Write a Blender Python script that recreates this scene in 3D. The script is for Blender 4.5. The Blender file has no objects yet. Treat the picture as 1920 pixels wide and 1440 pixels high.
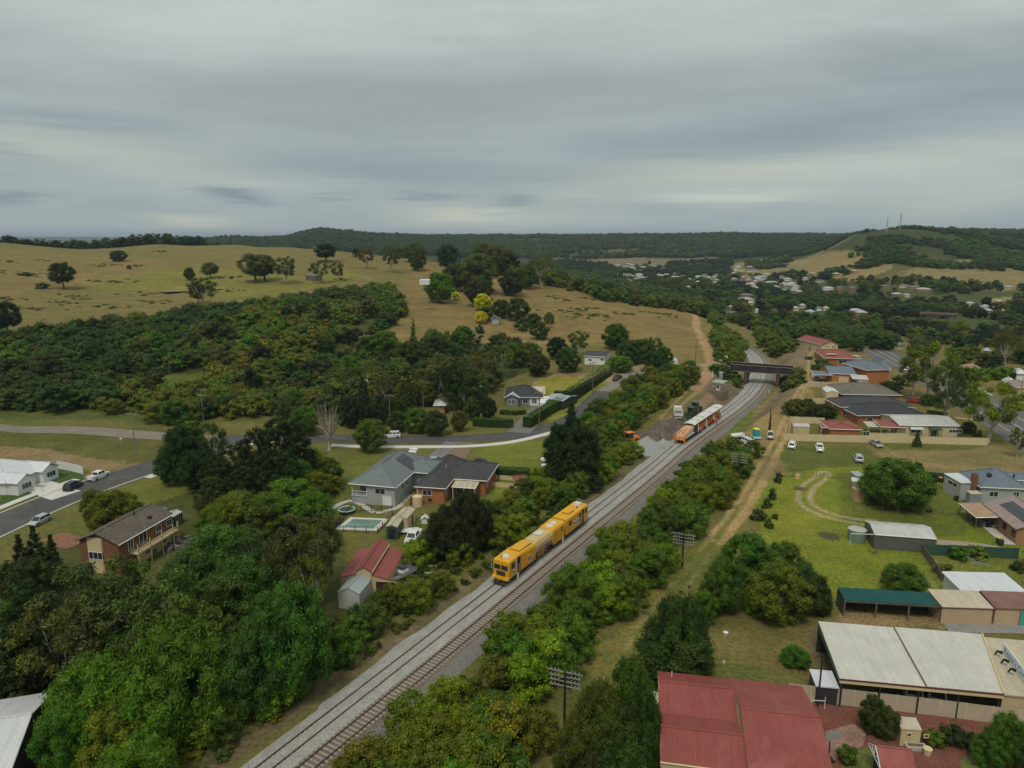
import bpy, math, random
import numpy as np
from mathutils import Vector, Matrix
random.seed(7); rng = np.random.default_rng(7)
R = math.radians
sc = bpy.context.scene
COL = sc.collection
# ------------------------------------------------------------------ camera, sky, sun, exposure
CH, PITCH, FPX = 51.5, 11.6, 1330.0
cam_d = bpy.data.cameras.new('camera'); cam = bpy.data.objects.new('camera', cam_d); COL.objects.link(cam)
cam.location = (0, 0, CH); cam.rotation_euler = (R(90 - PITCH), 0, 0)
cam_d.sensor_width = 36; cam_d.lens = FPX / 1920 * 36; cam_d.clip_start = 1; cam_d.clip_end = 40000
sc.camera = cam
sc.view_settings.view_transform = 'Standard'; sc.view_settings.look = 'None'
sc.view_settings.gamma = 1; sc.view_settings.use_curve_mapping = False
sc.view_settings.exposure = 0.22
SUN_EL, SUN_AZ = 58, 200
sun_d = bpy.data.lights.new('sun', 'SUN'); sun_d.energy = 1.45; sun_d.angle = R(16); sun_d.color = (1, .95, .86)
sun = bpy.data.objects.new('sun', sun_d); COL.objects.link(sun)
sun.rotation_euler = (R(90 - SUN_EL), 0, R(180 - SUN_AZ))
sun.location = (0, -50, 200)
def nd(nt, typ, loc=(0, 0), **kw):
    n = nt.nodes.new(typ)
    for k, v in kw.items():
        if k.startswith('i_'):
            n.inputs[k[2:].replace('_', ' ')].default_value = v
        else: setattr(n, k, v)
    return n
def mth(nt, op, a, b=None, c=None, clamp=False):
    n = nt.nodes.new('ShaderNodeMath'); n.operation = op; n.use_clamp = clamp
    for i, s in enumerate((a, b, c)):
        if s is None: continue
        if isinstance(s, (int, float)): n.inputs[i].default_value = s
        else: nt.links.new(s, n.inputs[i])
    return n.outputs[0]
def ramp(nt, fac, stops, mode='LINEAR'):
    n = nt.nodes.new('ShaderNodeValToRGB'); n.color_ramp.interpolation = mode
    e = n.color_ramp.elements
    while len(e) < len(stops): e.new(0.5)
    for i, (p, c) in enumerate(stops):
        e[i].position = p; e[i].color = (c, c, c, 1) if isinstance(c, (int, float)) else (*c, 1)
    nt.links.new(fac, n.inputs[0]); return n.outputs[0]
def mixc(nt, fac, a, b, mode='MIX'):
    n = nt.nodes.new('ShaderNodeMix'); n.data_type = 'RGBA'; n.blend_type = mode
    for s, k in ((fac, 0), (a, 6), (b, 7)):
        if isinstance(s, (int, float)): n.inputs[k].default_value = s
        elif isinstance(s, tuple): n.inputs[k].default_value = (*s, 1)
        else: nt.links.new(s, n.inputs[k])
    return n.outputs[2]
def noise(nt, vec, scale, detail=4, rough=.55, dist=0.):
    n = nt.nodes.new('ShaderNodeTexNoise'); n.inputs['Scale'].default_value = scale
    n.inputs['Detail'].default_value = detail; n.inputs['Roughness'].default_value = rough
    n.inputs['Distortion'].default_value = dist
    if vec is not None: nt.links.new(vec, n.inputs['Vector'])
    return n.outputs['Fac']
def mapping(nt, vec, scale=(1, 1, 1), loc=(0, 0, 0), rot=(0, 0, 0)):
    n = nt.nodes.new('ShaderNodeMapping'); n.inputs['Scale'].default_value = scale
    n.inputs['Location'].default_value = loc; n.inputs['Rotation'].default_value = rot
    nt.links.new(vec, n.inputs['Vector']); return n.outputs[0]
LT_, GD_, BD_, WM_ = (.42, .445, .44), (.225, .245, .252), (.175, .215, .25), (.47, .475, .385)
BANKS = [(420, 60, 520, 130, .0, LT_, .55), (1500, 60, 500, 120, .1, (.36, .38, .38), .4), (820, 205, 560, 75, .04, GD_, .75), (300, 180, 300, 45, -.2, GD_, .25), (1420, 275, 520, 48, .12, BD_, .62), (640, 322, 420, 24, -.03, BD_, .68), (160, 266, 150, 13, .0, BD_, .5),
    (1350, 332, 330, 26, .03, WM_, .42), (170, 305, 260, 24, -.05, WM_, .4), (1780, 320, 260, 22, .05, (.40, .42, .37), .4), (870, 406, 110, 17, -.03, WM_, .85), (365, 419, 70, 10, .0, WM_, .6), (1340, 376, 140, 9, .0, (.52, .53, .48), .6), (1150, 392, 560, 16, .0, BD_, .3),
    (465, 374, 62, 10, -.08, (.13, .17, .21), .75), (800, 368, 62, 7, .0, (.14, .18, .22), .6), (965, 377, 42, 9, .0, (.15, .19, .23), .65), (45, 385, 44, 8, .05, (.14, .18, .21), .65), (640, 372, 50, 5, .05, (.17, .21, .24), .5), (10, 315, 60, 9, -.1, (.16, .2, .22), .5), (1000, 330, 260, 12, .0, GD_, .3)]
def make_world():
    w = bpy.data.worlds.new('World'); sc.world = w; w.use_nodes = True
    nt = w.node_tree; bg = nt.nodes['Background']
    sky = nd(nt, 'ShaderNodeTexSky', sky_type='NISHITA', sun_disc=False, sun_elevation=R(SUN_EL), sun_rotation=R(SUN_AZ))
    tc = nd(nt, 'ShaderNodeTexCoord'); sep = nd(nt, 'ShaderNodeSeparateXYZ')
    nt.links.new(tc.outputs['Generated'], sep.inputs[0])
    x, y, z = sep.outputs
    zz = mth(nt, 'MAXIMUM', z, 0.0)
    den = mth(nt, 'ADD', zz, 0.13)
    cx = nd(nt, 'ShaderNodeCombineXYZ')
    nt.links.new(mth(nt, 'DIVIDE', x, den), cx.inputs[0]); nt.links.new(mth(nt, 'DIVIDE', y, den), cx.inputs[1])
    p = cx.outputs[0]
    # clouds laid on a level sheet overhead: broad streaks, finer rolls, small dark scud low down
    n1 = noise(nt, mapping(nt, p, (.46, .85, 1), (2.8, .35, 0), (0, 0, R(-14))), 1.0, 5, .52, .5)
    n2 = noise(nt, mapping(nt, p, (1.3, 2.5, 1), (7, 3, 0), (0, 0, R(-8))), 1.0, 6, .6, .3)
    s = mth(nt, 'ADD', mth(nt, 'MULTIPLY', n1, .62), mth(nt, 'MULTIPLY', n2, .38))
    base = ramp(nt, s, [(.38, (.198, .224, .238)), (.48, (.285, .308, .311)), (.58, (.378, .398, .390))])
    # low band: warmer and flatter, thin grey-green bars
    lowv = nd(nt, 'ShaderNodeCombineXYZ')
    az = mth(nt, 'ARCTAN2', x, y)
    nt.links.new(az, lowv.inputs[0]); nt.links.new(mth(nt, 'MULTIPLY', z, 11.0), lowv.inputs[1])
    nl = noise(nt, mapping(nt, lowv.outputs[0], (2.0, 1.0, 1), (4.4, 1.3, 0)), 1.3, 5, .55, .2)
    low = ramp(nt, nl, [(.32, (.245, .282, .298)), (.55, (.300, .335, .338)), (.72, (.37, .395, .36))])
    f = ramp(nt, zz, [(.0, 1.), (.10, .8), (.24, 0.)])
    c = mixc(nt, f, base, low)
    # the banks and gaps of this cloud sheet, each at its bearing and height (radians)
    wx = mth(nt, 'MULTIPLY', mth(nt, 'SUBTRACT', noise(nt, lowv.outputs[0], 5.0, 5, .6), .5), .16); wz = mth(nt, 'MULTIPLY', mth(nt, 'SUBTRACT', noise(nt, mapping(nt, lowv.outputs[0], (1, 1.6, 1), (9, 4, 0)), 4.0, 5, .65), .5), .045)
    AZ_, EL_ = mth(nt, 'ADD', az, wx), mth(nt, 'ADD', mth(nt, 'ARCSINE', z), wz)
    for (u, v, su, sv, tilt, col, amt) in BANKS:
        a0, e0 = math.atan((u - 960) / FPX), math.atan((447 - v) / FPX) * .98; dx = mth(nt, 'SUBTRACT', AZ_, a0); dz = mth(nt, 'SUBTRACT', EL_, e0); dz = mth(nt, 'SUBTRACT', dz, mth(nt, 'MULTIPLY', dx, tilt))
        q = mth(nt, 'ADD', mth(nt, 'POWER', mth(nt, 'ABSOLUTE', mth(nt, 'DIVIDE', dx, su / FPX)), 2.), mth(nt, 'POWER', mth(nt, 'ABSOLUTE', mth(nt, 'DIVIDE', dz, sv / FPX)), 2.))
        c = mixc(nt, mth(nt, 'MULTIPLY', mth(nt, 'EXPONENT', mth(nt, 'MULTIPLY', q, -1.)), amt), c, col)
    sv = nd(nt, 'ShaderNodeCombineXYZ'); nt.links.new(mth(nt, 'MULTIPLY', az, 9.0), sv.inputs[0]); nt.links.new(mth(nt, 'MULTIPLY', z, 80.0), sv.inputs[1])
    ns = noise(nt, mapping(nt, sv.outputs[0], (1, 1, 1), (1.7, 0.4, 0)), .8, 5, .6, .4)
    band = mth(nt, 'MULTIPLY', ramp(nt, zz, [(.02, 0.), (.045, 1.), (.075, 1.), (.1, 0.)]), ramp(nt, ns, [(.66, 0.), (.76, 1.)]))
    c = mixc(nt, mth(nt, 'MULTIPLY', band, .55), c, (.17, .22, .26))
    # overcast sky brightens to the zenith
    zen = ramp(nt, zz, [(.0, 1.0), (.3, 1.05), (.5, 1.12), (1., 1.4)])
    c = mixc(nt, 1.0, c, zen, 'MULTIPLY')
    c = mixc(nt, 1.0, c, (1.17, 1.20, 1.17), 'MULTIPLY')
    # a little of the clear sky comes through the cloud
    skyc = mixc(nt, 1.0, sky.outputs[0], (.08, .08, .08), 'MULTIPLY')
    c = mixc(nt, .06, c, skyc)
    nt.links.new(c, bg.inputs[0]); bg.inputs[1].default_value = 1.0
make_world()
# ------------------------------------------------------------------ ray helpers (photo pixel -> place on the ground)
_cp, _sp = math.cos(R(PITCH)), math.sin(R(PITCH))
def ray(u, v):
    a, b = (u - 960) / FPX, (v - 720) / FPX
    return np.array((a, _cp - b * _sp, -_sp - b * _cp))
def Pz(u, v, z=0.):
    d = ray(u, v); t = (z - CH) / d[2]; return np.array((d[0] * t, d[1] * t, z))
def px(x, y, z):
    yy = y * _cp - (z - CH) * _sp; up = y * _sp + (z - CH) * _cp
    return 960 + FPX * x / yy, 720 - FPX * up / yy
def slope(u, v):
    d = ray(u, v); return -d[2] / math.hypot(d[0], d[1])
# ------------------------------------------------------------------ terrain
def _hash(ix, iy, seed):
    h = (ix.astype(np.int64) * 374761393 + iy.astype(np.int64) * 668265263 + seed * 1442695041) & 0xffffffff
    h = ((h ^ (h >> 13)) * 1274126177) & 0xffffffff
    return ((h ^ (h >> 16)) & 0xffff) / 65535.0
def vnoise(x, y, seed=0):
    ix, iy = np.floor(x), np.floor(y); fx, fy = x - ix, y - iy
    fx = fx * fx * (3 - 2 * fx); fy = fy * fy * (3 - 2 * fy)
    a, b = _hash(ix, iy, seed), _hash(ix + 1, iy, seed); c, d = _hash(ix, iy + 1, seed), _hash(ix + 1, iy + 1, seed)
    return (a + (b - a) * fx) * (1 - fy) + (c + (d - c) * fx) * fy
def fbm(x, y, s, seed=0, o=4):
    t = 0; a = .5
    for k in range(o): t = t + a * vnoise(x / s, y / s, seed + k); a *= .5; s *= .5
    return t / (1 - .5 ** o)
Zc = lambda d, z: (d, None, z)
Vc = lambda d, v: (d, v, None)
PROF = {
 -260: [Zc(190,0),Vc(330,625),Vc(450,550),Vc(580,490),Vc(700,458),Zc(900,35),Zc(1500,5),Zc(5000,10),Vc(13000,444)],
 0: [Zc(200,0),Zc(250,2),Vc(330,622),Vc(450,548),Vc(580,487),Vc(700,452),Zc(900,32),Zc(1500,5),Zc(5000,10),Vc(13000,444)],
 160: [Zc(205,0),Zc(250,2),Vc(330,620),Vc(450,550),Vc(580,498),Vc(720,467),Zc(950,28),Zc(1500,5),Zc(5000,10),Vc(13000,444)],
 300: [Zc(205,0),Zc(250,2),Vc(330,612),Vc(450,545),Vc(600,488),Vc(760,456),Zc(1000,28),Zc(1500,10),Vc(2100,455),Zc(5000,10),Vc(13000,445)],
 450: [Zc(205,0),Zc(250,3),Vc(330,602),Vc(450,533),Vc(600,478),Vc(710,458),Zc(900,28),Zc(1400,10),Vc(2100,453),Zc(5000,10)],
 545: [Zc(205,0),Zc(250,3),Vc(330,601),Vc(430,540),Vc(560,486),Vc(650,463),Zc(830,26),Zc(1340,8),Vc(2200,449),Zc(5000,10)],
 600: [Zc(205,0),Zc(250,3),Vc(330,600),Vc(420,545),Vc(540,490),Vc(620,466),Zc(800,25),Zc(1300,6),Vc(2200,433),Zc(5000,10)],
 655: [Zc(205,0),Zc(255,3),Vc(330,600),Vc(420,542),Vc(530,495),Vc(610,472),Zc(800,22),Zc(1300,3),Vc(2200,440),Zc(5000,10)],
 700: [Zc(205,0),Zc(260,3),Vc(330,600),Vc(420,540),Vc(520,500),Vc(600,477),Zc(790,20),Zc(1300,0),Vc(2200,444),Zc(5000,10)],
 800: [Zc(205,0),Zc(260,3),Vc(320,612),Vc(400,560),Vc(500,515),Vc(580,486),Zc(760,18),Zc(1300,0),Vc(2200,447),Zc(5000,10)],
 880: [Zc(205,0),Zc(260,3),Vc(320,615),Vc(400,562),Vc(480,522),Vc(545,501),Zc(700,12),Zc(1300,0),Vc(2300,448),Zc(5000,10)],
 1000: [Zc(210,0),Zc(260,3),Vc(320,625),Vc(400,572),Vc(465,532),Vc(510,512),Zc(650,5),Zc(1400,-4),Vc(1700,480),Vc(2300,446),Zc(5000,10)],
 1100: [Zc(210,0),Zc(260,4),Vc(300,645),Vc(390,582),Vc(450,552),Vc(495,541),Zc(620,-2),Zc(1400,-5),Vc(1700,482),Vc(2300,445),Zc(5000,10)],
 1200: [Zc(195,0),Zc(245,4),Zc(300,7),Vc(360,602),Vc(430,574),Vc(465,563),Zc(560,-4),Zc(1400,-5),Vc(1700,480),Vc(2300,441),Zc(5000,10)],
 1290: [Zc(185,0),Zc(215,2.5),Zc(242,5),Zc(300,6),Zc(360,7),Vc(440,580),Zc(520,-4),Zc(1400,-5),Vc(1700,482),Vc(2300,442),Zc(5000,10)],
 1350: [Zc(185,0),Zc(220,4),Zc(242,5.5),Zc(300,6),Zc(430,3),Zc(560,-7),Zc(1300,-6),Vc(1700,480),Vc(2300,443),Zc(5000,10)],
 1425: [Zc(190,0),Zc(225,4),Zc(242,5.5),Zc(300,5),Zc(400,1),Zc(560,-7),Zc(1100,-8),Vc(1500,488),Vc(1800,470),Vc(2300,443),Zc(5000,10)],
 1500: [Zc(200,0),Zc(240,4.5),Zc(300,3.5),Zc(400,0),Zc(560,-7),Zc(900,-8),Vc(1200,500),Vc(1500,484),Vc(1800,468),Vc(2400,443),Zc(5000,10)],
 1600: [Zc(210,0),Zc(250,2),Zc(300,1),Zc(450,-5),Zc(800,-8),Vc(980,506),Vc(1180,460),Vc(1320,432),Zc(1600,50),Vc(2400,443),Zc(5000,10)],
 1690: [Zc(240,0),Zc(300,0),Zc(500,-6),Zc(750,-8),Vc(930,508),Vc(1130,456),Vc(1250,429),Vc(1330,428),Zc(1600,60),Vc(2500,443),Zc(5000,10)],
 1745: [Zc(250,0),Zc(500,-6),Zc(750,-7),Vc(930,515),Vc(1130,464),Vc(1290,437),Vc(1340,435),Zc(1600,60),Vc(2500,440),Zc(5000,10)],
 1800: [Zc(260,0),Zc(500,-6),Zc(750,-7),Vc(930,520),Vc(1130,476),Vc(1330,438),Zc(1600,56),Vc(2500,439),Zc(5000,10)],
 1930: [Zc(260,0),Zc(500,-6),Zc(750,-7),Vc(930,524),Vc(1130,495),Vc(1400,462),Vc(2200,437),Zc(5000,10)],
 2200: [Zc(260,0),Zc(500,-6),Zc(750,-7),Vc(930,524),Vc(1130,495),Vc(1400,462),Vc(2200,437),Zc(5000,10)]}
NA, NDI = 221, 420
AZ0, AZ1, LD0, LD1 = R(-46), R(46), math.log(120), math.log(14000)
def build_table():
    ld = np.linspace(LD0, LD1, NDI); us = sorted(PROF); azs = []; rows = []
    for u in us:
        d = ray(u, 520); azs.append(math.atan2(d[0], d[1]))
        L = [(120., 0.)] + [(dd, (CH - dd * slope(u, v)) if v is not None else z) for dd, v, z in PROF[u]]
        if L[-1][0] < 13000: L.append((14000., 10.))
        L = np.array(L); rows.append(np.interp(ld, np.log(L[:, 0]), L[:, 1]))
    rows = np.array(rows); ag = np.linspace(AZ0, AZ1, NA)
    T = np.array([np.interp(ag, azs, rows[:, j]) for j in range(NDI)]).T
    for k in range(3):
        T = np.pad(T, 1, mode='edge'); T = (T[:-2, 1:-1] + 2 * T[1:-1, 1:-1] + T[2:, 1:-1]) / 4
        T = np.pad(T, 1, mode='edge'); T = (T[1:-1, :-2] + 2 * T[1:-1, 1:-1] + T[1:-1, 2:]) / 4
    return T
TT = build_table()
def base_z(x, y):
    x = np.asarray(x, float); y = np.asarray(y, float)
    d = np.hypot(x, y) + 1e-6; az = np.clip(np.arctan2(x, y), AZ0, AZ1)
    fa = (az - AZ0) / (AZ1 - AZ0) * (NA - 1); fd = np.clip((np.log(d) - LD0) / (LD1 - LD0), 0, 1) * (NDI - 1)
    ia = np.minimum(fa.astype(int), NA - 2); idd = np.minimum(fd.astype(int), NDI - 2); fa = fa - ia; fd = fd - idd
    z = (TT[ia, idd] * (1 - fa) + TT[ia + 1, idd] * fa) * (1 - fd) + (TT[ia, idd + 1] * (1 - fa) + TT[ia + 1, idd + 1] * fa) * fd
    z = z * np.clip((d - 120) / 60, 0, 1)
    amp = np.clip((d - 280) / 300, 0, 1) * 3.4 + np.clip((d - 900) / 900, 0, 1) * 12
    z = z + amp * (fbm(x + 900, y, 140, 3) - .5) + np.clip((d - 1200) / 900, 0, 1) * 10 * (fbm(x, y, 420, 9) - .5)
    return z
# track centre line (right-hand track), level, through a cutting further on
_a, _b = Pz(578, 1440)[:2], Pz(1231, 897)[:2]
_dir = (_b - _a) / np.linalg.norm(_b - _a)
_pts = [_a - _dir * 75, _a - _dir * 30, _a, _a * .5 + _b * .5, _b] + [Pz(u, v, z)[:2] for u, v, z in
        ((1292, 843, 0), (1354, 797, 0), (1397, 765, 0), (1428, 735, 0), (1441, 708, 0), (1441, 690, 0), (1430, 670, 0), (1411, 655, 0), (1380, 640, 0), (1330, 626, 0))]
def catmull(P, step=1.0):
    P = [np.array(p, float) for p in P]; out = []
    for i in range(len(P) - 1):
        p0 = P[max(i - 1, 0)]; p1 = P[i]; p2 = P[i + 1]; p3 = P[min(i + 2, len(P) - 1)]
        n = max(2, int(np.linalg.norm(p2 - p1) / .5))
        for k in range(n):
            t = k / n
            out.append(.5 * ((2 * p1) + (-p0 + p2) * t + (2 * p0 - 5 * p1 + 4 * p2 - p3) * t * t + (-p0 + 3 * p1 - 3 * p2 + p3) * t ** 3))
    out.append(P[-1]); out = np.array(out)
    for _ in range(12):
        out[1:-1] = (out[:-2] + 2 * out[1:-1] + out[2:]) / 4
    s = np.r_[0, np.cumsum(np.linalg.norm(np.diff(out, axis=0), axis=1))]
    ss = np.arange(0, s[-1], step)
    return np.c_[[np.interp(ss, s, out[:, k]) for k in range(out.shape[1])]].T
TRK = catmull(_pts, 1.0)
_tan = np.gradient(TRK, axis=0); _tan /= np.linalg.norm(_tan, axis=1)[:, None]
TNR = np.c_[_tan[:, 1], -_tan[:, 0]]           # to the right of travel
def trk(s, off=0.):
    i = min(max(s, 0), len(TRK) - 1.001); k = int(i); f = i - k
    p = TRK[k] * (1 - f) + TRK[k + 1] * f; n = TNR[k] * (1 - f) + TNR[k + 1] * f
    return p + n * off
def trk_ang(s):
    k = int(min(max(s, 0), len(TRK) - 2)); return math.atan2(_tan[k][1], _tan[k][0])
TRK4 = TRK[::3]; TN4 = TNR[::3]
def trk_off(x, y):
    """signed offset from the centre line (right positive) and index along it"""
    x = np.atleast_1d(x); y = np.atleast_1d(y); out = np.empty(len(x)); si = np.empty(len(x))
    for a in range(0, len(x), 20000):
        X = x[a:a + 20000, None] - TRK4[None, :, 0]; Y = y[a:a + 20000, None] - TRK4[None, :, 1]
        D = X * X + Y * Y; i = D.argmin(1); r = np.arange(len(i))
        dd = np.sqrt(D[r, i]); sg = X[r, i] * TN4[i, 0] + Y[r, i] * TN4[i, 1]
        out[a:a + 20000] = np.where(dd < 25, np.where(np.abs(sg) > .8 * dd, sg, np.sign(sg) * dd), np.sign(sg) * dd); si[a:a + 20000] = i * 3
    return out, si
def terr(x, y):
    x = np.atleast_1d(np.asarray(x, float)); y = np.atleast_1d(np.asarray(y, float))
    z = base_z(x, y); m = (np.hypot(x, y) < 620) & (np.arctan2(x, y) > -.3)
    if m.any():
        o, s = trk_off(x[m], y[m])
        cut = -.35 + np.maximum(0, np.abs(o + 1.6) - 7.2) * .62
        z[m] = np.minimum(z[m], cut)
    return z
def tz(x, y): return float(terr(x, y)[0])
_ts = np.exp(np.linspace(math.log(45), math.log(15000), 1400))
def P(u, v):
    """place on the ground seen at photo pixel (u, v)"""
    d = ray(u, v); d = d / math.hypot(d[0], d[1])
    X, Y, Zr = d[0] * _ts, d[1] * _ts, CH + d[2] * _ts
    g = terr(X, Y); h = Zr - g; i = int(np.argmax(h < 0))
    if h[i] >= 0: i = len(_ts) - 1
    if i == 0: t = _ts[0]
    else: t = _ts[i - 1] + (_ts[i] - _ts[i - 1]) * h[i - 1] / (h[i - 1] - h[i])
    return np.array((d[0] * t, d[1] * t, tz(d[0] * t, d[1] * t)))
def Ph(u, v, h):
    """as P, for a point h metres above the ground"""
    q = P(u, v); z = q[2]
    for _ in range(4):
        q = Pz(u, v, z + h); z = tz(q[0], q[1])
    return np.array((q[0], q[1], z))
def poly_world(pts): return np.array([P(u, v)[:2] for u, v in pts])
def inside(x, y, W):
    c = np.zeros(len(x), bool); n = len(W)
    for i in range(n):
        x0, y0 = W[i]; x1, y1 = W[(i + 1) % n]
        if y0 == y1: continue
        k = ((y0 > y) != (y1 > y)) & (x < (x1 - x0) * (y - y0) / (y1 - y0) + x0); c ^= k
    return c
def dist_line(x, y, W):
    d = np.full(len(x), 1e9)
    for a, b in zip(W[:-1], W[1:]):
        ab = b - a; t = np.clip(((x - a[0]) * ab[0] + (y - a[1]) * ab[1]) / (ab @ ab + 1e-9), 0, 1)
        d = np.minimum(d, np.hypot(x - a[0] - t * ab[0], y - a[1] - t * ab[1]))
    return d
# ------------------------------------------------------------------ materials
def new_mat(name):
    m = bpy.data.materials.new(name); m.use_nodes = True; return m, m.node_tree, m.node_tree.nodes['Principled BSDF']
def bump(nt, bs, h, dist=.05, st=.6):
    b = nt.nodes.new('ShaderNodeBump'); b.inputs['Distance'].default_value = dist; b.inputs['Strength'].default_value = st
    nt.links.new(h, b.inputs['Height']); nt.links.new(b.outputs[0], bs.inputs['Normal'])
_mc = {}
def M(name, col=(.5, .5, .5), rough=.7, metal=0., var=.18, scale=.6, pat=None, spec=.3, col2=None):
    """procedural surface: base colour, patchy wear, and a pattern running on metre-sized UVs"""
    if name in _mc: return _mc[name]
    m, nt, bs = new_mat(name); _mc[name] = m
    bs.inputs['Roughness'].default_value = rough; bs.inputs['Metallic'].default_value = metal
    bs.inputs['Specular IOR Level'].default_value = spec
    tc = nd(nt, 'ShaderNodeTexCoord'); geo = nd(nt, 'ShaderNodeNewGeometry')
    n = noise(nt, geo.outputs['Position'], scale, 6, .65)
    n2 = noise(nt, geo.outputs['Position'], scale * 9, 3, .6)
    f = mth(nt, 'ADD', mth(nt, 'MULTIPLY', n, .65), mth(nt, 'MULTIPLY', n2, .35))
    k = ramp(nt, f, [(.3, 1 - var), (.7, 1 + var * .6)])
    c = mixc(nt, 1., tuple(col), k, 'MULTIPLY')
    uv = nd(nt, 'ShaderNodeSeparateXYZ'); nt.links.new(tc.outputs['UV'], uv.inputs[0]); U, V = uv.outputs[0], uv.outputs[1]
    if pat == 'corr':
        s = mth(nt, 'SINE', mth(nt, 'MULTIPLY', U, 2 * math.pi / .24)); h = mth(nt, 'MULTIPLY_ADD', s, .5, .5)
        c = mixc(nt, 1., c, ramp(nt, h, [(0., .80), (.5, 1.), (1., 1.05)]), 'MULTIPLY')
        st = noise(nt, mapping(nt, tc.outputs['UV'], (2.2, .16, 1)), 1., 5, .7)
        c = mixc(nt, 1., c, ramp(nt, st, [(.3, .84), (.65, 1.06)]), 'MULTIPLY')
        bump(nt, bs, h, .03, .5)
    elif pat == 'tile':
        fr = mth(nt, 'FRACT', mth(nt, 'DIVIDE', V, .34)); fu = mth(nt, 'SINE', mth(nt, 'MULTIPLY', U, 2 * math.pi / .3))
        c = mixc(nt, 1., c, ramp(nt, fr, [(0., .55), (.16, .95), (1., 1.08)]), 'MULTIPLY')
        vo = nd(nt, 'ShaderNodeTexWhiteNoise'); sn = nd(nt, 'ShaderNodeVectorMath', operation='SNAP')
        sn.inputs[1].default_value = (.3, .34, 1); nt.links.new(tc.outputs['UV'], sn.inputs[0]); nt.links.new(sn.outputs[0], vo.inputs[0])
        c = mixc(nt, 1., c, ramp(nt, vo.outputs[0], [(0., .78), (1., 1.16)]), 'MULTIPLY')
        bump(nt, bs, mth(nt, 'ADD', mth(nt, 'MULTIPLY', fr, -.6), mth(nt, 'MULTIPLY', fu, .3)), .05, .7)
    elif pat == 'brick':
        b = nd(nt, 'ShaderNodeTexBrick'); nt.links.new(tc.outputs['UV'], b.inputs['Vector'])
        b.inputs['Scale'].default_value = 1.; b.inputs['Brick Width'].default_value = .25; b.inputs['Row Height'].default_value = .09
        b.inputs['Mortar Size'].default_value = .012; b.inputs['Color1'].default_value = (.78, .78, .78, 1)
        b.inputs['Color2'].default_value = (1.2, 1.15, 1.1, 1); b.inputs['Mortar'].default_value = (1.25, 1.45, 1.5, 1)
        c = mixc(nt, 1., c, b.outputs['Color'], 'MULTIPLY')
    elif pat == 'board':
        fr = mth(nt, 'FRACT', mth(nt, 'DIVIDE', V, .22)); c = mixc(nt, 1., c, ramp(nt, fr, [(0., .66), (.12, 1.), (1., 1.03)]), 'MULTIPLY')
        bump(nt, bs, fr, .03, .5)
    elif pat == 'rib':
        fr = mth(nt, 'FRACT', mth(nt, 'DIVIDE', U, .2)); c = mixc(nt, 1., c, ramp(nt, fr, [(0., .72), (.14, 1.), (.86, 1.), (1., .8)]), 'MULTIPLY')
        bump(nt, bs, fr, .02, .5)
    elif pat == 'pave':
        b = nd(nt, 'ShaderNodeTexBrick'); nt.links.new(tc.outputs['UV'], b.inputs['Vector'])
        b.inputs['Brick Width'].default_value = .24; b.inputs['Row Height'].default_value = .12; b.inputs['Scale'].default_value = 1.
        b.inputs['Mortar Size'].default_value = .008; b.inputs['Color1'].default_value = (.75, .75, .75, 1); b.inputs['Color2'].default_value = (1.2, 1.2, 1.2, 1)
        c = mixc(nt, 1., c, b.outputs['Color'], 'MULTIPLY')
    elif pat == 'grain':
        n3 = noise(nt, geo.outputs['Position'], 7., 4, .8)
        c = mixc(nt, 1., c, ramp(nt, n3, [(.36, .55), (.64, 1.45)]), 'MULTIPLY'); bump(nt, bs, n3, .06, .8)
    if col2:                                         # stains of another colour
        n4 = noise(nt, geo.outputs['Position'], scale * .7, 6, .7, .6)
        c = mixc(nt, ramp(nt, n4, [(.5, 0.), (.68, .9)]), c, tuple(col2))
    nt.links.new(c, bs.inputs['Base Color']); return m
def leaf_mat(name, inst):
    m, nt, bs = new_mat(name)
    if inst: a = nd(nt, 'ShaderNodeAttribute', attribute_type='INSTANCER', attribute_name='tint').outputs['Color']
    else: a = nd(nt, 'ShaderNodeObjectInfo').outputs['Color']
    sh = nd(nt, 'ShaderNodeAttribute', attribute_type='GEOMETRY', attribute_name='shade')
    oi = nd(nt, 'ShaderNodeObjectInfo')
    k = ramp(nt, oi.outputs['Random'], [(0., (1.1, 1.16, .9)), (.5, (1.3, 1.34, .85)), (1., (1.48, 1.52, .75))])
    c = mixc(nt, 1., a, sh.outputs['Color'], 'MULTIPLY'); c = mixc(nt, 1., c, k, 'MULTIPLY')
    geo = nd(nt, 'ShaderNodeNewGeometry')
    c = mixc(nt, 1., c, ramp(nt, noise(nt, geo.outputs['Position'], .35, 3, .6), [(.3, (.78, .82, .9)), (.7, (1.24, 1.22, .9))]), 'MULTIPLY')
    bs.inputs['Roughness'].default_value = .62; bs.inputs['Specular IOR Level'].default_value = .22
    nt.links.new(c, bs.inputs['Base Color'])
    tr = nd(nt, 'ShaderNodeBsdfTranslucent'); nt.links.new(mixc(nt, 1., c, (1.15, 1.25, .6), 'MULTIPLY'), tr.inputs[0])
    mx = nd(nt, 'ShaderNodeMixShader'); mx.inputs[0].default_value = .22
    nt.links.new(bs.outputs[0], mx.inputs[1]); nt.links.new(tr.outputs[0], mx.inputs[2])
    nt.links.new(mx.outputs[0], nt.nodes['Material Output'].inputs[0]); return m
LEAF, LEAFI = leaf_mat('leaf', False), leaf_mat('leaf_far', True)
BARK = M('bark', (.11, .085, .06), .9, var=.4, scale=2); BARKP = M('pale_bark', (.36, .31, .24), .85, var=.45, scale=1.2)
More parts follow.
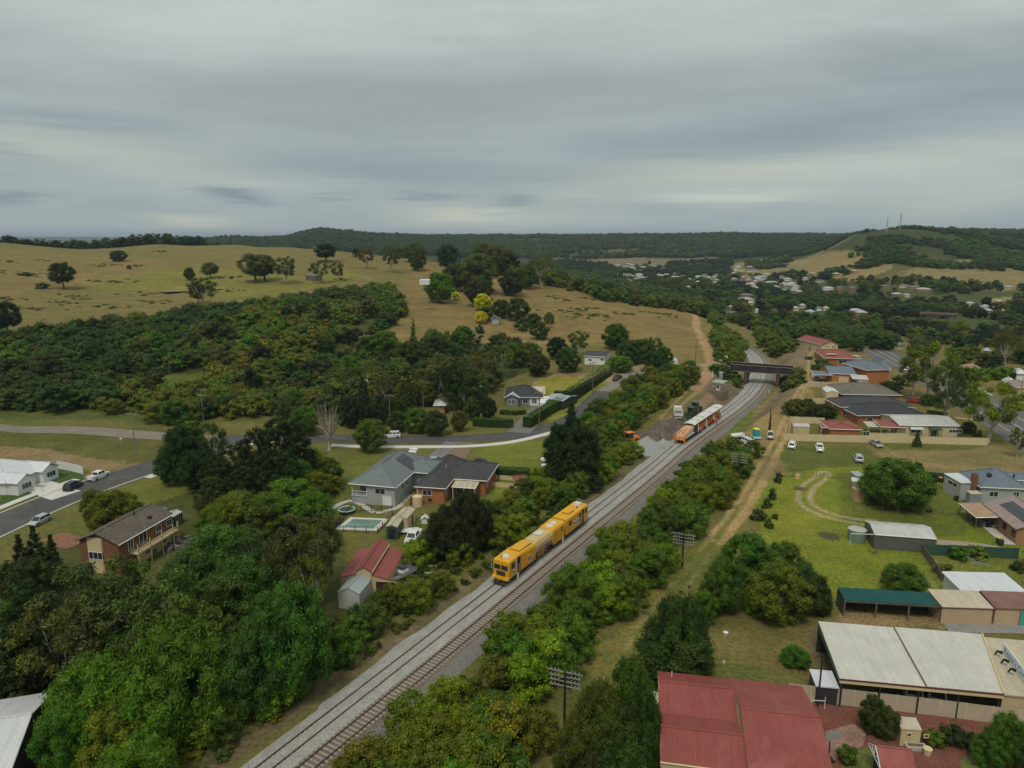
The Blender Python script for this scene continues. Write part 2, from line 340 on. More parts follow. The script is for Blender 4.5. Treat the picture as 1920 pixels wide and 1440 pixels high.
# ------------------------------------------------------------------ mesh builder
class MB:
    def __init__(s): s.v = []; s.f = []; s.m = []
    def poly(s, pts, m=0):
        i = len(s.v); s.v += [tuple(map(float, p)) for p in pts]; s.f.append(tuple(range(i, i + len(pts)))); s.m.append(m); return s
    def mesh(s, V, F, m=0):
        i = len(s.v); s.v += [tuple(map(float, p)) for p in V]; s.f += [tuple(i + k for k in f) for f in F]; s.m += [m] * len(F); return s
    def box(s, x0, x1, y0, y1, z0, z1, m=0, rot=0., c=(0, 0), taper=0.):
        V = [(x0, y0, z0), (x1, y0, z0), (x1, y1, z0), (x0, y1, z0)] + [(x0 + taper, y0 + taper, z1), (x1 - taper, y0 + taper, z1), (x1 - taper, y1 - taper, z1), (x0 + taper, y1 - taper, z1)]
        if rot or c != (0, 0):
            cs, sn = math.cos(rot), math.sin(rot); V = [(c[0] + x * cs - y * sn, c[1] + x * sn + y * cs, z) for x, y, z in V]
        for f in ((3, 2, 1, 0), (4, 5, 6, 7), (0, 1, 5, 4), (1, 2, 6, 5), (2, 3, 7, 6), (3, 0, 4, 7)): s.poly([V[k] for k in f], m)
        return s
    def tube(s, pts, rad, n=8, m=0, cap=True):
        pts = [Vector(p) for p in pts]; rad = rad if isinstance(rad, (list, tuple)) else [rad] * len(pts); rings = []
        for i, p in enumerate(pts):
            t = (pts[min(i + 1, len(pts) - 1)] - pts[max(i - 1, 0)]).normalized()
            a = t.cross(Vector((0, 0, 1)) if abs(t.z) < .9 else Vector((1, 0, 0))).normalized(); b = t.cross(a)
            rings.append([p + (a * math.cos(2 * math.pi * k / n) + b * math.sin(2 * math.pi * k / n)) * rad[i] for k in range(n)])
        V = [q for r in rings for q in r]; F = []
        for i in range(len(rings) - 1):
            for k in range(n):
                F.append((i * n + k, i * n + (k + 1) % n, (i + 1) * n + (k + 1) % n, (i + 1) * n + k))
        if cap: F += [tuple(range(n)), tuple(range(len(V) - 1, len(V) - 1 - n, -1))]
        return s.mesh(V, F, m)
    def cyl(s, x, y, z0, z1, r, n=16, m=0, r1=None): return s.tube([(x, y, z0), (x, y, z1)], [r, r if r1 is None else r1], n, m)
    def build(s, name, mats, parent=None, smooth=False, loc=None):
        me = bpy.data.meshes.new(name); me.from_pydata(s.v, [], s.f)
        mats = mats if isinstance(mats, (list, tuple)) else [mats]
        for k in mats: me.materials.append(k)
        if len(mats) > 1: me.polygons.foreach_set('material_index', s.m)
        uvl = me.uv_layers.new(name='UVMap'); uv = np.zeros((len(me.loops), 2)); Va = np.array(s.v); i = 0
        for f in s.f:
            p = Va[list(f)]; nrm = np.cross(p[1] - p[0], p[2] - p[0]) if len(f) < 5 else np.cross(p[1] - p[0], p[3] - p[0])
            L = np.linalg.norm(nrm); nrm = nrm / L if L > 1e-9 else np.array((0, 0, 1.))
            if abs(nrm[2]) > .999: t = np.array((1., 0, 0))
            else: t = np.array((-nrm[1], nrm[0], 0)); t /= np.linalg.norm(t)
            b = np.cross(nrm, t); uv[i:i + len(f), 0] = p @ t; uv[i:i + len(f), 1] = p @ b; i += len(f)
        uvl.data.foreach_set('uv', uv.ravel())
        if smooth: me.polygons.foreach_set('use_smooth', [True] * len(me.polygons))
        me.update(); o = bpy.data.objects.new(name, me); COL.objects.link(o)
        if parent is not None: o.parent = parent
        if loc is not None: o.location = loc
        return o
def tag(o, label=None, cat=None, group=None, kind=None):
    if label: o['label'] = label
    if cat: o['category'] = cat
    if group: o['group'] = group
    if kind: o['kind'] = kind
    return o
def thing(name, label, cat, loc=(0, 0, 0), rz=0., group=None):
    o = bpy.data.objects.new(name, None); COL.objects.link(o); o.location = loc; o.rotation_euler = (0, 0, rz)
    o.empty_display_size = .5
    return tag(o, label, cat, group)
def copy_tree(o, parent=None):
    c = o.copy(); COL.objects.link(c)
    if parent is not None: c.parent = parent
    for ch in list(o.children): copy_tree(ch, c)
    return c
# ------------------------------------------------------------------ the ground: one sheet to the horizon
def ground_colors(x, y, z):
    n = len(x); d = np.hypot(x, y); jx = x + (fbm(x, y, 9, 21) - .5) * 7; jy = y + (fbm(x, y, 9, 33) - .5) * 7
    C = np.empty((n, 3)); az = np.arctan2(x, y)
    f1 = fbm(x, y, 26, 1)[:, None]; f2 = fbm(x, y, 7, 5)[:, None]; f3 = fbm(x, y, 90, 8)[:, None]; f4 = fbm(x, y, 2.2, 11, 3)[:, None]
    grass = np.array((.118, .125, .026)); straw = np.array((.215, .166, .066)); dk = np.array((.05, .062, .02))
    near = grass * (1 - f1 * .6) + straw * (f1 * .5) * 1.0 + .01
    hill = straw * (.72 + .35 * f2) * (1 - .6 * f3) + np.array((.165, .165, .055)) * (.6 * f3)
    w = np.clip((d - 230) / 60, 0, 1)[:, None]
    C[:] = near * (1 - w) + hill * w
    # far country: woodland floor with cleared paddocks
    wf = np.clip((d - 820) / 250, 0, 1)[:, None]; clr = np.clip((fbm(x, y, 180, 40)[:, None] - .54) * 9, 0, 1)
    far = dk * (.9 + .4 * f2) * (1 - clr) + np.array((.19, .16, .085)) * clr
    leftside = (az < R(-3))[:, None] & (d < 1000)[:, None]
    C[:] = np.where(leftside, C, C * (1 - wf) + far * wf)
    # valley floor under the town
    tv = ((az > R(3)) & (d > 480) & (d < 1500))[:, None]
    town = np.array((.07, .078, .03)) * (.8 + .6 * f2); C[:] = np.where(tv & (z < 4)[:, None], town, C)
    def area(pts, col, k=1., j=True, a=1.):
        W = poly_world(pts); m = inside(jx, jy, W) if j else inside(x, y, W)
        v = (np.array(col) * (.78 + .44 * f2) * (.9 + .2 * f4) * k)[m]; C[m] = C[m] * (1 - a) + v * a
    def line(pts, w, col, rut=0., a=1., jit=.5):
        W = np.array([P(u, v)[:2] for u, v in pts]); bb = (x > W[:, 0].min() - 20) & (x < W[:, 0].max() + 20) & (y > W[:, 1].min() - 20) & (y < W[:, 1].max() + 20)
        i = np.where(bb)[0]
        if not len(i): return
        dd = dist_line(x[i] + (fbm(x[i], y[i], 3, 50) - .5) * jit, y[i] + (fbm(x[i], y[i], 3, 51) - .5) * jit, catmull(W, 2.)if len(W) > 2 else W)
        if rut: k = np.clip(1.25 - np.abs(dd - rut) / w, 0, 1)
        else: k = np.clip((w - dd) / (w * .25), 0, 1)
        k = (k * a * (.7 + .5 * f4[i, 0])).clip(0, 1)[:, None]; C[i] = C[i] * (1 - k) + np.array(col) * (.85 + .3 * f2[i]) * k
    # the straw-coloured hillside paddocks and the green in their hollows
    area([(500, 640), (740, 560), (860, 500), (1100, 540), (1290, 580), (1320, 690), (1150, 640), (1050, 650), (850, 640), (700, 650)], (.215, .158, .064))
    area([(130, 520), (330, 500), (560, 520), (640, 500), (700, 520), (560, 545), (430, 560), (330, 545), (190, 545)], (.20, .19, .045), a=.75)
    area([(0, 468), (210, 478), (330, 492), (250, 520), (100, 545), (0, 560)], (.23, .165, .07), a=.6)
    area([(560, 600), (640, 570), (740, 560), (760, 600), (700, 640), (640, 650)], (.19, .16, .06))
    # scrub floor
    area([(-300, 640), (60, 625), (210, 600), (420, 575), (600, 548), (735, 535), (762, 585), (705, 625), (640, 640), (660, 700), (600, 770), (470, 778), (260, 785), (0, 772), (-300, 765)], (.055, .068, .02), a=.9)
    area([(210, 715), (330, 700), (420, 690), (400, 740), (300, 745)], (.10, .13, .025), a=.9)
    area([(-100, 735), (160, 758), (300, 768), (300, 785), (0, 785), (-100, 775)], (.10, .115, .035))
    area([(640, 700), (760, 640), (860, 650), (960, 640), (1000, 690), (930, 720), (820, 760), (600, 790), (560, 770)], (.055, .07, .022), a=.9)
    area([(-100, 795), (240, 803), (420, 812), (420, 850), (330, 876), (150, 860), (60, 842), (-100, 835)], (.115, .112, .035))
    area([(-80, 832), (60, 838), (230, 872), (320, 866), (250, 884), (170, 886), (100, 868), (-80, 850)], (.27, .19, .11), a=.8)
    area([(-60, 1100), (200, 940), (420, 860), (640, 850), (660, 1120), (600, 1300), (420, 1440), (-100, 1440)], (.085, .095, .03))
    area([(215, 925), (300, 900), (385, 872), (420, 860), (430, 905), (330, 930), (260, 955)], (.155, .165, .035))
    area([(60, 1030), (150, 960), (235, 930), (250, 990), (150, 1020)], (.135, .15, .035))
    area([(620, 845), (720, 845), (690, 905), (650, 940), (600, 990), (600, 900)], (.13, .14, .035))
    area([(870, 838), (1000, 828), (1030, 830), (1020, 905), (960, 1000), (900, 960), (920, 890)], (.165, .18, .035))
    area([(930, 920), (1020, 880), (1010, 950), (930, 1010), (905, 960)], (.17, .20, .03))
    area([(620, 960), (660, 945), (690, 990), (640, 1040), (720, 1010), (860, 980), (850, 1100), (760, 1090), (640, 1000)], (.135, .135, .035))
    area([(1000, 780), (1130, 700), (1200, 700), (1060, 790), (1040, 800)], (.20, .21, .04))
    area([(640, 800), (940, 790), (965, 800), (900, 815), (640, 815)], (.155, .15, .04))
    area([(985, 740), (1005, 702), (1110, 697), (1130, 705), (1060, 745)], (.25, .18, .11))
    area([(990, 735), (1015, 706), (1095, 706), (1085, 722), (1040, 745)], (.25, .22, .04))
    area([(1040, 790), (1110, 745), (1165, 700), (1215, 700), (1120, 770)], (.24, .185, .11), a=.6)
    # railway corridor, right side
    area([(1060, 1330), (1175, 1180), (1300, 1030), (1390, 880), (1440, 760), (1500, 680), (1540, 690), (1500, 790), (1450, 870), (1400, 960), (1345, 1030), (1260, 1150), (1150, 1330), (1060, 1440)], (.19, .165, .05))
    area([(1425, 760), (1470, 715), (1510, 690), (1530, 715), (1490, 790), (1455, 850), (1400, 960), (1370, 970), (1400, 870), (1385, 830)], (.26, .195, .085), a=.85)
    area([(1355, 800), (1405, 765), (1430, 775), (1400, 815), (1370, 820)], (.12, .16, .03), a=.9)
    area([(1290, 805), (1305, 745), (1335, 700), (1372, 712), (1395, 745), (1350, 780), (1310, 808)], (.185, .14, .095))
    area([(1440, 780), (1440, 745), (1465, 725), (1500, 700), (1510, 715), (1470, 760)], (.20, .155, .10), a=.8)
    area([(1450, 700), (1450, 665), (1490, 640), (1515, 655), (1520, 690), (1490, 705)], (.22, .16, .105))
    area([(1180, 850), (1195, 825), (1262, 775), (1320, 785), (1290, 825), (1240, 850), (1200, 862)], (.145, .12, .09))
    # open lawns on the right
    area([(1420, 905), (1470, 880), (1560, 876), (1800, 895), (1980, 900), (1980, 1050), (1745, 1028), (1790, 1120), (1560, 1125), (1540, 1080), (1400, 1010)], (.175, .205, .028))
    area([(1550, 890), (1800, 895), (1820, 1010), (1740, 1010), (1600, 980)], (.125, .14, .03), a=.8)
    area([(1725, 1030), (1920, 1050), (1920, 1090), (1760, 1085)], (.155, .165, .035))
    area([(1440, 835), (1850, 838), (1850, 860), (1560, 880), (1440, 888)], (.115, .13, .033))
    area([(1640, 852), (1860, 836), (1960, 862), (1960, 900), (1700, 892)], (.235, .18, .085), a=.8)
    area([(1440, 930), (1430, 1010), (1560, 1080), (1700, 1075), (1640, 1030), (1560, 1000), (1540, 940), (1480, 900)], (.20, .205, .03), a=.6)
    area([(1335, 1140), (1540, 1165), (1590, 1260), (1240, 1262), (1290, 1190)], (.175, .145, .05))
    area([(1560, 1140), (1765, 1165), (1780, 1180), (1560, 1176)], (.27, .195, .10), a=.9)
    area([(1500, 1200), (1545, 1180), (1580, 1290), (1530, 1270)], (.13, .11, .07), a=.8)
    area([(1560, 1300), (1960, 1350), (1960, 1500), (1560, 1500)], (.14, .11, .06))
    area([(1590, 1440), (1600, 1395), (1660, 1390), (1690, 1440)], (.15, .15, .04)); area([(1790, 1440), (1800, 1400), (1850, 1400), (1870, 1440)], (.13, .15, .04))
    area([(1850, 560), (1990, 545), (1990, 600), (1880, 600)], (.27, .215, .09))
    area([(1500, 500), (1490, 488), (1600, 470), (1680, 500), (1600, 530), (1520, 522)], (.30, .225, .10), a=.8)
    area([(1690, 510), (1960, 470), (1960, 545), (1760, 545)], (.26, .205, .10), a=.75)
    area([(1350, 500), (1440, 484), (1530, 482), (1510, 505), (1400, 512)], (.27, .22, .10), a=.7)
    area([(1080, 492), (1200, 478), (1330, 470), (1360, 480), (1330, 496), (1150, 500)], (.22, .18, .11), a=.7)
    # wheel tracks and paths
    line([(1300, 583), (1304, 600), (1312, 625), (1326, 655), (1332, 685), (1322, 705), (1300, 730)], 2.3, (.40, .26, .14))
    line([(1300, 583), (1330, 600), (1345, 640), (1340, 680)], 2.0, (.33, .22, .12), a=.7)
    line([(1322, 705), (1300, 730), (1272, 757), (1245, 785)], .6, (.36, .25, .14), rut=1.3, a=.9)
    line([(1150, 712), (1200, 690), (1250, 684), (1290, 684), (1345, 686), (1385, 688)], 3.6, (.36, .26, .17))
    line([(1345, 730), (1310, 765), (1300, 790)], 1.2, (.30, .22, .13), a=.6)
    line([(840, 625), (900, 640), (960, 640), (1060, 642)], 2.2, (.27, .22, .11), a=.8)
    line([(1635, 980), (1590, 975), (1535, 960), (1507, 938), (1516, 913), (1540, 895), (1548, 884)], .6, (.38, .31, .18), rut=1.15, a=1.2)
    line([(1340, 1010), (1385, 955), (1430, 880), (1462, 820), (1490, 760), (1520, 700), (1520, 660), (1505, 640)], .6, (.42, .31, .15), rut=1.0, a=1.)
    line([(1170, 1250), (1215, 1170), (1285, 1085), (1345, 1005)], .5, (.26, .23, .09), rut=.95, a=.8)
    area([(1160, 1260), (1200, 1180), (1290, 1075), (1345, 1000), (1375, 985), (1340, 1060), (1260, 1160), (1200, 1260)], (.12, .145, .032), a=.6)
    line([(1350, 1020), (1400, 960), (1450, 870), (1478, 800), (1500, 750), (1525, 705)], .8, (.42, .29, .14), a=.85)
    line([(1410, 830), (1450, 870), (1440, 900)], 3., (.24, .18, .10), a=.6)
    line([(1645, 840), (1700, 865), (1800, 880), (1960, 885)], 3., (.28, .215, .11), a=.5)
    line([(1690, 1068), (1745, 1090), (1775, 1110)], .8, (.27, .22, .11), a=.7)
    line([(1090, 640), (1000, 630), (930, 628)], 1.0, (.27, .2, .1), a=.4)
    for u, v, r in ((1500, 916, 1.4), (1555, 1005, 1.8), (1640, 1036, .8)):
        q = P(u, v); m = np.hypot(x - q[0], (y - q[1])) < r; C[m] = (.11, .09, .05)
    # the strip right beside the ballast
    m = (d < 330) & (az > -.6); o, s = trk_off(x[m], y[m]); i = np.where(m)[0]
    e = np.clip(1 - np.abs(np.abs(o + .8) - 7.2) / 2.2, 0, 1)[:, None] * .9
    C[i] = C[i] * (1 - e) + np.array((.15, .115, .075)) * (.6 + .8 * f2[i]) * e
    return np.clip(C, .004, 1)
def make_ground():
    az = np.r_[np.arange(-180, -48, 6.), np.arange(-46, 46.01, .2), np.arange(50, 180, 6.)] * math.pi / 180
    r = np.r_[np.array([4, 12, 22, 32.]), np.exp(np.arange(math.log(40), math.log(340), .0055)), np.exp(np.arange(math.log(341.5), math.log(16000), .0125))]
    A, RR = np.meshgrid(az, r, indexing='ij'); X = (np.sin(A) * RR).ravel(); Y = (np.cos(A) * RR).ravel(); Z = terr(X, Y)
    na, nr = len(az), len(r); ii = np.arange(na); jj = np.arange(nr - 1)
    I, J = np.meshgrid(ii, jj, indexing='ij'); I2 = (I + 1) % na
    F = np.stack([I * nr + J, I * nr + J + 1, I2 * nr + J + 1, I2 * nr + J], -1).reshape(-1, 4)
    V = np.c_[X, Y, Z]; F = np.r_[F]
    c = len(V); V = np.r_[V, [[0, 0, 0]]]; k = np.arange(na)
    T3 = np.c_[np.full(na, c), k * nr, ((k + 1) % na) * nr]
    me = bpy.data.meshes.new('ground'); me.vertices.add(len(V)); me.vertices.foreach_set('co', V.ravel())
    nl = len(F) * 4 + len(T3) * 3; me.loops.add(nl); me.loops.foreach_set('vertex_index', np.r_[F.ravel(), T3.ravel()])
    me.polygons.add(len(F) + len(T3)); st = np.r_[np.arange(len(F)) * 4, len(F) * 4 + np.arange(len(T3)) * 3]
    me.polygons.foreach_set('loop_start', st); me.update(calc_edges=True); me.validate()
    me.polygons.foreach_set('use_smooth', [True] * len(me.polygons))
    C = ground_colors(V[:, 0], V[:, 1], V[:, 2]); a = me.color_attributes.new('soil', 'FLOAT_COLOR', 'POINT')
    a.data.foreach_set('color', np.c_[C, np.ones(len(C))].ravel())
    m, nt, bs = new_mat('ground'); at = nd(nt, 'ShaderNodeAttribute', attribute_name='soil'); geo = nd(nt, 'ShaderNodeNewGeometry')
    p = geo.outputs['Position']
    c = at.outputs['Color']
    n1 = noise(nt, p, .22, 8, .78); n2 = noise(nt, p, 1.7, 5, .75); n3 = noise(nt, mapping(nt, p, (.05, .16, .1)), 1., 5, .7)
    c = mixc(nt, 1., c, ramp(nt, n1, [(.3, (.72, .80, .74)), (.5, (1., 1., 1.)), (.7, (1.25, 1.16, 1.1))]), 'MULTIPLY')
    c = mixc(nt, 1., c, ramp(nt, n2, [(.32, (.52, .56, .5)), (.5, (1., 1., 1.)), (.66, (1.42, 1.36, 1.3))]), 'MULTIPLY')
    c = mixc(nt, 1., c, ramp(nt, n3, [(.35, (.85, .92, .8)), (.65, (1.14, 1.06, 1.05))]), 'MULTIPLY')
    bs.inputs['Roughness'].default_value = .95; bs.inputs['Specular IOR Level'].default_value = .08
    nt.links.new(c, bs.inputs['Base Color'])
    bump(nt, bs, mth(nt, 'ADD', mth(nt, 'MULTIPLY', n2, 1.), mth(nt, 'MULTIPLY', n1, 1.4)), .35, .6)
    me.materials.append(m); o = bpy.data.objects.new('ground', me); COL.objects.link(o); tag(o, kind='structure'); return o
make_ground()
# ------------------------------------------------------------------ roads, kerbs, paths: draped sheets
def strip(name, C, off0, off1, mat, dz=.05, n=3, kind='structure', parent=None, thick=0., z=None):
    """sheet along centre points C (N x 2) between two sideways offsets"""
    C = np.asarray(C); t = np.gradient(C, axis=0); t /= np.linalg.norm(t, axis=1)[:, None]; N = np.c_[t[:, 1], -t[:, 0]]
    o = np.linspace(off0, off1, n + 1); X = C[:, None, 0] + N[:, None, 0] * o[None]; Y = C[:, None, 1] + N[:, None, 1] * o[None]
    Z = (terr(X.ravel(), Y.ravel()).reshape(X.shape) if z is None else np.full(X.shape, z)) + dz
    b = MB(); V = np.stack([X, Y, Z], -1).reshape(-1, 3); w = n + 1
    F = [(i * w + j, i * w + j + 1, (i + 1) * w + j + 1, (i + 1) * w + j) for i in range(len(C) - 1) for j in range(n)]
    b.mesh(V, F)
    if thick:
        for j in (0, n):
            e = V.reshape(len(C), w, 3)[:, j]; lo = e - (0, 0, thick); q = np.r_[e, lo]; L = len(C)
            b.mesh(q, [(i, L + i, L + i + 1, i + 1) if j == n else (i, i + 1, L + i + 1, L + i) for i in range(L - 1)])
    o = b.build(name, mat, parent)
    if kind and parent is None: tag(o, kind=kind)
    return o
def W2(pts): return [P(u, v)[:2] for u, v in pts]
ASPH = M('asphalt', (.088, .085, .080), .85, var=.32, scale=.35, pat='grain', col2=(.12, .113, .10)); GRAV = M('gravel_road', (.23, .20, .15), .95, var=.3, scale=.4, pat='grain')
CONC = M('concrete', (.50, .47, .41), .85, var=.2, scale=.5); CONCW = M('pale_concrete', (.60, .58, .52), .85, var=.18, scale=.6)
PAINT = M('road_paint', (.62, .61, .57), .7, var=.3, scale=1.5); ASPHD = M('old_driveway', (.19, .175, .155), .9, var=.3, scale=.5, pat='grain')
main_c = catmull(W2([(405, 824), (520, 823), (640, 822), (750, 824), (860, 823), (955, 817), (1030, 803), (1075, 785), (1115, 752), (1150, 722), (1190, 700), (1240, 690)]), 2.)
nm_ = int(len(main_c) * .80); strip('road', main_c[:nm_], -3.6, 3.6, ASPH, .05, 4); strip('lane', main_c[nm_ - 1:], -2.3, 2.3, M('lane_gravel', (.25, .215, .165), .95, var=.3, scale=.5, pat='grain'), .052, 3)
strip('gravel_road', catmull(W2([(-260, 775), (-60, 794), (120, 806), (250, 814), (350, 821), (420, 824)]), 2.), -3.2, 3.2, GRAV, .045, 4)
st_c = catmull(W2([(-330, 1130), (-100, 1030), (50, 962), (150, 921), (240, 890), (330, 861), (400, 836), (440, 825)]), 2.)
strip('street', st_c, -4.6, 4.6, ASPH, .06, 4)
strip('kerb', st_c[:int(len(st_c) * .80)], 4.6, 5.0, CONC, .14, 1, thick=.14); strip('kerb', st_c[:int(len(st_c) * .66)], -5.0, -4.6, CONC, .14, 1, thick=.14)
strip('footpath', st_c[:int(len(st_c) * .60)], -8.2, -6.4, CONCW, .08, 1, thick=.08)
ia = int(len(main_c) * .30)
kc = catmull(W2([(622, 835), (690, 838), (800, 838), (880, 837), (960, 829), (1025, 814), (1045, 808)]), 2.)
strip('footpath', kc, -.9, 1.1, CONCW, .14, 1, thick=.14)
strip('kerb', catmull(W2([(392, 856), (420, 846), (450, 837), (490, 831), (540, 830)]), 1.5), -.6, .6, CONCW, .14, 1, thick=.14)
strip('kerb', catmull(W2([(276, 897), (292, 891), (314, 883)]), 1.5), -.9, .9, CONCW, .14, 1, thick=.14)
strip('driveway', catmull(W2([(800, 872), (826, 850), (850, 828)]), 1.5), -2., 2., ASPHD, .07, 2)
BRPAV = M('brown_pavers', (.26, .185, .12), .9, var=.25, scale=.7, pat='pave'); strip('driveway', catmull(W2([(848, 866), (862, 848), (872, 829)]), 1.5), -2.4, 2.4, BRPAV, .075, 2)
strip('driveway', catmull(W2([(1018, 760), (1000, 782), (972, 812)]), 1.5), -3.2, 3.2, ASPHD, .07, 2)
strip('driveway', catmull(W2([(60, 908), (85, 915), (112, 926), (128, 930)]), 1.5), -3., 3., CONCW, .085, 2)
REDP = M('red_pavers', (.23, .085, .055), .9, var=.35, scale=.5, pat='pave', col2=(.17, .09, .065)); REDP2 = M('weathered_pavers', (.36, .22, .16), .9, var=.35, scale=.6, pat='pave', col2=(.2, .12, .08))
strip('driveway', catmull(W2([(100, 1005), (125, 1016), (155, 1022)]), 1.5), -2.2, 2.2, M('terracotta_pavers', (.32, .16, .09), .9, var=.3, pat='pave'), .07, 2)
hw_c = catmull(W2([(1640, 655), (1672, 672), (1706, 690), (1755, 712), (1820, 747), (1885, 786), (1965, 835), (2100, 925)]), 2.)
strip('highway', hw_c, -8.6, 8.6, M('highway_asphalt', (.135, .125, .112), .85, var=.22, scale=.3, pat='grain'), .06, 5)
strip('lane_line', hw_c, -4.3, -4.12, PAINT, .072, 1); strip('lane_line', hw_c, -.2, 0., PAINT, .072, 1); strip('lane_line', hw_c, 4.1, 4.28, PAINT, .072, 1)
k0 = int(len(hw_c) * .45); strip('kerb', hw_c[k0 - 8:k0 + 12], -9.1, -8.6, CONCW, .16, 1, thick=.15)
for a_, b_ in (((1795, 749), (1750, 742)), ((1825, 787), (1786, 783))): strip('footpath', catmull(W2([a_, ((a_[0] + b_[0]) / 2, (a_[1] + b_[1]) / 2), b_]), 1.5), -1., 1., M('sandy_path', (.38, .27, .14), .9), .08, 1)
# paved yard behind the big red shed
def slab(name, pts, mat, dz=.06, kind='structure', h=0.):
    W = [P(u, v) for u, v in pts]; b = MB(); z = np.mean([w[2] for w in W]); t = [(w[0], w[1], z + dz) for w in W]; b.poly(t[::-1] if _area(t) < 0 else t)
    if h:
        for i in range(len(t)): p, q = t[i], t[(i + 1) % len(t)]; b.poly([p, (p[0], p[1], z + dz - h), (q[0], q[1], z + dz - h), q])
    o = b.build(name, mat); return tag(o, kind=kind)
def _area(t): return sum(t[i][0] * t[(i + 1) % len(t)][1] - t[(i + 1) % len(t)][0] * t[i][1] for i in range(len(t)))
slab('paved_yard', [(1500, 1316), (1960, 1360), (1960, 1480), (1560, 1480)], REDP, .05)
slab('paved_patio', [(1548, 1372), (1600, 1358), (1625, 1372), (1618, 1400), (1580, 1418), (1556, 1430), (1545, 1405)], REDP2, .056)
slab('paved_yard_grass', [(1572, 1445), (1590, 1412), (1640, 1398), (1655, 1440), (1650, 1470)], M('garden_grass', (.13, .15, .035), .95, var=.4, scale=1.2, pat='grain'), .06)
slab('paved_yard_grass', [(1800, 1425), (1825, 1405), (1875, 1425), (1870, 1465), (1810, 1465)], bpy.data.materials['garden_grass'], .06)
slab('concrete_yard', [(1765, 1163), (1920, 1168), (1990, 1175), (1990, 1190), (1780, 1186)], M('grey_slab', (.27, .255, .235), .85, var=.35, scale=.8), .05)
slab('shed_apron', [(742, 1086), (770, 1062), (822, 1060), (800, 1082), (770, 1098), (750, 1104)], CONC, .06)
slab('shed_apron', [(1757, 1012), (1830, 1018), (1900, 1030), (1900, 1034), (1757, 1026)], M('dusty_slab', (.34, .27, .2), .9), .05)
# ------------------------------------------------------------------ railway
BALN = M('fresh_ballast', (.35, .335, .30), .95, var=.3, scale=.5, pat='grain', col2=(.27, .245, .20)); BALO = M('brown_ballast', (.175, .145, .112), .95, var=.3, scale=.9, pat='grain')
BALS = M('grey_ballast', (.195, .18, .160), .95, var=.3, scale=.9, pat='grain')
def bed():
    prof = [(-6.7, -.32, 0), (-5.3, .18, 0), (-1.75, .20, 0), (-1.25, .12, 1), (1.2, .12, 1), (1.7, .13, 2), (2.4, .05, 2), (3.6, -.32, 2)]
    C = TRK[::2]; N = TNR[::2]; b = MB(); L = len(C); w = len(prof); V = []
    for i in range(L):
        for j, (o, z, k) in enumerate(prof):
            jit = (vnoise(np.array([i * .35]), np.array([j * 3.7]), 5)[0] - .5)
            if i > 95 and j >= w - 2: o = o - (1.3 if j == w - 1 else .6) * min(1, (i - 95) / 30)
            oo = o + jit * (.7 if j in (0, w - 1) else .15); V.append((C[i, 0] + N[i, 0] * oo, C[i, 1] + N[i, 1] * oo, z + jit * .03))
    for j in range(w - 1):
        m = 0 if j < 3 else (1 if j < 5 else 2)
        if j == 2: m = 0
        F = [(i * w + j, i * w + j + 1, (i + 1) * w + j + 1, (i + 1) * w + j) for i in range(L - 1)]
        b.mesh(V, F, m) if j == 0 else [b.f.append(f) or b.m.append(m) for f in F]
    o = b.build('ballast_bed', [BALN, BALO, BALS], smooth=True); tag(o, kind='structure'); return o
bed()
RAIL = M('rail_steel', (.16, .105, .075), .5, .5, var=.3, scale=3); RAILT = M('rail_top', (.30, .27, .25), .32, .9, var=.2, scale=3)
SLP = M('sleeper_concrete', (.36, .30, .235), .9, var=.3, scale=2)
def rails(root, offc, z0):
    for sd in (-1, 1):
        b = MB(); C = TRK; N = TNR; L = len(C); V = []; o = offc + sd * .7525
        for i in range(L):
            for (a, z) in ((-.075, 0), (-.03, .02), (-.036, .16), (.036, .16), (.03, .02), (.075, 0)):
                V.append((C[i, 0] + N[i, 0] * (o + a), C[i, 1] + N[i, 1] * (o + a), z0 + z))
        for j in range(5):
            F = [(i * 6 + j, i * 6 + j + 1, (i + 1) * 6 + j + 1, (i + 1) * 6 + j) for i in range(L - 1)]
            if j == 0: b.mesh(V, F, 0)
            else: b.f += F; b.m += [1 if j == 2 else 0] * len(F)
        b.build('rail', [RAIL, RAILT], root)
rt = thing('railway_track', 'right-hand railway track with brown ballast and exposed concrete sleepers', 'railway track'); rails(rt, 0., .16)
lt = thing('railway_track', 'left-hand railway track freshly covered in pale grey ballast', 'railway track'); rails(lt, -3.5, .19)
S0 = 30
for i in range(300):                    # sleepers are pieces: the nearest 300 each an object sharing one mesh
    s = S0 + i * .62; p = trk(s); a = trk_ang(s)
    if i == 0:
        b = MB(); b.box(-.11, .11, -1.22, 1.22, .02, .155, taper=.012); sl = b.build('sleeper', SLP, rt)
    else: sl = sl0.copy(); COL.objects.link(sl)
    if i == 0: sl0 = sl
    sl.location = (p[0], p[1], random.uniform(-.012, .012)); sl.rotation_euler = (0, 0, a + random.uniform(-.012, .012))
b = MB(); s = S0 + 300 * .62
while s < len(TRK) - 3:
    p = trk(s); b.box(-.11, .11, -1.22, 1.22, .02, .155, rot=trk_ang(s), c=(p[0], p[1])); s += .62
tag(b.build('far_sleepers', SLP, rt), kind='stuff')
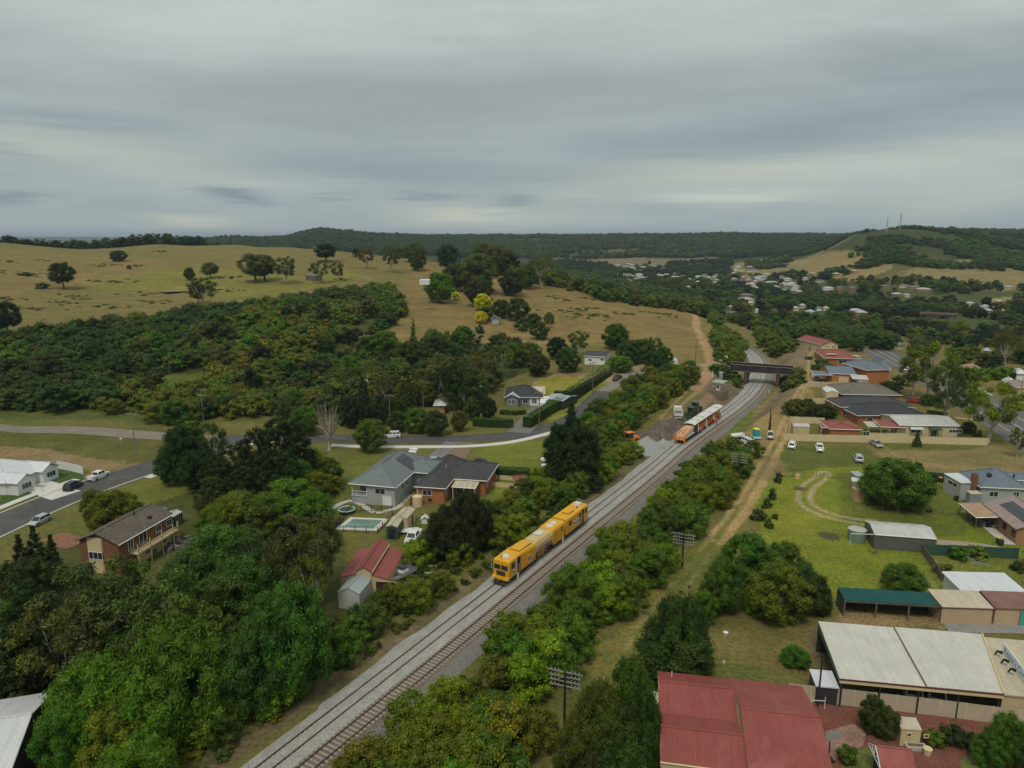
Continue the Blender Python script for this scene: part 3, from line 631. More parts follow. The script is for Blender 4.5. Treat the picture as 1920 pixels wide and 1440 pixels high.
# ballast sleeper ends just showing on the fresh track
b = MB(); s = 32.
while s < 200:
    p = trk(s, -3.5); b.box(-.1, .1, -1.15, 1.15, .08, .205, rot=trk_ang(s), c=(p[0], p[1])); s += .62
tag(b.build('buried_sleepers', M('dusty_sleeper', (.34, .32, .285), .95, var=.3), lt), kind='stuff')
def haze():
    b = MB(); b.box(-16500, 16500, -16500, 16500, -40, 130); o = b.build('haze', M('x_tmp'))
    m, nt, bs = new_mat('haze_air'); nt.nodes.remove(bs); v = nd(nt, 'ShaderNodeVolumePrincipled')
    v.inputs['Density'].default_value = HZ; v.inputs['Color'].default_value = (.60, .74, .92, 1); v.inputs['Anisotropy'].default_value = .2
    nt.links.new(v.outputs[0], nt.nodes['Material Output'].inputs['Volume']); o.data.materials[0] = m; tag(o, kind='stuff')
HZ = .00009
haze()
# ------------------------------------------------------------------ trees: prototypes (real metres), leaf by leaf
def _mesh_np(name, V, F4, F3, shade, mats, midx=None):
    me = bpy.data.meshes.new(name); me.vertices.add(len(V)); me.vertices.foreach_set('co', np.asarray(V, np.float32).ravel())
    n4, n3 = len(F4), len(F3); me.loops.add(n4 * 4 + n3 * 3)
    me.loops.foreach_set('vertex_index', np.r_[np.asarray(F4).ravel(), np.asarray(F3).ravel()].astype(np.int32))
    me.polygons.add(n4 + n3); me.polygons.foreach_set('loop_start', np.r_[np.arange(n4) * 4, n4 * 4 + np.arange(n3) * 3].astype(np.int32))
    for m in mats: me.materials.append(m)
    if midx is not None: me.polygons.foreach_set('material_index', np.asarray(midx, np.int32))
    a = me.color_attributes.new('shade', 'FLOAT_COLOR', 'POINT'); a.data.foreach_set('color', np.c_[shade, np.ones(len(V))].astype(np.float32).ravel())
    me.update(calc_edges=True); return me
_ico = None
def ico():
    global _ico
    if _ico is None:
        import bmesh
        b = bmesh.new(); bmesh.ops.create_icosphere(b, subdivisions=2, radius=1); b.verts.ensure_lookup_table()
        _ico = (np.array([v.co for v in b.verts]), np.array([[v.index for v in f.verts] for f in b.faces])); b.free()
    return _ico
def leaves(g, clumps, dens, size, droop=0., shell=.62, up=.25, core=.0, stretch=1.):
    """clumps: (N,4) x y z r (+ optional z-squash). Rhombic leaf sprays through each clump's volume."""
    V = []; SH = []; F3 = []; nv = 0; C = np.asarray(clumps, float)
    for (x, y, z, r) in C:
        n = max(14, int(dens * r * r)); d = g.normal(size=(n, 3)); d /= np.linalg.norm(d, axis=1)[:, None]
        rad = shell + (1 - shell) * g.random(n) ** .6; rad = np.where(g.random(n) < .12, g.random(n), rad) * (1 + .2 * g.normal(size=n))
        p = np.array((x, y, z)) + d * rad[:, None] * r * np.array((1, 1, .82)); p[:, 2] -= droop * r * g.random(n) * (np.hypot(d[:, 0], d[:, 1]))
        nr = d * .9 + g.normal(size=(n, 3)) * .55 + (0, 0, up); nr /= np.linalg.norm(nr, axis=1)[:, None]
        t = np.cross(nr, g.normal(size=(n, 3))); t[:, 2] -= droop * .8; t /= np.linalg.norm(t, axis=1)[:, None]; b = np.cross(nr, t)
        s = size * (.55 + .9 * g.random(n))[:, None]; l = s * 1.25 * stretch; w = s * .62
        q = np.stack([p - t * l * .5, p + b * w * .5, p + t * l * .5 , p - b * w * .5], 1); V.append(q.reshape(-1, 3)); nv += n * 4
        hue = 1 + .06 * g.normal(); base = .72 + .5 * g.random(); k = base * (.72 + .56 * g.random(n)); red = 1 + .1 * (g.random(n) - .5)
        col = np.stack([k * hue * red, k, k * (2 - hue) * .9], 1); SH.append(np.repeat(col, 4, 0))
    V = np.concatenate(V); SH = np.concatenate(SH); F4 = np.arange(len(V)).reshape(-1, 4)
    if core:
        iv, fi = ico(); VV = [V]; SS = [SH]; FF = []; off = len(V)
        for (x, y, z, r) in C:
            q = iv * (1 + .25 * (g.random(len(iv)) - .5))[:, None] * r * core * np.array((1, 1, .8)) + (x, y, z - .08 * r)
            VV.append(q); SS.append(np.full((len(q), 3), .62)); FF.append(fi + off); off += len(q)  # core blobs toned darker, standing in for shade inside each clump
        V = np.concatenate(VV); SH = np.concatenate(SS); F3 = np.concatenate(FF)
    else: F3 = np.zeros((0, 3), int)
    return V, F4, F3, SH
def blobs(g, n, R_, z0, z1, rr, flat=1., top=1.0, fill=.25):
    """clump centres over a crown from z0 to z1, radius R_, clump radius about rr"""
    out = []; H = z1 - z0; ga = 2.39996; i = 0
    for i in range(n):
        t = (i + .5) / n; zz = t; prof = math.sin(math.pi * (.12 + .80 * zz ** top)) ** .7
        a = i * ga + g.normal() * .3; q = R_ * prof * (.95 if g.random() > fill else .45) * (.8 + .3 * g.random()); r = rr * (.7 + .6 * g.random())
        q = max(q - r * .45, 0.); out.append((math.cos(a) * q, math.sin(a) * q, z0 + H * zz - r * .2, r))
    return out
def limbs(g, trunk_h, targets, r0, mat, lean=.3, name='trunk'):
    b = MB(); top = (g.normal() * lean, g.normal() * lean, trunk_h); mid = (top[0] * .3, top[1] * .3, trunk_h * .5)
    b.tube([(0, 0, -.4), mid, top], [r0 * 1.25, r0 * .85, r0 * .62], 7)
    for (x, y, z, r) in targets:
        s = (top[0] * .8, top[1] * .8, trunk_h * (.72 + .26 * g.random())); e = (x, y, z)
        m = (s[0] * .45 + x * .55 + g.normal() * .25, s[1] * .45 + y * .55 + g.normal() * .25, s[2] * .5 + z * .5 - .1 * (z - s[2]) + .3)
        b.tube([s, m, e], [r0 * .40, r0 * .24, r0 * .07], 5)
        for _ in range(2):
            e2 = (x + g.normal() * r * .7, y + g.normal() * r * .7, z + abs(g.normal()) * r * .6); b.tube([m, ((m[0] + e2[0]) / 2 + g.normal() * .2, (m[1] + e2[1]) / 2, (m[2] + e2[2]) / 2 + .1), e2], [r0 * .17, r0 * .11, r0 * .04], 4)
    return b
PROTO = {}       # kind -> list of (crown mesh, trunk mesh or None, nominal width, nominal height)
def add_proto(kind, crown, trunk, w, h): PROTO.setdefault(kind, []).append((crown, trunk, w, h))
def trunk_mesh(b, mat):
    o = b.build('trunk', mat, smooth=True); me = o.data; bpy.data.objects.remove(o); return me
def mk(kind, g, clumps, w, h, dens, size, trunk=None, tmat=None, **kw):
    V, F4, F3, SH = leaves(g, clumps, dens, size, **kw)
    for ci, (x, y, z, r) in enumerate(clumps): pass
    add_proto(kind, _mesh_np('crown', V, F4, F3, SH, [LEAF]), trunk_mesh(trunk, tmat or BARK) if trunk else None, w, h)
def build_protos():
    for k in range(3):          # round broadleaf, 10 m wide 10 m tall
        g = np.random.default_rng(100 + k); C = blobs(g, 84, 5., 1.6, 9.6, 1.0, fill=.2)
        mk('round', g, C, 10, 10, 250, .24, limbs(g, 3.2, [C[i] for i in range(4, 84, 11)], .3, BARK), core=.62)
    for k in range(3):          # drooping bright peppercorn, 12 x 11
        g = np.random.default_rng(140 + k); C = blobs(g, 84, 6., 1.2, 10.6, 1.15, fill=.2)
        C += [(x * 1.02, y * 1.02, z - r * .9, r * .62) for x, y, z, r in C[:60]]
        mk('droop', g, C, 12.5, 11, 230, .22, limbs(g, 3.0, [C[i] for i in range(4, 80, 10)], .4, BARK), droop=.7, core=.58, stretch=1.7)
    for k in range(3):          # domed pasture gum with a clear trunk, 10 x 12
        g = np.random.default_rng(160 + k); C = blobs(g, 52, 5., 3.6, 11.6, 1.15, fill=.2)
        mk('domed', g, C, 10, 12.2, 230, .27, limbs(g, 4.6, [C[i] for i in range(4, 52, 7)], .34, BARK), core=.6)
    for k in range(4):          # airy gum, 11 x 16, pale limbs showing
        g = np.random.default_rng(180 + k); C = []
        for i in range(30):
            a = i * 2.4 + g.normal() * .3; t = (i + .5) / 30; q = (1.2 + 4.3 * math.sin(math.pi * (.15 + .7 * t))) * (.55 + .5 * g.random()); C.append((math.cos(a) * q, math.sin(a) * q, 6.2 + 8.9 * t + g.normal() * .3, .8 + .75 * g.random()))
        mk('gum', g, C, 11, 16, 210, .31, limbs(g, 5.5, [C[i] for i in range(2, 30, 2)], .36, BARKP, .5), BARKP, droop=.5, shell=.3, stretch=1.4)
    for k in range(5):          # dense wattle / privet bush, 5.4 x 4.6
        g = np.random.default_rng(220 + k); C = blobs(g, 44, 2.8, .25, 4.35, .66, fill=.3, top=1.15)
        mk('bush', g, C, 5.4, 4.6, 290, .17, core=.62)
    for k in range(3):          # dark casuarina / cypress, ragged cone, 6 x 13
        g = np.random.default_rng(260 + k); C = []
        for i in range(52):
            t = (i + .5) / 52; q = 3.1 * (1 - t) ** .8 * (.65 + .45 * g.random()); a = i * 2.4; r = .95 * (1.15 - .75 * t) * (.8 + .4 * g.random()); C.append((math.cos(a) * max(q - r * .3, 0), math.sin(a) * max(q - r * .3, 0), 1.0 + 11.5 * t, r))
        mk('conifer', g, C, 6.4, 13, 190, .25, limbs(g, 8., C[:6:2], .28, BARK, .1), droop=-.1, core=.68, stretch=1.5)
    for k in range(2):          # ragged she-oak, 8 x 13
        g = np.random.default_rng(280 + k); C = []
        for i in range(60):
            t = (i + .5) / 60; q = (3.9 * math.sin(math.pi * (.22 + .70 * t)) ** .8) * (.5 + .55 * g.random()); a = i * 2.4; r = (.75 + .5 * g.random()) * (1.1 - .4 * t); C.append((math.cos(a) * q, math.sin(a) * q, 1.5 + 11 * t, r))
        mk('sheoak', g, C, 8.4, 13, 130, .26, limbs(g, 8., C[4:50:5], .26, BARK, .3), droop=.35, core=.5, shell=.35, stretch=2.2)
    g = np.random.default_rng(300); C = [(g.normal() * .15, g.normal() * .15, .5 + .36 * i, .55 * (1.1 - .035 * i)) for i in range(22)]
    mk('column', g, C, 1.6, 8.8, 320, .16, limbs(g, 4, [], .12, BARK, 0), core=.7)
    for k in range(1):          # bare white gum
        g = np.random.default_rng(320 + k); T = [(math.cos(i * 2.4) * (1.5 + 2.6 * g.random()), math.sin(i * 2.4) * (1.5 + 2.6 * g.random()), 6 + 6.8 * i / 34, 1.) for i in range(34)]
        b = limbs(g, 4.2, T, .42, BARKP, .4)
        C = [(x + g.normal() * .4, y + g.normal() * .4, z + .5, .42) for x, y, z, r in T for _ in range(2)]
        mk('bare', g, C, 9, 14, 130, .19, b, BARKP, shell=.1, droop=.4)
    g = np.random.default_rng(333); C = [(math.cos(i * 2.4) * .5, math.sin(i * 2.4) * .5, .5 + .1 * i, .42) for i in range(9)]
    mk('shrub', g, C, 1.9, 1.7, 520, .12, core=.7)
    for k in range(2):          # spreading gum with a flat layered crown
        g = np.random.default_rng(340 + k); C = []
        for i in range(34):
            a = i * 2.4 + g.normal() * .3; q = 5.6 * math.sqrt((i + .5) / 34) * (.8 + .3 * g.random()); C.append((math.cos(a) * q, math.sin(a) * q, 9.6 - (q / 5.6) ** 2 * 2.6 + g.normal() * .6, .9 + .6 * g.random()))
        mk('spread', g, C, 12.4, 11, 120, .26, limbs(g, 5., [C[i] for i in range(1, 34, 3)], .34, BARKP, .5), BARKP, droop=.3, shell=.3)
build_protos()
# low-detail kinds for masses too many to count: one crown+trunk mesh each, tinted per instance
FARK = {}
def build_far():
    for kind, seeds, w, h in (('fbush', 4, 5., 4.2), ('fround', 3, 9., 9.), ('fgum', 3, 9., 13.), ('fcone', 2, 5., 12.)):
        for k in range(seeds):
            g = np.random.default_rng(500 + k + len(kind) * 17)
            if kind == 'fbush': C = blobs(g, 10, 2.5, .3, 3.8, 1.05); d, s = 46, .42
            elif kind == 'fround': C = blobs(g, 14, 4.4, 1.6, 8.4, 1.7); d, s = 26, .62
            elif kind == 'fgum': C = [(math.cos(i * 2.4) * 3.1 * (.3 + .7 * g.random()), math.sin(i * 2.4) * 3.1 * (.3 + .7 * g.random()), 5 + 7 * i / 12, 1.35 + .4 * g.random()) for i in range(12)]; d, s = 26, .62
            else: C = [(g.normal() * .3, g.normal() * .3, 1.2 + 10.5 * i / 9, 2.2 * (1.05 - i / 10)) for i in range(9)]; d, s = 26, .6
            V, F4, F3, SH = leaves(g, C, d, s, core=.74 if kind != 'fgum' else .5); mi = [0] * (len(F4) + len(F3))
            if kind != 'fbush':
                b = MB(); b.tube([(0, 0, -.5), (.1, 0, h * .55)], [.3, .16], 4, cap=False); nv = len(V); V = np.r_[V, np.array(b.v)]; SH = np.r_[SH, np.ones((len(b.v), 3))]; F4 = np.r_[F4, np.array(b.f) + nv]
                mi = [0] * (len(F4) - len(b.f)) + [1] * len(b.f) + [0] * len(F3)
            me = _mesh_np('far_' + kind[1:], V, F4, F3, SH, [LEAFI, BARK], mi); FARK.setdefault(kind, []).append((me, w, h))
build_far()
_fc = bpy.data.collections.new('mass_sources'); FIDX = {}
for kind in FARK:
    for j, (me, w, h) in enumerate(FARK[kind]):
        o = bpy.data.objects.new('%s_%02d' % ('mass_source', len(FIDX)), me); _fc.objects.link(o); FIDX[(kind, j)] = len(FIDX)
def mass(name, items):
    """one object of many plants nobody could count. items: (x, y, z, kind, width, height, tint)"""
    n = len(items)
    if not n: return
    me = bpy.data.meshes.new(name); me.vertices.add(n); g = np.random.default_rng(n)
    me.vertices.foreach_set('co', np.array([(i[0], i[1], i[2]) for i in items]).ravel())
    idx = []; scl = []
    for x, y, z, k, w, h, t in items:
        j = int(g.integers(len(FARK[k]))); idx.append(FIDX[(k, j)]); m_, w0, h0 = FARK[k][j]; scl.append((w / w0, w / w0 * (.85 + .3 * g.random()), h / h0))
    for nm, ty, dat, key in (('pick', 'INT', idx, 'value'), ('scl', 'FLOAT_VECTOR', np.array(scl).ravel(), 'vector'),
                             ('rot', 'FLOAT_VECTOR', np.c_[np.zeros((n, 2)), g.random(n) * 6.283].ravel(), 'vector'),
                             ('tint', 'FLOAT_COLOR', np.array([(*i[6], 1) for i in items]).ravel(), 'color')):
        a = me.attributes.new(nm, ty, 'POINT'); a.data.foreach_set(key, dat)
    o = bpy.data.objects.new(name, me); COL.objects.link(o); tag(o, kind='stuff')
    ng = bpy.data.node_groups.get('plant_mass')
    if not ng:
        ng = bpy.data.node_groups.new('plant_mass', 'GeometryNodeTree'); ng.interface.new_socket('Geometry', in_out='INPUT', socket_type='NodeSocketGeometry'); ng.interface.new_socket('Geometry', in_out='OUTPUT', socket_type='NodeSocketGeometry')
        a = ng.nodes.new('NodeGroupInput'); z = ng.nodes.new('NodeGroupOutput'); ip = ng.nodes.new('GeometryNodeInstanceOnPoints'); ci = ng.nodes.new('GeometryNodeCollectionInfo')
        ci.inputs['Collection'].default_value = _fc; ci.inputs['Separate Children'].default_value = True; ci.inputs['Reset Children'].default_value = True
        def nattr(nm, ty): q = ng.nodes.new('GeometryNodeInputNamedAttribute'); q.data_type = ty; q.inputs[0].default_value = nm; return q.outputs['Attribute']
        L = ng.links.new; L(a.outputs[0], ip.inputs['Points']); L(ci.outputs[0], ip.inputs['Instance']); ip.inputs['Pick Instance'].default_value = True
        L(nattr('pick', 'INT'), ip.inputs['Instance Index']); L(nattr('rot', 'FLOAT_VECTOR'), ip.inputs['Rotation']); L(nattr('scl', 'FLOAT_VECTOR'), ip.inputs['Scale']); L(ip.outputs[0], z.inputs[0])
    md = o.modifiers.new('plants', 'NODES'); md.node_group = ng; return o
# ------------------------------------------------------------------ planting
BR, GR, OL, DK, VD, BL, YG, GM, GMO, YE = (.078, .150, .014), (.064, .112, .014), (.104, .120, .013), (.042, .068, .016), (.022, .036, .012), (.052, .100, .022), (.128, .162, .012), (.082, .098, .030), (.075, .090, .024), (.44, .43, .012)
TINTN = {BR: 'bright green', GR: 'mid-green', OL: 'olive', DK: 'dark green', VD: 'near-black green', BL: 'bluish green', YG: 'yellow-green', GM: 'grey-green', GMO: 'brownish olive', YE: 'golden yellow'}
KN = {'domed': ('gum_tree', 'domed gum tree', 'tree'), 'round': ('leafy_tree', 'rounded tree', 'tree'), 'droop': ('pepper_tree', 'weeping tree', 'tree'), 'gum': ('gum_tree', 'gum tree', 'tree'), 'bush': ('bush', 'bush', 'shrub'),
      'conifer': ('conifer', 'conifer', 'tree'), 'sheoak': ('sheoak_tree', 'she-oak', 'tree'), 'column': ('slender_cypress', 'slender column of foliage', 'tree'), 'bare': ('bare_gum_tree', 'nearly leafless pale gum', 'tree'),
      'shrub': ('garden_shrub', 'small garden shrub', 'shrub'), 'spread': ('spreading_gum_tree', 'wide flat-topped gum tree', 'tree')}
PLANTS = []      # dict per plant
def plant(kind, x, y, w, h, tint, label=None, group=None):
    if math.hypot(x, y) < 330:
        o_ = float(trk_off(np.array([x]), np.array([y]))[0][0])
        if -7.6 - w * .3 < o_ < 4.2 + w * .28: return
    PLANTS.append(dict(k=kind, x=x, y=y, z=tz(x, y), w=w, h=h, t=tint, label=label, group=group))
def top(kind, u, v, h, wpx, tint, label=None, w=None):
    """a tree whose crown top shows at pixel (u, v) and which stands h metres tall, wpx pixels wide"""
    q = Ph(u, v, h * .97); zc = q[1] * _cp + (CH - q[2] - h * .5) * _sp; w = w or wpx * zc / FPX
    if zc > 260 and w > h: h = w * .92; q = Ph(u, v, h * .97)
    plant(kind, q[0], q[1], w, h, tint, label)
def base(kind, u, v, hpx, wpx, tint, label=None):
    """a tree standing at pixel (u, v), hpx pixels tall"""
    q = P(u, v); zc = q[1] * _cp + (CH - q[2]) * _sp; plant(kind, q[0], q[1], wpx * zc / FPX, hpx * zc / FPX / .97, tint, label)
def jt(t, g, s=.16): return tuple(max(.004, c * (1 + s * g.normal())) for c in t)
def scatter_poly(W, spacing, g, jit=.85):
    W = np.asarray(W); x0, y0 = W.min(0); x1, y1 = W.max(0); xs = np.arange(x0, x1, spacing); ys = np.arange(y0, y1, spacing * .87)
    X, Y = np.meshgrid(xs, ys); X = X + (np.arange(len(ys)) % 2)[:, None] * spacing * .5; X = X.ravel() + (g.random(X.size) - .5) * spacing * jit; Y = Y.ravel() + (g.random(Y.size) - .5) * spacing * jit
    m = inside(X, Y, W); return np.c_[X[m], Y[m]]
# ------------------------------------------------------------------ building kit
GLASS, _nt, _bs = new_mat('dark_glass'); _bs.inputs['Base Color'].default_value = (.028, .034, .038, 1); _bs.inputs['Roughness'].default_value = .12; _bs.inputs['Specular IOR Level'].default_value = .6
WHITE = M('white_paint', (.72, .72, .69), .55, var=.1); CREAM = M('cream_paint', (.62, .50, .29), .7, var=.14); CREAMW = M('cream_boards', (.60, .50, .31), .7, var=.12, pat='board')
BRICKR = M('red_brick', (.34, .125, .055), .9, var=.2, pat='brick'); BRICKB = M('brown_brick', (.20, .085, .045), .9, var=.25, pat='brick'); BRICKT = M('tan_brick', (.33, .17, .09), .9, var=.2, pat='brick')
GREYB = M('grey_weatherboard', (.38, .405, .385), .75, var=.12, pat='board'); WHITEB = M('white_weatherboard', (.66, .68, .66), .7, var=.1, pat='board')
RF_GREY = M('grey_metal_roof', (.175, .205, .195), .5, .15, var=.14, pat='corr'); RF_BLUE = M('blue_grey_roof', (.165, .195, .23), .5, .15, var=.18, pat='corr'); RF_WHITE = M('white_metal_roof', (.68, .70, .70), .45, .1, var=.12, pat='corr')
RF_PALE = M('pale_metal_roof', (.56, .56, .53), .5, .1, var=.22, pat='corr', col2=(.47, .45, .40)); RF_CREAM = M('cream_metal_roof', (.56, .49, .35), .55, .1, var=.18, pat='corr'); RF_RED = M('red_metal_roof', (.285, .072, .056), .5, .05, var=.18, scale=.25, pat='corr', col2=(.31, .105, .085))
TL_DARK = M('charcoal_tiles', (.066, .064, .064), .7, var=.25, pat='tile'); TL_BROWN = M('brown_tiles', (.135, .105, .08), .8, var=.35, pat='tile', col2=(.10, .092, .08)); TL_RED = M('terracotta_tiles', (.29, .095, .06), .75, var=.3, pat='tile'); TL_OLIVE = M('olive_tiles', (.17, .15, .115), .8, var=.25, pat='tile'); TL_BLACK = M('black_tiles', (.045, .046, .05), .6, var=.2, pat='tile')
RF_ROSE = M('dusty_rose_roof', (.36, .27, .235), .55, .1, var=.2, pat='corr'); RF_RUST = M('rusty_roof', (.26, .14, .11), .8, .1, var=.4, pat='corr', col2=(.17, .09, .07)); RF_OCH = M('faded_orange_roof', (.44, .29, .18), .6, .1, var=.25, pat='corr')
CHAR = M('charcoal_metal', (.06, .06, .062), .5, .3, var=.2, pat='rib'); GREENM = M('green_metal', (.045, .105, .07), .6, .1, var=.2, pat='rib'); GREYRIB = M('dark_grey_cladding', (.125, .12, .115), .6, .1, var=.15, pat='rib'); CREAMRIB = M('cream_cladding', (.55, .44, .255), .6, var=.14, pat='rib'); TANRIB = M('tan_cladding', (.52, .38, .235), .65, var=.14, pat='rib')
GALV = M('galvanised_steel', (.42, .43, .43), .45, .5, var=.2); BLACK = M('black_rubber_and_shade', (.022, .022, .022), .8, var=.2); DARKM = M('dark_steel', (.05, .05, .05), .6, .4, var=.3); TIMB = M('weathered_timber', (.17, .125, .085), .9, var=.4, scale=2); TIMBP = M('fresh_timber', (.50, .36, .19), .85, var=.25, scale=2); SOLAR = M('solar_cell', (.035, .036, .05), .25, var=.15, spec=.6)  # BLACK also colours the panels that stand in for shade in openings
class Frame:
    """a plan frame on the ground; x along A->B, y to the left of it. A, B are points seen at height h"""
    def __init__(s, A, B, h=0., zg=None):
        q = Ph(A[0], A[1], h); s.zg = q[2] if zg is None else zg; a = Pz(A[0], A[1], s.zg + h); b = Pz(B[0], B[1], s.zg + h)
        s.o = a[:2]; s.ang = math.atan2(b[1] - a[1], b[0] - a[0]); s.w = float(np.linalg.norm(b[:2] - a[:2]))
    def l(s, u, v, h=0.):
        q = Pz(u, v, s.zg + h)[:2] - s.o; c, n = math.cos(s.ang), math.sin(s.ang); return (q[0] * c + q[1] * n, -q[0] * n + q[1] * c)
    def wpt(s, x, y): c, n = math.cos(s.ang), math.sin(s.ang); return (s.o[0] + x * c - y * n, s.o[1] + x * n + y * c)
    def root(s, name, label, cat, group=None): return thing(name, label, cat, (s.o[0], s.o[1], s.zg), s.ang, group)
def roof_part(root, kind, x0, x1, y0, y1, h, rise, mat, cap=None, name='roof', th=.14, axis=None, gut=WHITE, label=None):
    b = MB(); w, d = x1 - x0, y1 - y0; axis = axis or ('x' if w >= d else 'y'); caps = []
    P4 = [(x0, y0, h), (x1, y0, h), (x1, y1, h), (x0, y1, h)]
    if kind == 'hip':
        if axis == 'x': m = (y0 + y1) / 2; r = min(d / 2, w / 2 - .2); R0, R1 = (x0 + r, m, h + rise), (x1 - r, m, h + rise); b.poly([P4[0], P4[1], R1, R0]); b.poly([P4[1], P4[2], R1]); b.poly([P4[2], P4[3], R0, R1]); b.poly([P4[3], P4[0], R0]); caps = [(P4[0], R0), (P4[3], R0), (P4[1], R1), (P4[2], R1), (R0, R1)]
        else: m = (x0 + x1) / 2; r = min(w / 2, d / 2 - .2); R0, R1 = (m, y0 + r, h + rise), (m, y1 - r, h + rise); b.poly([P4[0], P4[1], R0]); b.poly([P4[1], P4[2], R1, R0]); b.poly([P4[2], P4[3], R1]); b.poly([P4[3], P4[0], R0, R1]); caps = [(P4[0], R0), (P4[1], R0), (P4[2], R1), (P4[3], R1), (R0, R1)]
    elif kind == 'gable':
        if axis == 'x': m = (y0 + y1) / 2; R0, R1 = (x0, m, h + rise), (x1, m, h + rise); b.poly([P4[0], P4[1], R1, R0]); b.poly([P4[2], P4[3], R0, R1])
        else: m = (x0 + x1) / 2; R0, R1 = (m, y0, h + rise), (m, y1, h + rise); b.poly([P4[1], P4[2], R1, R0]); b.poly([P4[3], P4[0], R0, R1])
        caps = [(R0, R1)]
    else:                     # skillion: rise is the extra height at the back (y1), negative at the front
        q = [(x0, y0, h), (x1, y0, h), (x1, y1, h + rise), (x0, y1, h + rise)]; b.poly(q); P4 = q
    nt = len(b.f); top_ = [[b.v[k] for k in f] for f in b.f]
    for f in top_: b.poly([(p[0], p[1], p[2] - th) for p in f][::-1])
    for i in range(4):
        p, q = P4[i], P4[(i + 1) % 4]
        if kind == 'gable' and ((axis == 'x' and i in (1, 3)) or (axis == 'y' and i in (0, 2))):
            R_ = R1 if (i == 1 or (axis == 'y' and i == 2)) else R0
            for a, c in ((p, R_), (R_, q)): b.poly([a, (a[0], a[1], a[2] - th), (c[0], c[1], c[2] - th), c][::-1])
        else: b.poly([p, (p[0], p[1], p[2] - th), (q[0], q[1], q[2] - th), q][::-1])
    o = b.build(name, mat, root)
    if label: o['label'] = label
    if caps:
        c = MB()
        for p, q in caps: c.tube([(p[0], p[1], p[2] + .03), (q[0], q[1], q[2] + .03)], .11, 5)
        c.build('ridge_cap', cap or mat, o)
    if gut:
        c = MB()
        for i in range(4):
            p, q = P4[i], P4[(i + 1) % 4]
            if kind == 'gable' and ((axis == 'x' and i in (1, 3)) or (axis == 'y' and i in (0, 2))): continue
            c.tube([(p[0], p[1], p[2] - .1), (q[0], q[1], q[2] - .1)], .09, 4)
        c.build('gutter', gut, o)
    return o
def walls(root, x0, x1, y0, y1, h, mat, z0=-.4, gable=None, rise=0., name='wall'):
    b = MB()
    for i, (p, q) in enumerate((((x0, y0), (x1, y0)), ((x1, y0), (x1, y1)), ((x1, y1), (x0, y1)), ((x0, y1), (x0, y0)))):
        b.poly([(p[0], p[1], z0), (q[0], q[1], z0), (q[0], q[1], h), (p[0], p[1], h)])
        if gable and ((gable == 'x' and i in (1, 3)) or (gable == 'y' and i in (0, 2))):
            m = ((p[0] + q[0]) / 2, (p[1] + q[1]) / 2); b.poly([(p[0], p[1], h), (q[0], q[1], h), (m[0], m[1], h + rise)])
    return b.build(name, mat, root)
def opening(root, rect, side, t, z, w, h, frame=WHITE, name='window', pane=GLASS, mull=1, depth=.06):
    """window or door set proud on a wall face; t metres along the face from its left as seen from outside"""
    x0, x1, y0, y1 = rect
    o = {'F': (x0, y0, 0.), 'R': (x1, y0, math.pi / 2), 'B': (x1, y1, math.pi), 'L': (x0, y1, -math.pi / 2)}[side]
    f = MB(); a, b_ = t, t + w; fw = .08
    f.box(a, b_, -depth, -.004, z, z + fw).box(a, b_, -depth, -.004, z + h - fw, z + h).box(a, a + fw, -depth, -.004, z + fw, z + h - fw).box(b_ - fw, b_, -depth, -.004, z + fw, z + h - fw)
    for k in range(mull): m = a + w * (k + 1) / (mull + 1); f.box(m - .03, m + .03, -depth * .9, -.004, z + fw, z + h - fw)
    fo = f.build(name, frame, root); fo.location = (o[0], o[1], 0); fo.rotation_euler = (0, 0, o[2])
    g = MB(); g.box(a + fw, b_ - fw, -.022, -.005, z + fw, z + h - fw); g.build('pane' if name == 'window' else 'leaf_panel', pane, fo); return fo
def solar(root, fn, nx, ny, x0, y0, sx=1.0, sy=1.65, gap=.03, order=None):
    """panels on a roof plane; fn(x, y) gives height; panels laid in x (sx) and y (sy)"""
    p0 = None
    for i in range(nx):
        for j in range(ny):
            a, b_ = x0 + i * (sx + gap), y0 + j * (sy + gap); q = [(a, b_), (a + sx, b_), (a + sx, b_ + sy), (a, b_ + sy)]
            m = MB(); t = [(x, y, fn(x, y) + .12) for x, y in q]; lo = [(x, y, z - .05) for x, y, z in t]; m.poly(t); m.poly(lo[::-1])
            for k in range(4): m.poly([lo[k], lo[(k + 1) % 4], t[(k + 1) % 4], t[k]])
            m.build('solar_panel', SOLAR, root)
def posts(root, pts, z0, z1, mat=WHITE, r=.06, name='post'):
    for x, y in pts: MB().box(x - r, x + r, y - r, y + r, z0, z1).build(name, mat, root)
def house(name, label, A, B, C, h, roof, rise, rmat, wmat, ov=.55, axis=None, group=None, cat='house', wins=(), z0=-.4, gut=WHITE, cap=None, d=None):
    F = Frame(A, B, h); D = d if d is not None else F.l(C[0], C[1], h)[1]; r = F.root(name, label, cat, group); w = F.w
    ax = axis or ('x' if w >= D else 'y'); rect = (ov, w - ov, ov, D - ov)
    gx = ax if roof == 'gable' else None; k = 1 - 2 * ov / (D if ax == 'x' else w); hh = h - .02
    walls(r, *rect, hh if roof != 'skillion' else h - .16, wmat, z0, gx, rise * k if gx else 0)
    roof_part(r, roof, 0, w, 0, D, h, rise, rmat, axis=ax, gut=gut, cap=cap)
    for wn in wins: opening(r, rect, *wn[:5], **(wn[5] if len(wn) > 5 else {}))
    return r, F, w, D, rect
def win_row(side, n, L, z=.95, w=1.5, h=1.2, off=1.2, **k): return [(side, off + i * (L - 2 * off - w) / max(1, n - 1), z, w, h, k) for i in range(n)]
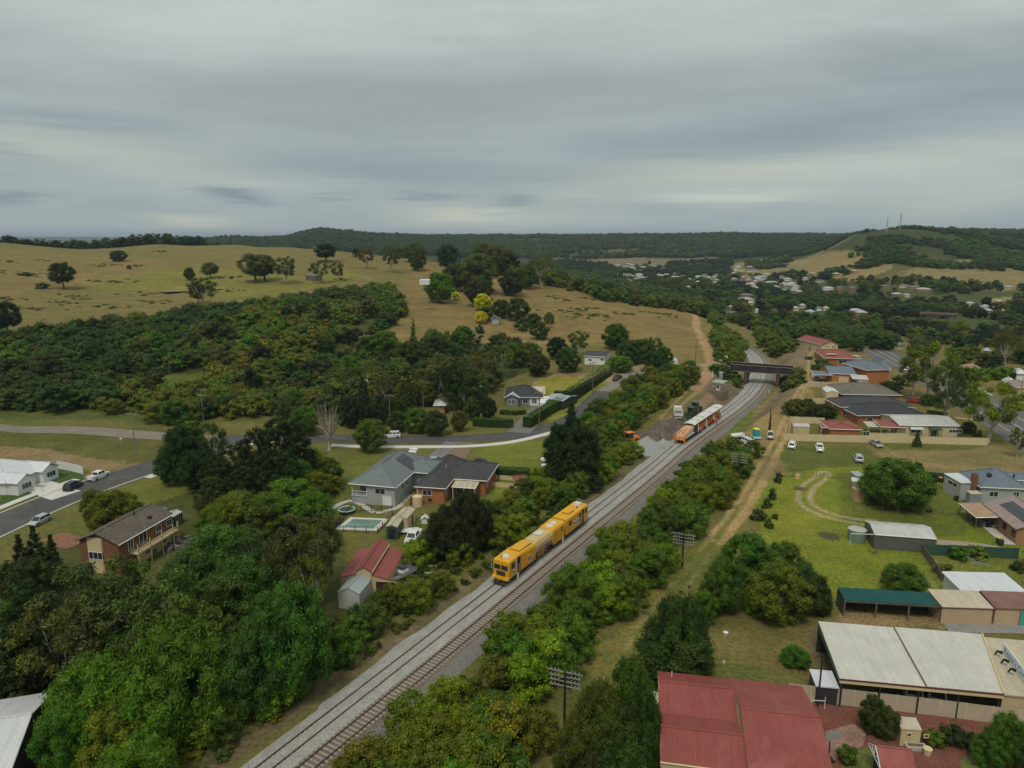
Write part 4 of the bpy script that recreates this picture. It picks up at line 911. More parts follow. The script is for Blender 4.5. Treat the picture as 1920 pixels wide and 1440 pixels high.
def fence(name, label, pts, h, mat, pw=2.4, post=None, group=None, open_=False, top=0.06, gx=.0, post_mat=None, zoff=0.):
    """panels between posts; every panel and post a piece"""
    W = [P(u, v) for u, v in pts]; r = thing(name, label, 'fence', (W[0][0], W[0][1], W[0][2]), 0, group); pm = pr = None; post_mat = post_mat or mat
    for a, b in zip(W[:-1], W[1:]):
        L = math.hypot(b[0] - a[0], b[1] - a[1]); n = max(1, round(L / pw)); ang = math.atan2(b[1] - a[1], b[0] - a[0]); pl = L / n; m = MB()
        m.box(.04, pl - .04, -.02, .02, .03, h - top).box(0.02, pl - .02, -.035, .035, h - top, h - .003).box(0.02, pl - .02, -.03, .03, 0, .03)
        src = None
        for i in range(n + 1):
            x, y = a[0] + (b[0] - a[0]) * i / n, a[1] + (b[1] - a[1]) * i / n; z = tz(x, y)
            if i < n:
                if src is None: o = src = m.build('fence_panel', mat, r)
                else: o = src.copy(); COL.objects.link(o)
                o.location = (x - W[0][0], y - W[0][1], z - W[0][2] + random.uniform(-.02, .02)); o.rotation_euler = (0, 0, ang)
            if pr is None: q = pr = MB().box(-.045, .045, -.045, .045, -.2, h + .04).build('fence_post', post_mat, r)
            else: q = pr.copy(); COL.objects.link(q)
            q.location = (x - W[0][0], y - W[0][1], z - W[0][2]); q.rotation_euler = (0, 0, ang)
    return r
def rail_fence(name, label, pts, h, mat, pw=2.6, rails=3, bars=0, group=None):
    W = [P(u, v) for u, v in pts]; r = thing(name, label, 'fence', tuple(W[0]), 0, group); pr = None; k = MB()
    for a, b in zip(W[:-1], W[1:]):
        L = math.hypot(b[0] - a[0], b[1] - a[1]); n = max(1, round(L / pw))
        for i in range(n + 1):
            x, y = a[0] + (b[0] - a[0]) * i / n, a[1] + (b[1] - a[1]) * i / n; z = tz(x, y) - W[0][2]
            if pr is None: q = pr = MB().box(-.05, .05, -.05, .05, -.2, h).build('fence_post', mat, r)
            else: q = pr.copy(); COL.objects.link(q)
            q.location = (x - W[0][0], y - W[0][1], z)
        A_, B_ = a - W[0], b - W[0]
        for j in range(rails): zz = h * (.95 - j * .85 / max(1, rails - 1)); MB().tube([(A_[0], A_[1], A_[2] + zz), (B_[0], B_[1], B_[2] + zz)], .03, 4).build('rail', mat, r)
        for j in range(int(L / .35) if bars else 0):
            f = j * .35 / L; x, y = A_[0] + (B_[0] - A_[0]) * f, A_[1] + (B_[1] - A_[1]) * f; k.box(x - .012, x + .012, y - .012, y + .012, h * .1, h * .95)
    if bars: tag(k.build('fence_bars', mat, r), kind='stuff')
    return r
# ------------------------------------------------------------------ houses, left of the line
# grey hipped house with solar array
F = Frame((652, 906), (742, 914), 4.2); D = F.l(722, 852, 4.2)[1]; D = min(max(D, 16), 22); w = F.w
r = F.root('grey_house', 'grey weatherboard house with steep grey hipped roof and solar array', 'house')
walls(r, 3.9, w - .5, .5, D - .5, 4.15, GREYB); walls(r, .5, 3.9, 4.2, D - .5, 4.15, GREYB); walls(r, w - .5, w + 4.2, D * .55, D - 1.5, 4.05, GREYB)
walls(r, .5, 3.9, .5, 4.2, 1.5, M('lattice_base', (.36, .39, .38), .8, pat='rib'), name='deck_base'); MB().box(.4, 3.9, .4, 4.2, 1.5, 1.62).build('deck', M('deck_boards', (.42, .42, .40), .8), r)
posts(r, ((.6, .6), (3.75, .6), (.6, 4.)), 1.62, 4.1, WHITE, .07); MB().box(.5, 3.9, .5, .56, 2.55, 2.62).box(.5, .56, .5, 4.2, 2.55, 2.62).build('deck_rail', WHITE, r)
b = MB(); [b.box(.55 + i * .22, .58 + i * .22, .51, .55, 1.62, 2.56) for i in range(15)]; b.build('balusters', WHITE, r)
rf = roof_part(r, 'hip', 0, w, 0, D, 4.2, 2.9, RF_GREY, axis='y'); roof_part(r, 'hip', w - 4.5, w + 4.7, D * .5, D - 1, 4.12, 1.6, RF_GREY, axis='x')
solar(r, lambda x, y: 4.2 + (w - x) * 2.9 / (w / 2), 3, 4, w * .60, D * .50, 1.2, 1.05)
for s_, t_, ww in (('R', 3.2, 1.4), ('R', 5.6, 1.2), ('F', 1.6, 2.2)): opening(r, (3.9, w - .5, .5, D - .5), s_, t_, 2.3, ww, 1.2)
opening(r, (3.9, w - .5, .5, D - .5), 'F', w - 7.0, .15, 1.9, 1.9, name='door', pane=WHITE, mull=0); opening(r, (w - .5, w + 4.2, D * .55, D - 1.5), 'R', 1.5, 1.6, 1.4, 1.1)
MB().tube([(w * .62, 1.8, 4.9), (w * .62, 1.8, 6.4)], .03, 4).box(w * .62 - .6, w * .62 + .6, 1.78, 1.82, 6.2, 6.24).build('antenna', GALV, r)
# brick house with charcoal tiles, two hips and a pergola
F = Frame((776, 912), (836, 916), 3.4); r = F.root('brick_house', 'red brick house with charcoal tiled hip roof and cream pergola', 'house'); w = F.w; D = F.l(838, 862, 3.4)[1]; D = min(max(D, 13), 18)
walls(r, .5, w - .5, .5, D - .5, 3.38, BRICKR); walls(r, w - .5, w + 6.4, 6.5, D - 1, 3.36, BRICKR); roof_part(r, 'hip', 0, w, 0, D, 3.4, 2.3, TL_DARK, axis='y'); roof_part(r, 'hip', w - 4., w + 7, 6., D - .4, 3.38, 2.1, TL_DARK, axis='x')
roof_part(r, 'skillion', w + .3, w + 5.2, 3., 6.2, 2.75, .35, RF_CREAM, name='pergola_roof'); posts(r, ((w + .5, 3.2), (w + 2.8, 3.2), (w + 5, 3.2)), 0, 2.65)
for i in range(4): MB().box(w + .5 + i * 1.3, w + .58 + i * 1.3, 2.8, 6.3, 3.1, 3.16).build('pergola_beam', CREAM, r)
opening(r, (.5, w - .5, .5, D - .5), 'F', 1.1, 1.5, 1.9, 1.2, pane=GLASS); opening(r, (.5, w - .5, .5, D - .5), 'R', 1.2, 1.4, 1.4, 1.2); opening(r, (w - .5, w + 6.4, 6.5, D - 1), 'F', .9, .1, 2.6, 2.1, name='door', mull=1); opening(r, (w - .5, w + 6.4, 6.5, D - 1), 'R', 1.2, 1.2, 1.5, 1.2)
opening(r, (.5, w - .5, .5, D - .5), 'F', w - 4.4, .2, .9, .8, name='vent', frame=TIMB, mull=0); MB().tube([(w * .7, D * .4, 5.0), (w * .7, D * .4, 5.9)], .12, 8).build('flue', GALV, r)
p = P(783, 950 - 2); tk = thing('water_tank', 'small cream plastic tank against the brick wall', 'water tank', tuple(p)); MB().cyl(0, 0, 0, 2.0, 1.0, 20).build('tank', CREAM, tk); MB().cyl(0, 0, 2.0, 2.25, .98, 20, r1=.25).build('lid', CREAM, tk); MB().tube([(0, 0, 2.2), (0, .1, 3.4)], .05, 6).build('downpipe', WHITE, tk)
# brown two-storey house
F = Frame((138.5, 1014), (221.6, 1022), 5.3); D = F.l(225, 966, 5.3)[1]; D = min(max(D, 13), 19); w = F.w; r = F.root('brown_brick_house', 'two-storey brown brick house with brown tiled gable roof and balcony', 'house')
rect = (.5, w - .5, .5, D - .4); walls(r, *rect, 5.25, BRICKB, -.4, 'y', 1.35); roof_part(r, 'gable', 0, w, 0, D, 5.3, 1.6, TL_BROWN, axis='y'); b = MB(); b.box(1.9, 4.6, .44, .497, 3.5, 5.9).box(1.9, 4.6, .44, .497, 0, 2.2); b.build('cream_panel', CREAM, r); opening(r, (.5, w - .5, .42, D), 'F', 1.5, 2.3, 2.5, 1.25, mull=2)
bl = MB().box(w - .5, w + 1.1, 2.6, D - .4, 2.55, 2.75).build('balcony_floor', CREAM, r); posts(r, [(w + 1., y) for y in (2.8, 5.6, 8.4, 11.2, D - .6)], -.2, 4.2, CREAM, .06)
MB().box(w + 1.02, w + 1.08, 2.6, D - .4, 3.4, 3.5).box(w + 1.02, w + 1.08, 2.6, D - .4, 2.85, 2.9).build('balcony_rail', CREAM, r); b = MB(); [b.box(w + 1.03, w + 1.06, 2.7 + .25 * i, 2.73 + .25 * i, 2.88, 3.42) for i in range(int((D - 3.2) / .25))]; b.build('balusters', TIMB, r)
MB().box(w - .52, w - .47, 4., D - .6, -.2, 2.5).build('lower_cladding', CREAM, r)
for t, z, ww, hh in ((1.9, 3.0, 1.2, 1.9), (4.4, 3.0, 1.8, 2.0), (8.3, 3.4, 1.4, 1.2), (11, 3.4, 1.4, 1.2), (5.5, .8, 1.1, .9), (9.5, .9, 1., .8)): opening(r, (.5, w - .44, .5, D), 'R', t, z, ww, hh)
MB().tube([(w * .55, D * .62, 6.2), (w * .55, D * .62, 7.6)], .12, 8).build('flue', DARKM, r); MB().tube([(w * .62, 1.2, 6.2), (w * .62, 1.2, 7.6)], .025, 4).box(w * .62 - .5, w * .62 + .5, 1.18, 1.22, 7.4, 7.43).build('antenna', GALV, r); MB().tube([(w * .56, .4, -.1), (w * .56, .4, 5.5)], .05, 6).build('downpipe', CREAM, r)
MB().cyl(w * .8, D * .7, 5.9, 6.3, .35, 12).build('roof_vent', DARKM, r)
# garden sheds beside it
for A, B, C, h, nm, lab, rm, wm in (((303, 967), (325, 969), (317, 957), 2.2, 'garden_shed', 'dark shed with pale ribbed roof, right one behind the brown house', RF_PALE, CHAR), ((281, 961), (298, 963), (300, 952), 2.1, 'garden_shed', 'low dark shed with grey roof, middle one behind the brown house', RF_GREY, CHAR), ((272, 957), (284, 959), (288, 951), 2.2, 'garden_shed', 'small shed with white roof tucked behind the brown house', RF_WHITE, CHAR)):
    r, F, w, D, rect = house(nm, lab, A, B, C, h, 'gable', .35, rm, wm, ov=.06, axis='y', cat='shed', gut=None); [MB().box(w - .05, w - .02, y, y + .08, 0, h - .1).build('door_trim', WHITE, r) for y in (D * .25, D * .5, D * .75)]
# white house on the sloping street
F = Frame((10, 906), (104, 870), 2.8); w = F.w; r = F.root('white_house', 'new white house with broad white metal roof and garage', 'house'); D = 15
walls(r, .5, w - .5, .5, D - .5, 2.78, WHITEB); roof_part(r, 'hip', 0, w, 0, D, 2.8, 2.6, RF_WHITE, axis='x')
for x0, x1, yy in ((0.2, 5.2, -2.6), (w - 5.2, w - .4, -1.6)): walls(r, x0 + .4, x1 - .4, yy + .4, 2, 2.75, WHITEB, gable='y', rise=.95); roof_part(r, 'gable', x0, x1, yy, 4.5, 2.82, 1.3, RF_WHITE, axis='y'); opening(r, (x0 + .4, x1 - .4, yy + .4, 2), 'F', .9, .9, 2.4, 1.25, mull=2)
opening(r, (.5, w - .5, .5, D), 'F', w * .36, .05, 5.0, 2.2, name='garage_door', pane=WHITE, mull=0); opening(r, (.5, w - .5, .5, D), 'F', w * .66, .1, 1.2, 2.1, name='door', mull=0, pane=GLASS); opening(r, (.5, w - .5, .5, D), 'R', 2, .9, 1.6, 1.2); opening(r, (.5, w - .5, .5, D), 'R', 6, .9, 1.6, 1.2)
fence('side_fence', 'pale green-white panel fence at the end of the white house lawn', [(108, 878), (130, 882), (156, 889)], 1.8, WHITE, 2.4); fence('low_garden_wall', 'low pale wall between the garden and driveway of the white house', [(30, 912), (55, 920), (78, 921)], .9, WHITE, 2.4)
slab('front_lawn', [(88, 900), (108, 880), (155, 890), (158, 900), (120, 916)], M('watered_lawn', (.055, .10, .02), .95, var=.3, scale=1., pat='grain'), .05); slab('front_lawn', [(12, 925), (48, 921), (80, 921), (85, 926), (20, 948), (-10, 945)], bpy.data.materials['watered_lawn'], .05)
# red-roofed shed with raised middle bay
F = Frame((637, 1082), (728, 1086), 2.7); w = F.w; D = F.l(686, 1030, 2.7)[1]; D = min(max(D, 9), 13.5); r = F.root('red_roofed_shed', 'cream shed with red barn-style roof and raised middle bay', 'shed'); a, c = w * .33, w * .66
walls(r, .1, w - .1, .1, D - .1, 2.65, CREAMRIB); roof_part(r, 'skillion', 0, a, 0, D, 2.7, 0, RF_RED, name='left_roof').rotation_euler = (0, 0, 0)
for ch in list(r.children):
    if ch.name.startswith('left_roof'): [bpy.data.objects.remove(g) for g in list(ch.children)]; bpy.data.objects.remove(ch)
def slope_roof(root, x0, x1, y0, y1, za, zb, mat, name='roof', th=.1, gut=None):
    b = MB(); t = [(x0, y0, za), (x1, y0, zb), (x1, y1, zb), (x0, y1, za)]; lo = [(x, y, z - th) for x, y, z in t]; b.poly(t); b.poly(lo[::-1]); [b.poly([lo[k], lo[(k + 1) % 4], t[(k + 1) % 4], t[k]]) for k in range(4)]; return b.build(name, mat, root)
slope_roof(r, -.05, a, 0, D, 2.7, 3.25, RF_RED); slope_roof(r, c, w + .05, 0, D, 3.25, 2.7, RF_RED); walls(r, a + .05, c - .05, .05, D - .05, 3.75, CREAMRIB, 2.6, 'y', .6); roof_part(r, 'gable', a - .1, c + .1, -.1, D + .1, 3.8, .75, RF_RED, axis='y', gut=CREAM)
for x0, x1 in ((.1, a), (c, w - .1)): MB().poly([(x0, .1, 2.64), (x1, .1, 2.64), (x1, .1, 3.15 if x1 < c else 2.66), (x0, .1, 2.66 if x1 < c else 3.15)]).build('wall_infill', CREAMRIB, r)
opening(r, (.1, w - .1, .1, D), 'F', c + .4, 0, 3.2, 2.3, name='roller_door', frame=CREAM, pane=M('dark_red_door', (.06, .018, .015), .6), mull=0)
# little grey shed
house('grey_shed', 'small pale blue-grey gabled shed in front of the red-roofed shed', (632, 1110), (674, 1114), (654, 1078), 2.5, 'gable', .8, M('pale_blue_roof', (.38, .43, .42), .5, .1, var=.15, pat='corr'), M('pale_cladding', (.50, .50, .46), .6, pat='rib'), ov=.08, axis='y', cat='shed', gut=None)
# cream twin sheds
r, F, w, D, rect = house('cream_shed', 'cream-roofed shed with open dark front beside the pool', (723, 987), (745, 988), (742, 968), 2.4, 'gable', .35, RF_CREAM, GREENM, ov=.06, axis='y', cat='shed', gut=None); opening(r, rect, 'F', .3, 0, w - .7, 2.1, name='open_front_shade', frame=GREENM, pane=BLACK, mull=0)  # front is a black panel: the shade inside is put into its colour
r, F, w, D, rect = house('cream_shed', 'cream-roofed shed with cream walls behind the open-fronted one', (738, 970), (763, 972), (756, 952), 2.5, 'gable', .4, RF_CREAM, CREAMRIB, ov=.06, axis='y', cat='shed', gut=None); opening(r, rect, 'R', D * .5, 0, 1., 2., name='door', frame=CREAM, pane=BLACK, mull=0)
p = P(797, 980); kn = thing('kennel', 'tiny white doghouse on the lawn behind the cream sheds', 'kennel', tuple(p)); MB().box(-.6, .6, -.5, .5, 0, .9).build('body', WHITE, kn); roof_part(kn, 'gable', -.75, .75, -.65, .65, .9, .5, WHITE, axis='y', gut=None)
# pool
W = [P(u, v) for u, v in ((629, 993), (706, 996), (730, 974), (657, 971))]; o0 = W[0]; pl = thing('swimming_pool', 'rectangular swimming pool with pale surround and green water', 'swimming pool', tuple(o0))
def q4(W, k): c = sum(W) / 4; return [tuple((p - c) * k + c - o0) for p in W]
out_, inn = q4(W, 1.), q4(W, .76); b = MB()
for i in range(4): j = (i + 1) % 4; zo = lambda p, z: (p[0], p[1], z); b.poly([zo(out_[i], .15), zo(out_[j], .15), zo(inn[j], .15), zo(inn[i], .15)]); b.poly([zo(out_[i], -.1), zo(out_[j], -.1), zo(out_[j], .15), zo(out_[i], .15)]); b.poly([zo(inn[i], .15), zo(inn[j], .15), zo(inn[j], .02), zo(inn[i], .02)])
b.build('pool_surround', CONCW, pl); MB().poly([(p[0], p[1], .07) for p in inn]).build('water', M('pool_water', (.16, .27, .21), .08, var=.1, spec=.6), pl)
rail_fence('pool_fence', 'dark bar fence round the swimming pool', [(624, 997), (708, 1000), (736, 973), (735, 960), (658, 958), (624, 997)], 1.25, M('black_fence', (.02, .02, .02), .5), 2.2, 2, 1)
for pts in ([(584, 975), (620, 955), (658, 938), (690, 955), (705, 963)], [(705, 962), (740, 955), (755, 945), (768, 925)]): strip('footpath', catmull([P(u, v)[:2] for u, v in pts], 1.), -.6, .6, CONC, .07, 1, thick=.05)
for i in range(4):
    q = P(776 - i * 2.6, 842 + i * 4.8); s_ = MB().box(-1.0, 1.0, -.75, .75, 0, .08); o = s_.build('stepping_slab', WHITE); o.location = (q[0], q[1], q[2] + .03); o.rotation_euler = (0, 0, -.25); tag(o, ['square white paver nearest the main road', 'second white paver down from the main road', 'third white paver down from the main road', 'white paver nearest the grey roof'][i], 'paver', 'white pavers to the grey house')
# cream walled pen with red kennel
fence('low_pen', 'low cream walled pen on the lawn beside the brick house', [(914, 911), (980, 917), (990, 903), (925, 898), (914, 911)], 1.0, CREAM, 3.0); p = P(974, 908); kn = thing('kennel', 'red-roofed kennel in the corner of the cream pen', 'kennel', tuple(p), .3); MB().box(-1.1, 1.1, -.8, .8, 0, 1.3).build('body', CREAM, kn); roof_part(kn, 'gable', -1.3, 1.3, -1, 1, 1.3, .7, TL_RED, axis='x', gut=None)
fence('back_fence', 'low cream fence running between the grey and brick houses', [(757, 958), (768, 948), (776, 938)], 1.6, CREAM, 2.2)
# house with the caravan
F = Frame((944, 744), (1018, 745), 2.8); w = F.w; r = F.root('dark_roofed_house', 'grey house with dark hipped roof and pale front gable', 'house'); D = 13
walls(r, .5, w - .5, .5, D - .5, 2.78, M('blue_grey_boards', (.20, .215, .22), .7, pat='board')); roof_part(r, 'hip', 0, w, 0, D, 2.8, 2.6, TL_BLACK, axis='x'); walls(r, .9, 4.6, -.9, 2., 2.75, bpy.data.materials['blue_grey_boards'], gable='y', rise=.8); roof_part(r, 'gable', .4, 5.1, -1.4, 2.6, 2.82, 1.1, RF_PALE, axis='y'); roof_part(r, 'gable', w - 4.5, w + .6, 5, 12, 2.85, 1.6, RF_CREAM, axis='x')
for t in (1.2, 2.3): opening(r, (.9, 4.6, -.9, 2), 'F', t - .6, .7, 1., 1.4)
for t, ww in ((5.5, 1.6), (8.2, 1.6), (10.4, 1.)): opening(r, (.5, w - .5, .5, D), 'F', t, .6, ww, 1.6)
opening(r, (.5, w - .5, .5, D), 'F', w - 4.6, .05, 3., 2.2, name='garage_door', pane=WHITE, mull=0)
house('dark_garage', 'low dark garage with pale blue-grey gabled roof behind the white caravan', (1022, 747), (1056, 752), (1034, 735), 2.7, 'gable', .7, bpy.data.materials['pale_blue_roof'], CHAR, ov=.1, axis='x', cat='garage', gut=None)
house('white_hill_house', 'long white house with dark roof above the tall hedge', (1094, 667), (1136, 669), (1098, 657), 3.2, 'gable', .9, TL_DARK, WHITE, axis='x', wins=[('F', 1.5, 1.2, 1.2, .9), ('F', 6., 1.6, 1.4, .8)], ov=.4)
house('hidden_house', 'house with pale blue-white roof half hidden by pointed conifers', (658, 721), (692, 728), (674, 712), 3., 'hip', 1.6, RF_PALE, WHITEB); house('hidden_house', 'house with long bluish white roof behind three slim trunks', (866, 737), (902, 738), (880, 720), 3., 'gable', 1.2, bpy.data.materials['pale_blue_roof'], WHITEB, axis='x')
house('hidden_house', 'small building with pale grey roof behind the verge trees', (812, 760), (836, 760), (818, 751), 3., 'hip', 1., RF_PALE, BRICKT); house('hidden_shed', 'tiny grey-blue shed roof among the trees up the slope', (845, 671), (858, 671), (847, 664), 2., 'skillion', .4, bpy.data.materials['pale_blue_roof'], WHITEB, cat='shed', ov=.1)
house('hidden_house', 'grey-roofed cottage hidden beside the golden tree', (920, 598), (938, 598), (922, 592), 2.2, 'gable', 1., RF_GREY, GREYB, d=5)
# sheds on the hill
for A, B, C, h, lab, rm, wm, k in (((786, 526), (805, 526), (788, 521), 1.7, 'white flat-roofed farm shed below the ridge', RF_WHITE, WHITE, 'skillion'), ((835, 508), (847, 508), (836, 505), 3., 'small white cube-like shed alone on the ridge', RF_WHITE, WHITE, 'skillion'), ((848, 498), (856, 498), (849, 494), 3., 'white hilltop shed left of the small green tree', RF_WHITE, WHITE, 'skillion'), ((872, 498), (880, 498), (873, 494), 3., 'white hilltop shed at the edge of the ridge grove', RF_WHITE, WHITE, 'skillion'),
    ((589, 511), (622, 513), (590, 507), 2.6, 'long open farm shed with white roof on the ridge', RF_WHITE, TIMB, 'gable'), ((572, 516), (592, 517), (573, 513), 2.2, 'low dark lean-to beside the long farm shed', RF_GREY, TIMB, 'gable'), ((810, 481), (826, 482), (811, 477), 3., 'cream farmhouse on the skyline behind the ridge', RF_CREAM, CREAM, 'gable')):
    house('farm_shed', lab, A, B, C, h, k, .5, rm, wm, ov=.1, cat='shed', gut=None, axis='x', d=4)
# ------------------------------------------------------------------ houses, right of the line
H = house
H('red_roofed_house', 'small brick house with plain red metal roof inside the long cream fence', (1556, 804), (1617, 805.5), (1546, 788), 2.6, 'hip', .7, RF_RED, BRICKR, wins=[('F', 8.2, .9, 1.6, 1.2)], ov=.35)
r, F, w, D, rect = H('pale_roofed_house', 'long cream weatherboard house with weathered pale roof beside the highway', (1686, 797), (1801, 798.5), (1694, 777), 3.1, 'gable', 1.1, RF_PALE, CREAMW, axis='x', wins=[('F', 3.0, 1., 2.6, 1.2), ('F', 8.2, .1, 1.6, 2.1), ('F', 12.8, 1.1, 3.4, .9, dict(mull=3))], ov=.35)
roof_part(r, 'skillion', 2.8, 6.2, -.9, .34, 2.25, .35, RF_WHITE, name='awning', gut=None); roof_part(r, 'skillion', 7.8, 10.6, -1.4, .34, 2.3, .3, GREENM, name='porch_roof', gut=None); posts(r, ((7.9, -1.3), (10.5, -1.3)), 0, 2.3, M('green_post', (.04, .10, .05)))
r2 = Frame((1652, 800), (1684, 801), 2.7).root('red_verandah', 'open red verandah roof linking the two houses in the cream yard', 'verandah'); roof_part(r2, 'skillion', 0, 6.6, 0, 5., 2.7, .6, RF_RED); posts(r2, ((.2, .2), (2.3, .2), (4.4, .2), (6.4, .2), (.2, 4.8), (6.4, 4.8)), 0, 2.6, CREAM)
r2 = Frame((1628, 799), (1650, 800), 2.3).root('cream_pergola', 'cream open pergola beside the plain red roof', 'pergola'); roof_part(r2, 'skillion', 0, 5., 0, 4.4, 2.3, .2, RF_CREAM, name='roof'); posts(r2, ((.2, .2), (4.8, .2), (.2, 4.2), (4.8, 4.2)), 0, 2.2, CREAM)
r2 = Frame((1540, 801), (1553, 802), 2.3).root('red_porch', 'little red porch on cream posts left of the plain red roof', 'porch'); roof_part(r2, 'skillion', 0, 2.6, 0, 3., 2.3, .2, RF_RED); posts(r2, ((.1, .1), (2.5, .1), (.1, 2.9), (2.5, 2.9)), 0, 2.2, CREAM)
H('black_roofed_house', 'brick house with wide black tiled hip roof', (1608, 779), (1738, 778), (1620, 760), 2.8, 'hip', 2.2, TL_BLACK, BRICKR, wins=[('F', 2.5, .9, 1.6, 1.2), ('L', 3, .9, 1.6, 1.2)]); H('brown_roofed_house', 'brick house with dark brown tiled roof beside the red van', (1576, 763), (1716, 763), (1590, 747), 2.8, 'hip', 1.9, TL_DARK, BRICKR, wins=[('F', 1.5, .9, 1.4, 1.2), ('L', 3, .9, 1.5, 1.2)])
H('olive_roofed_house', 'brick house with olive-grey tiled roof and white windows', (1578, 739), (1692, 741), (1588, 722), 2.8, 'hip', 2.4, TL_OLIVE, BRICKT, wins=[('F', 3.2, .4, 2., 1.8), ('F', 7.2, .8, 2., 1.3), ('F', 10.2, .8, 2.4, 1.3), ('L', 3, .9, 1.5, 1.2)])
H('brick_tower_house', 'tall orange brick house with blue-grey hipped roof', (1624, 694), (1671, 693), (1603, 680), 6.2, 'hip', 2.3, RF_BLUE, M('orange_brick', (.42, .155, .06), .9, pat='brick'), wins=[('L', 3, 3.8, 1.4, 1.1), ('F', 3.3, .3, .8, 1.)], axis='y', ov=.45)
r, F, w, D, rect = H('blue_roofed_garage', 'low orange brick building with blue-grey gable roof left of the tall brick house', (1554, 700), (1607, 702), (1556, 686), 3.4, 'gable', 1.3, RF_BLUE, bpy.data.materials['orange_brick'], axis='x', ov=.3, wins=[('F', 3.2, .1, 3., 2.2, dict(name='door', pane=CREAM, mull=0))]); roof_part(r, 'skillion', 7, w + 3, -3.5, .29, 2.5, .7, RF_PALE, name='side_roof'); walls(r, 8.8, w + 2.8, -3.3, .2, 2.4, CREAM)
r2 = Frame((1526, 702), (1553, 703), 2.4).root('carport', 'flat grey carport with a pale car beneath beside the blue-roofed garage', 'carport'); roof_part(r2, 'skillion', 0, 6, 0, 6.5, 2.4, .2, RF_BLUE); posts(r2, ((.15, .15), (5.8, .15), (.15, 6.3), (5.8, 6.3)), 0, 2.3, DARKM)
H('pointed_roofed_house', 'blue-grey pyramid roof just beyond the tall brick house', (1650, 690), (1672, 690), (1652, 682), 3., 'hip', 3.2, RF_BLUE, bpy.data.materials['orange_brick'])
r, F, w, D, rect = H('terracotta_house', 'brick house with broad terracotta tiled roof and one pale roof panel', (1546, 671), (1610, 673), (1544, 656), 2.9, 'hip', 2.1, TL_RED, BRICKR, wins=[('F', 5, .6, 3., 1.6), ('F', 10, .6, 2., 1.6)], axis='x'); MB().box(1.5, 5., 2.5, 4.5, 3.95, 4.0).build('skylight', RF_WHITE, r)
r, F, w, D, rect = H('cream_gabled_house', 'cream two-storey house with red gable roof at the end of the track', (1540, 646), (1575, 645), (1530, 634), 4.6, 'gable', 1.7, RF_RED, CREAM, axis='y', wins=[('F', 2.4, 3., 1., .8), ('F', 5.2, 3., 1., .8), ('F', 1.2, .6, 1.4, 1.2)])
H('cream_yard_shed', 'cream shed with white roof in the yard below the olive roof', (1549, 735), (1573, 736), (1546, 727), 2.5, 'gable', .5, RF_WHITE, CREAM, cat='shed', ov=.08, gut=None); H('cream_yard_shed', 'cream ribbed shed with pale roof in the corner of the long cream fence', (1488, 799), (1519, 800), (1487, 794), 2.3, 'gable', .4, RF_PALE, CREAMRIB, cat='shed', ov=.06, gut=None)
fence('cream_fence', 'long pale yellow panel fence facing the parked cars', [(1482, 793), (1470, 826), (1535, 828), (1700, 831), (1851, 835)], 1.9, CREAM, 2.4); fence('cream_fence', 'short cream fence along the back of the corner yard', [(1482, 793), (1545, 796)], 1.8, CREAM, 2.4); fence('cream_fence', 'cream fence round the yard below the olive roof', [(1515, 727), (1501, 757), (1575, 759)], 1.8, CREAM, 2.4); fence('cream_fence', 'cream fence between the blue-roofed garage and the olive roof', [(1515, 727), (1572, 727), (1628, 727)], 1.9, CREAM, 2.4); fence('inner_fence', 'inner cream fence between pergola and long pale-roofed house', [(1624, 823), (1697, 824)], 1.7, CREAM, 2.4)
# big pale carport with sign
F = Frame((1575, 1272), (1840, 1297), 3.6); r = F.root('carport_building', 'huge pale flat-roofed carport building behind the cream fence', 'building'); D = F.l(1535, 1166, 3.9)[1]; w = F.w
x1 = F.l(1736, 1286, 3.6)[0]; sl_ = -2.9
def quad_roof(root, pts, mat, z0, z1, name='roof', th=.16):
    b = MB(); t = [(pts[0][0], pts[0][1], z0), (pts[1][0], pts[1][1], z0), (pts[2][0], pts[2][1], z1), (pts[3][0], pts[3][1], z1)]; lo = [(x, y, z - th) for x, y, z in t]; b.poly(t); b.poly(lo[::-1]); [b.poly([lo[k], lo[(k + 1) % 4], t[(k + 1) % 4], t[k]]) for k in range(4)]; return b.build(name, mat, root)
xb = F.l(1535, 1166, 4.0)[0]; xm = F.l(1674, 1174, 4.0)[0]; xe = F.l(1838, 1186, 4.0)[0]; xf = w + 2.2
RF_C2 = M('carport_roof', (.60, .58, .50), .6, .05, var=.16, scale=.25, pat='corr', col2=(.52, .49, .40))
quad_roof(r, [(0, 0), (x1 - .03, 0), (xm - .03, D), (xb, D)], RF_C2, 3.6, 4.0); quad_roof(r, [(x1 + .03, 0), (xf, 0), (xe, D), (xm + .03, D)], RF_C2, 3.66, 4.08); quad_roof(r, [(xf + .02, .3), (xf + 14, .3), (xe + 14, D), (xe + .02, D)], RF_CREAM, 3.35, 3.7)
MB().box(-.02, xf, -.06, -.01, 3.05, 3.48).build('fascia', CREAM, r); MB().box(-.02, xf, -.12, -.062, 3.46, 3.62).build('gutter', M('maroon_gutter', (.12, .03, .025)), r); MB().tube([(x1, 0, 3.72), (xm, D, 4.12)], .07, 6).build('roof_seam', TIMB, r); MB().tube([(xf, 0, 3.75), (xe, D, 4.14)], .12, 6).build('roof_seam', CREAM, r)
for k in range(5): x = .3 + k * (xf - .6) / 4; MB().box(x - .08, x + .08, .1, .26, 0, 3.4).build('post', DARKM, r); MB().box(x + (xe - xf) * 1 - .08, x + (xe - xf) + .08, D - .3, D - .14, 0, 3.85).build('post', DARKM, r)
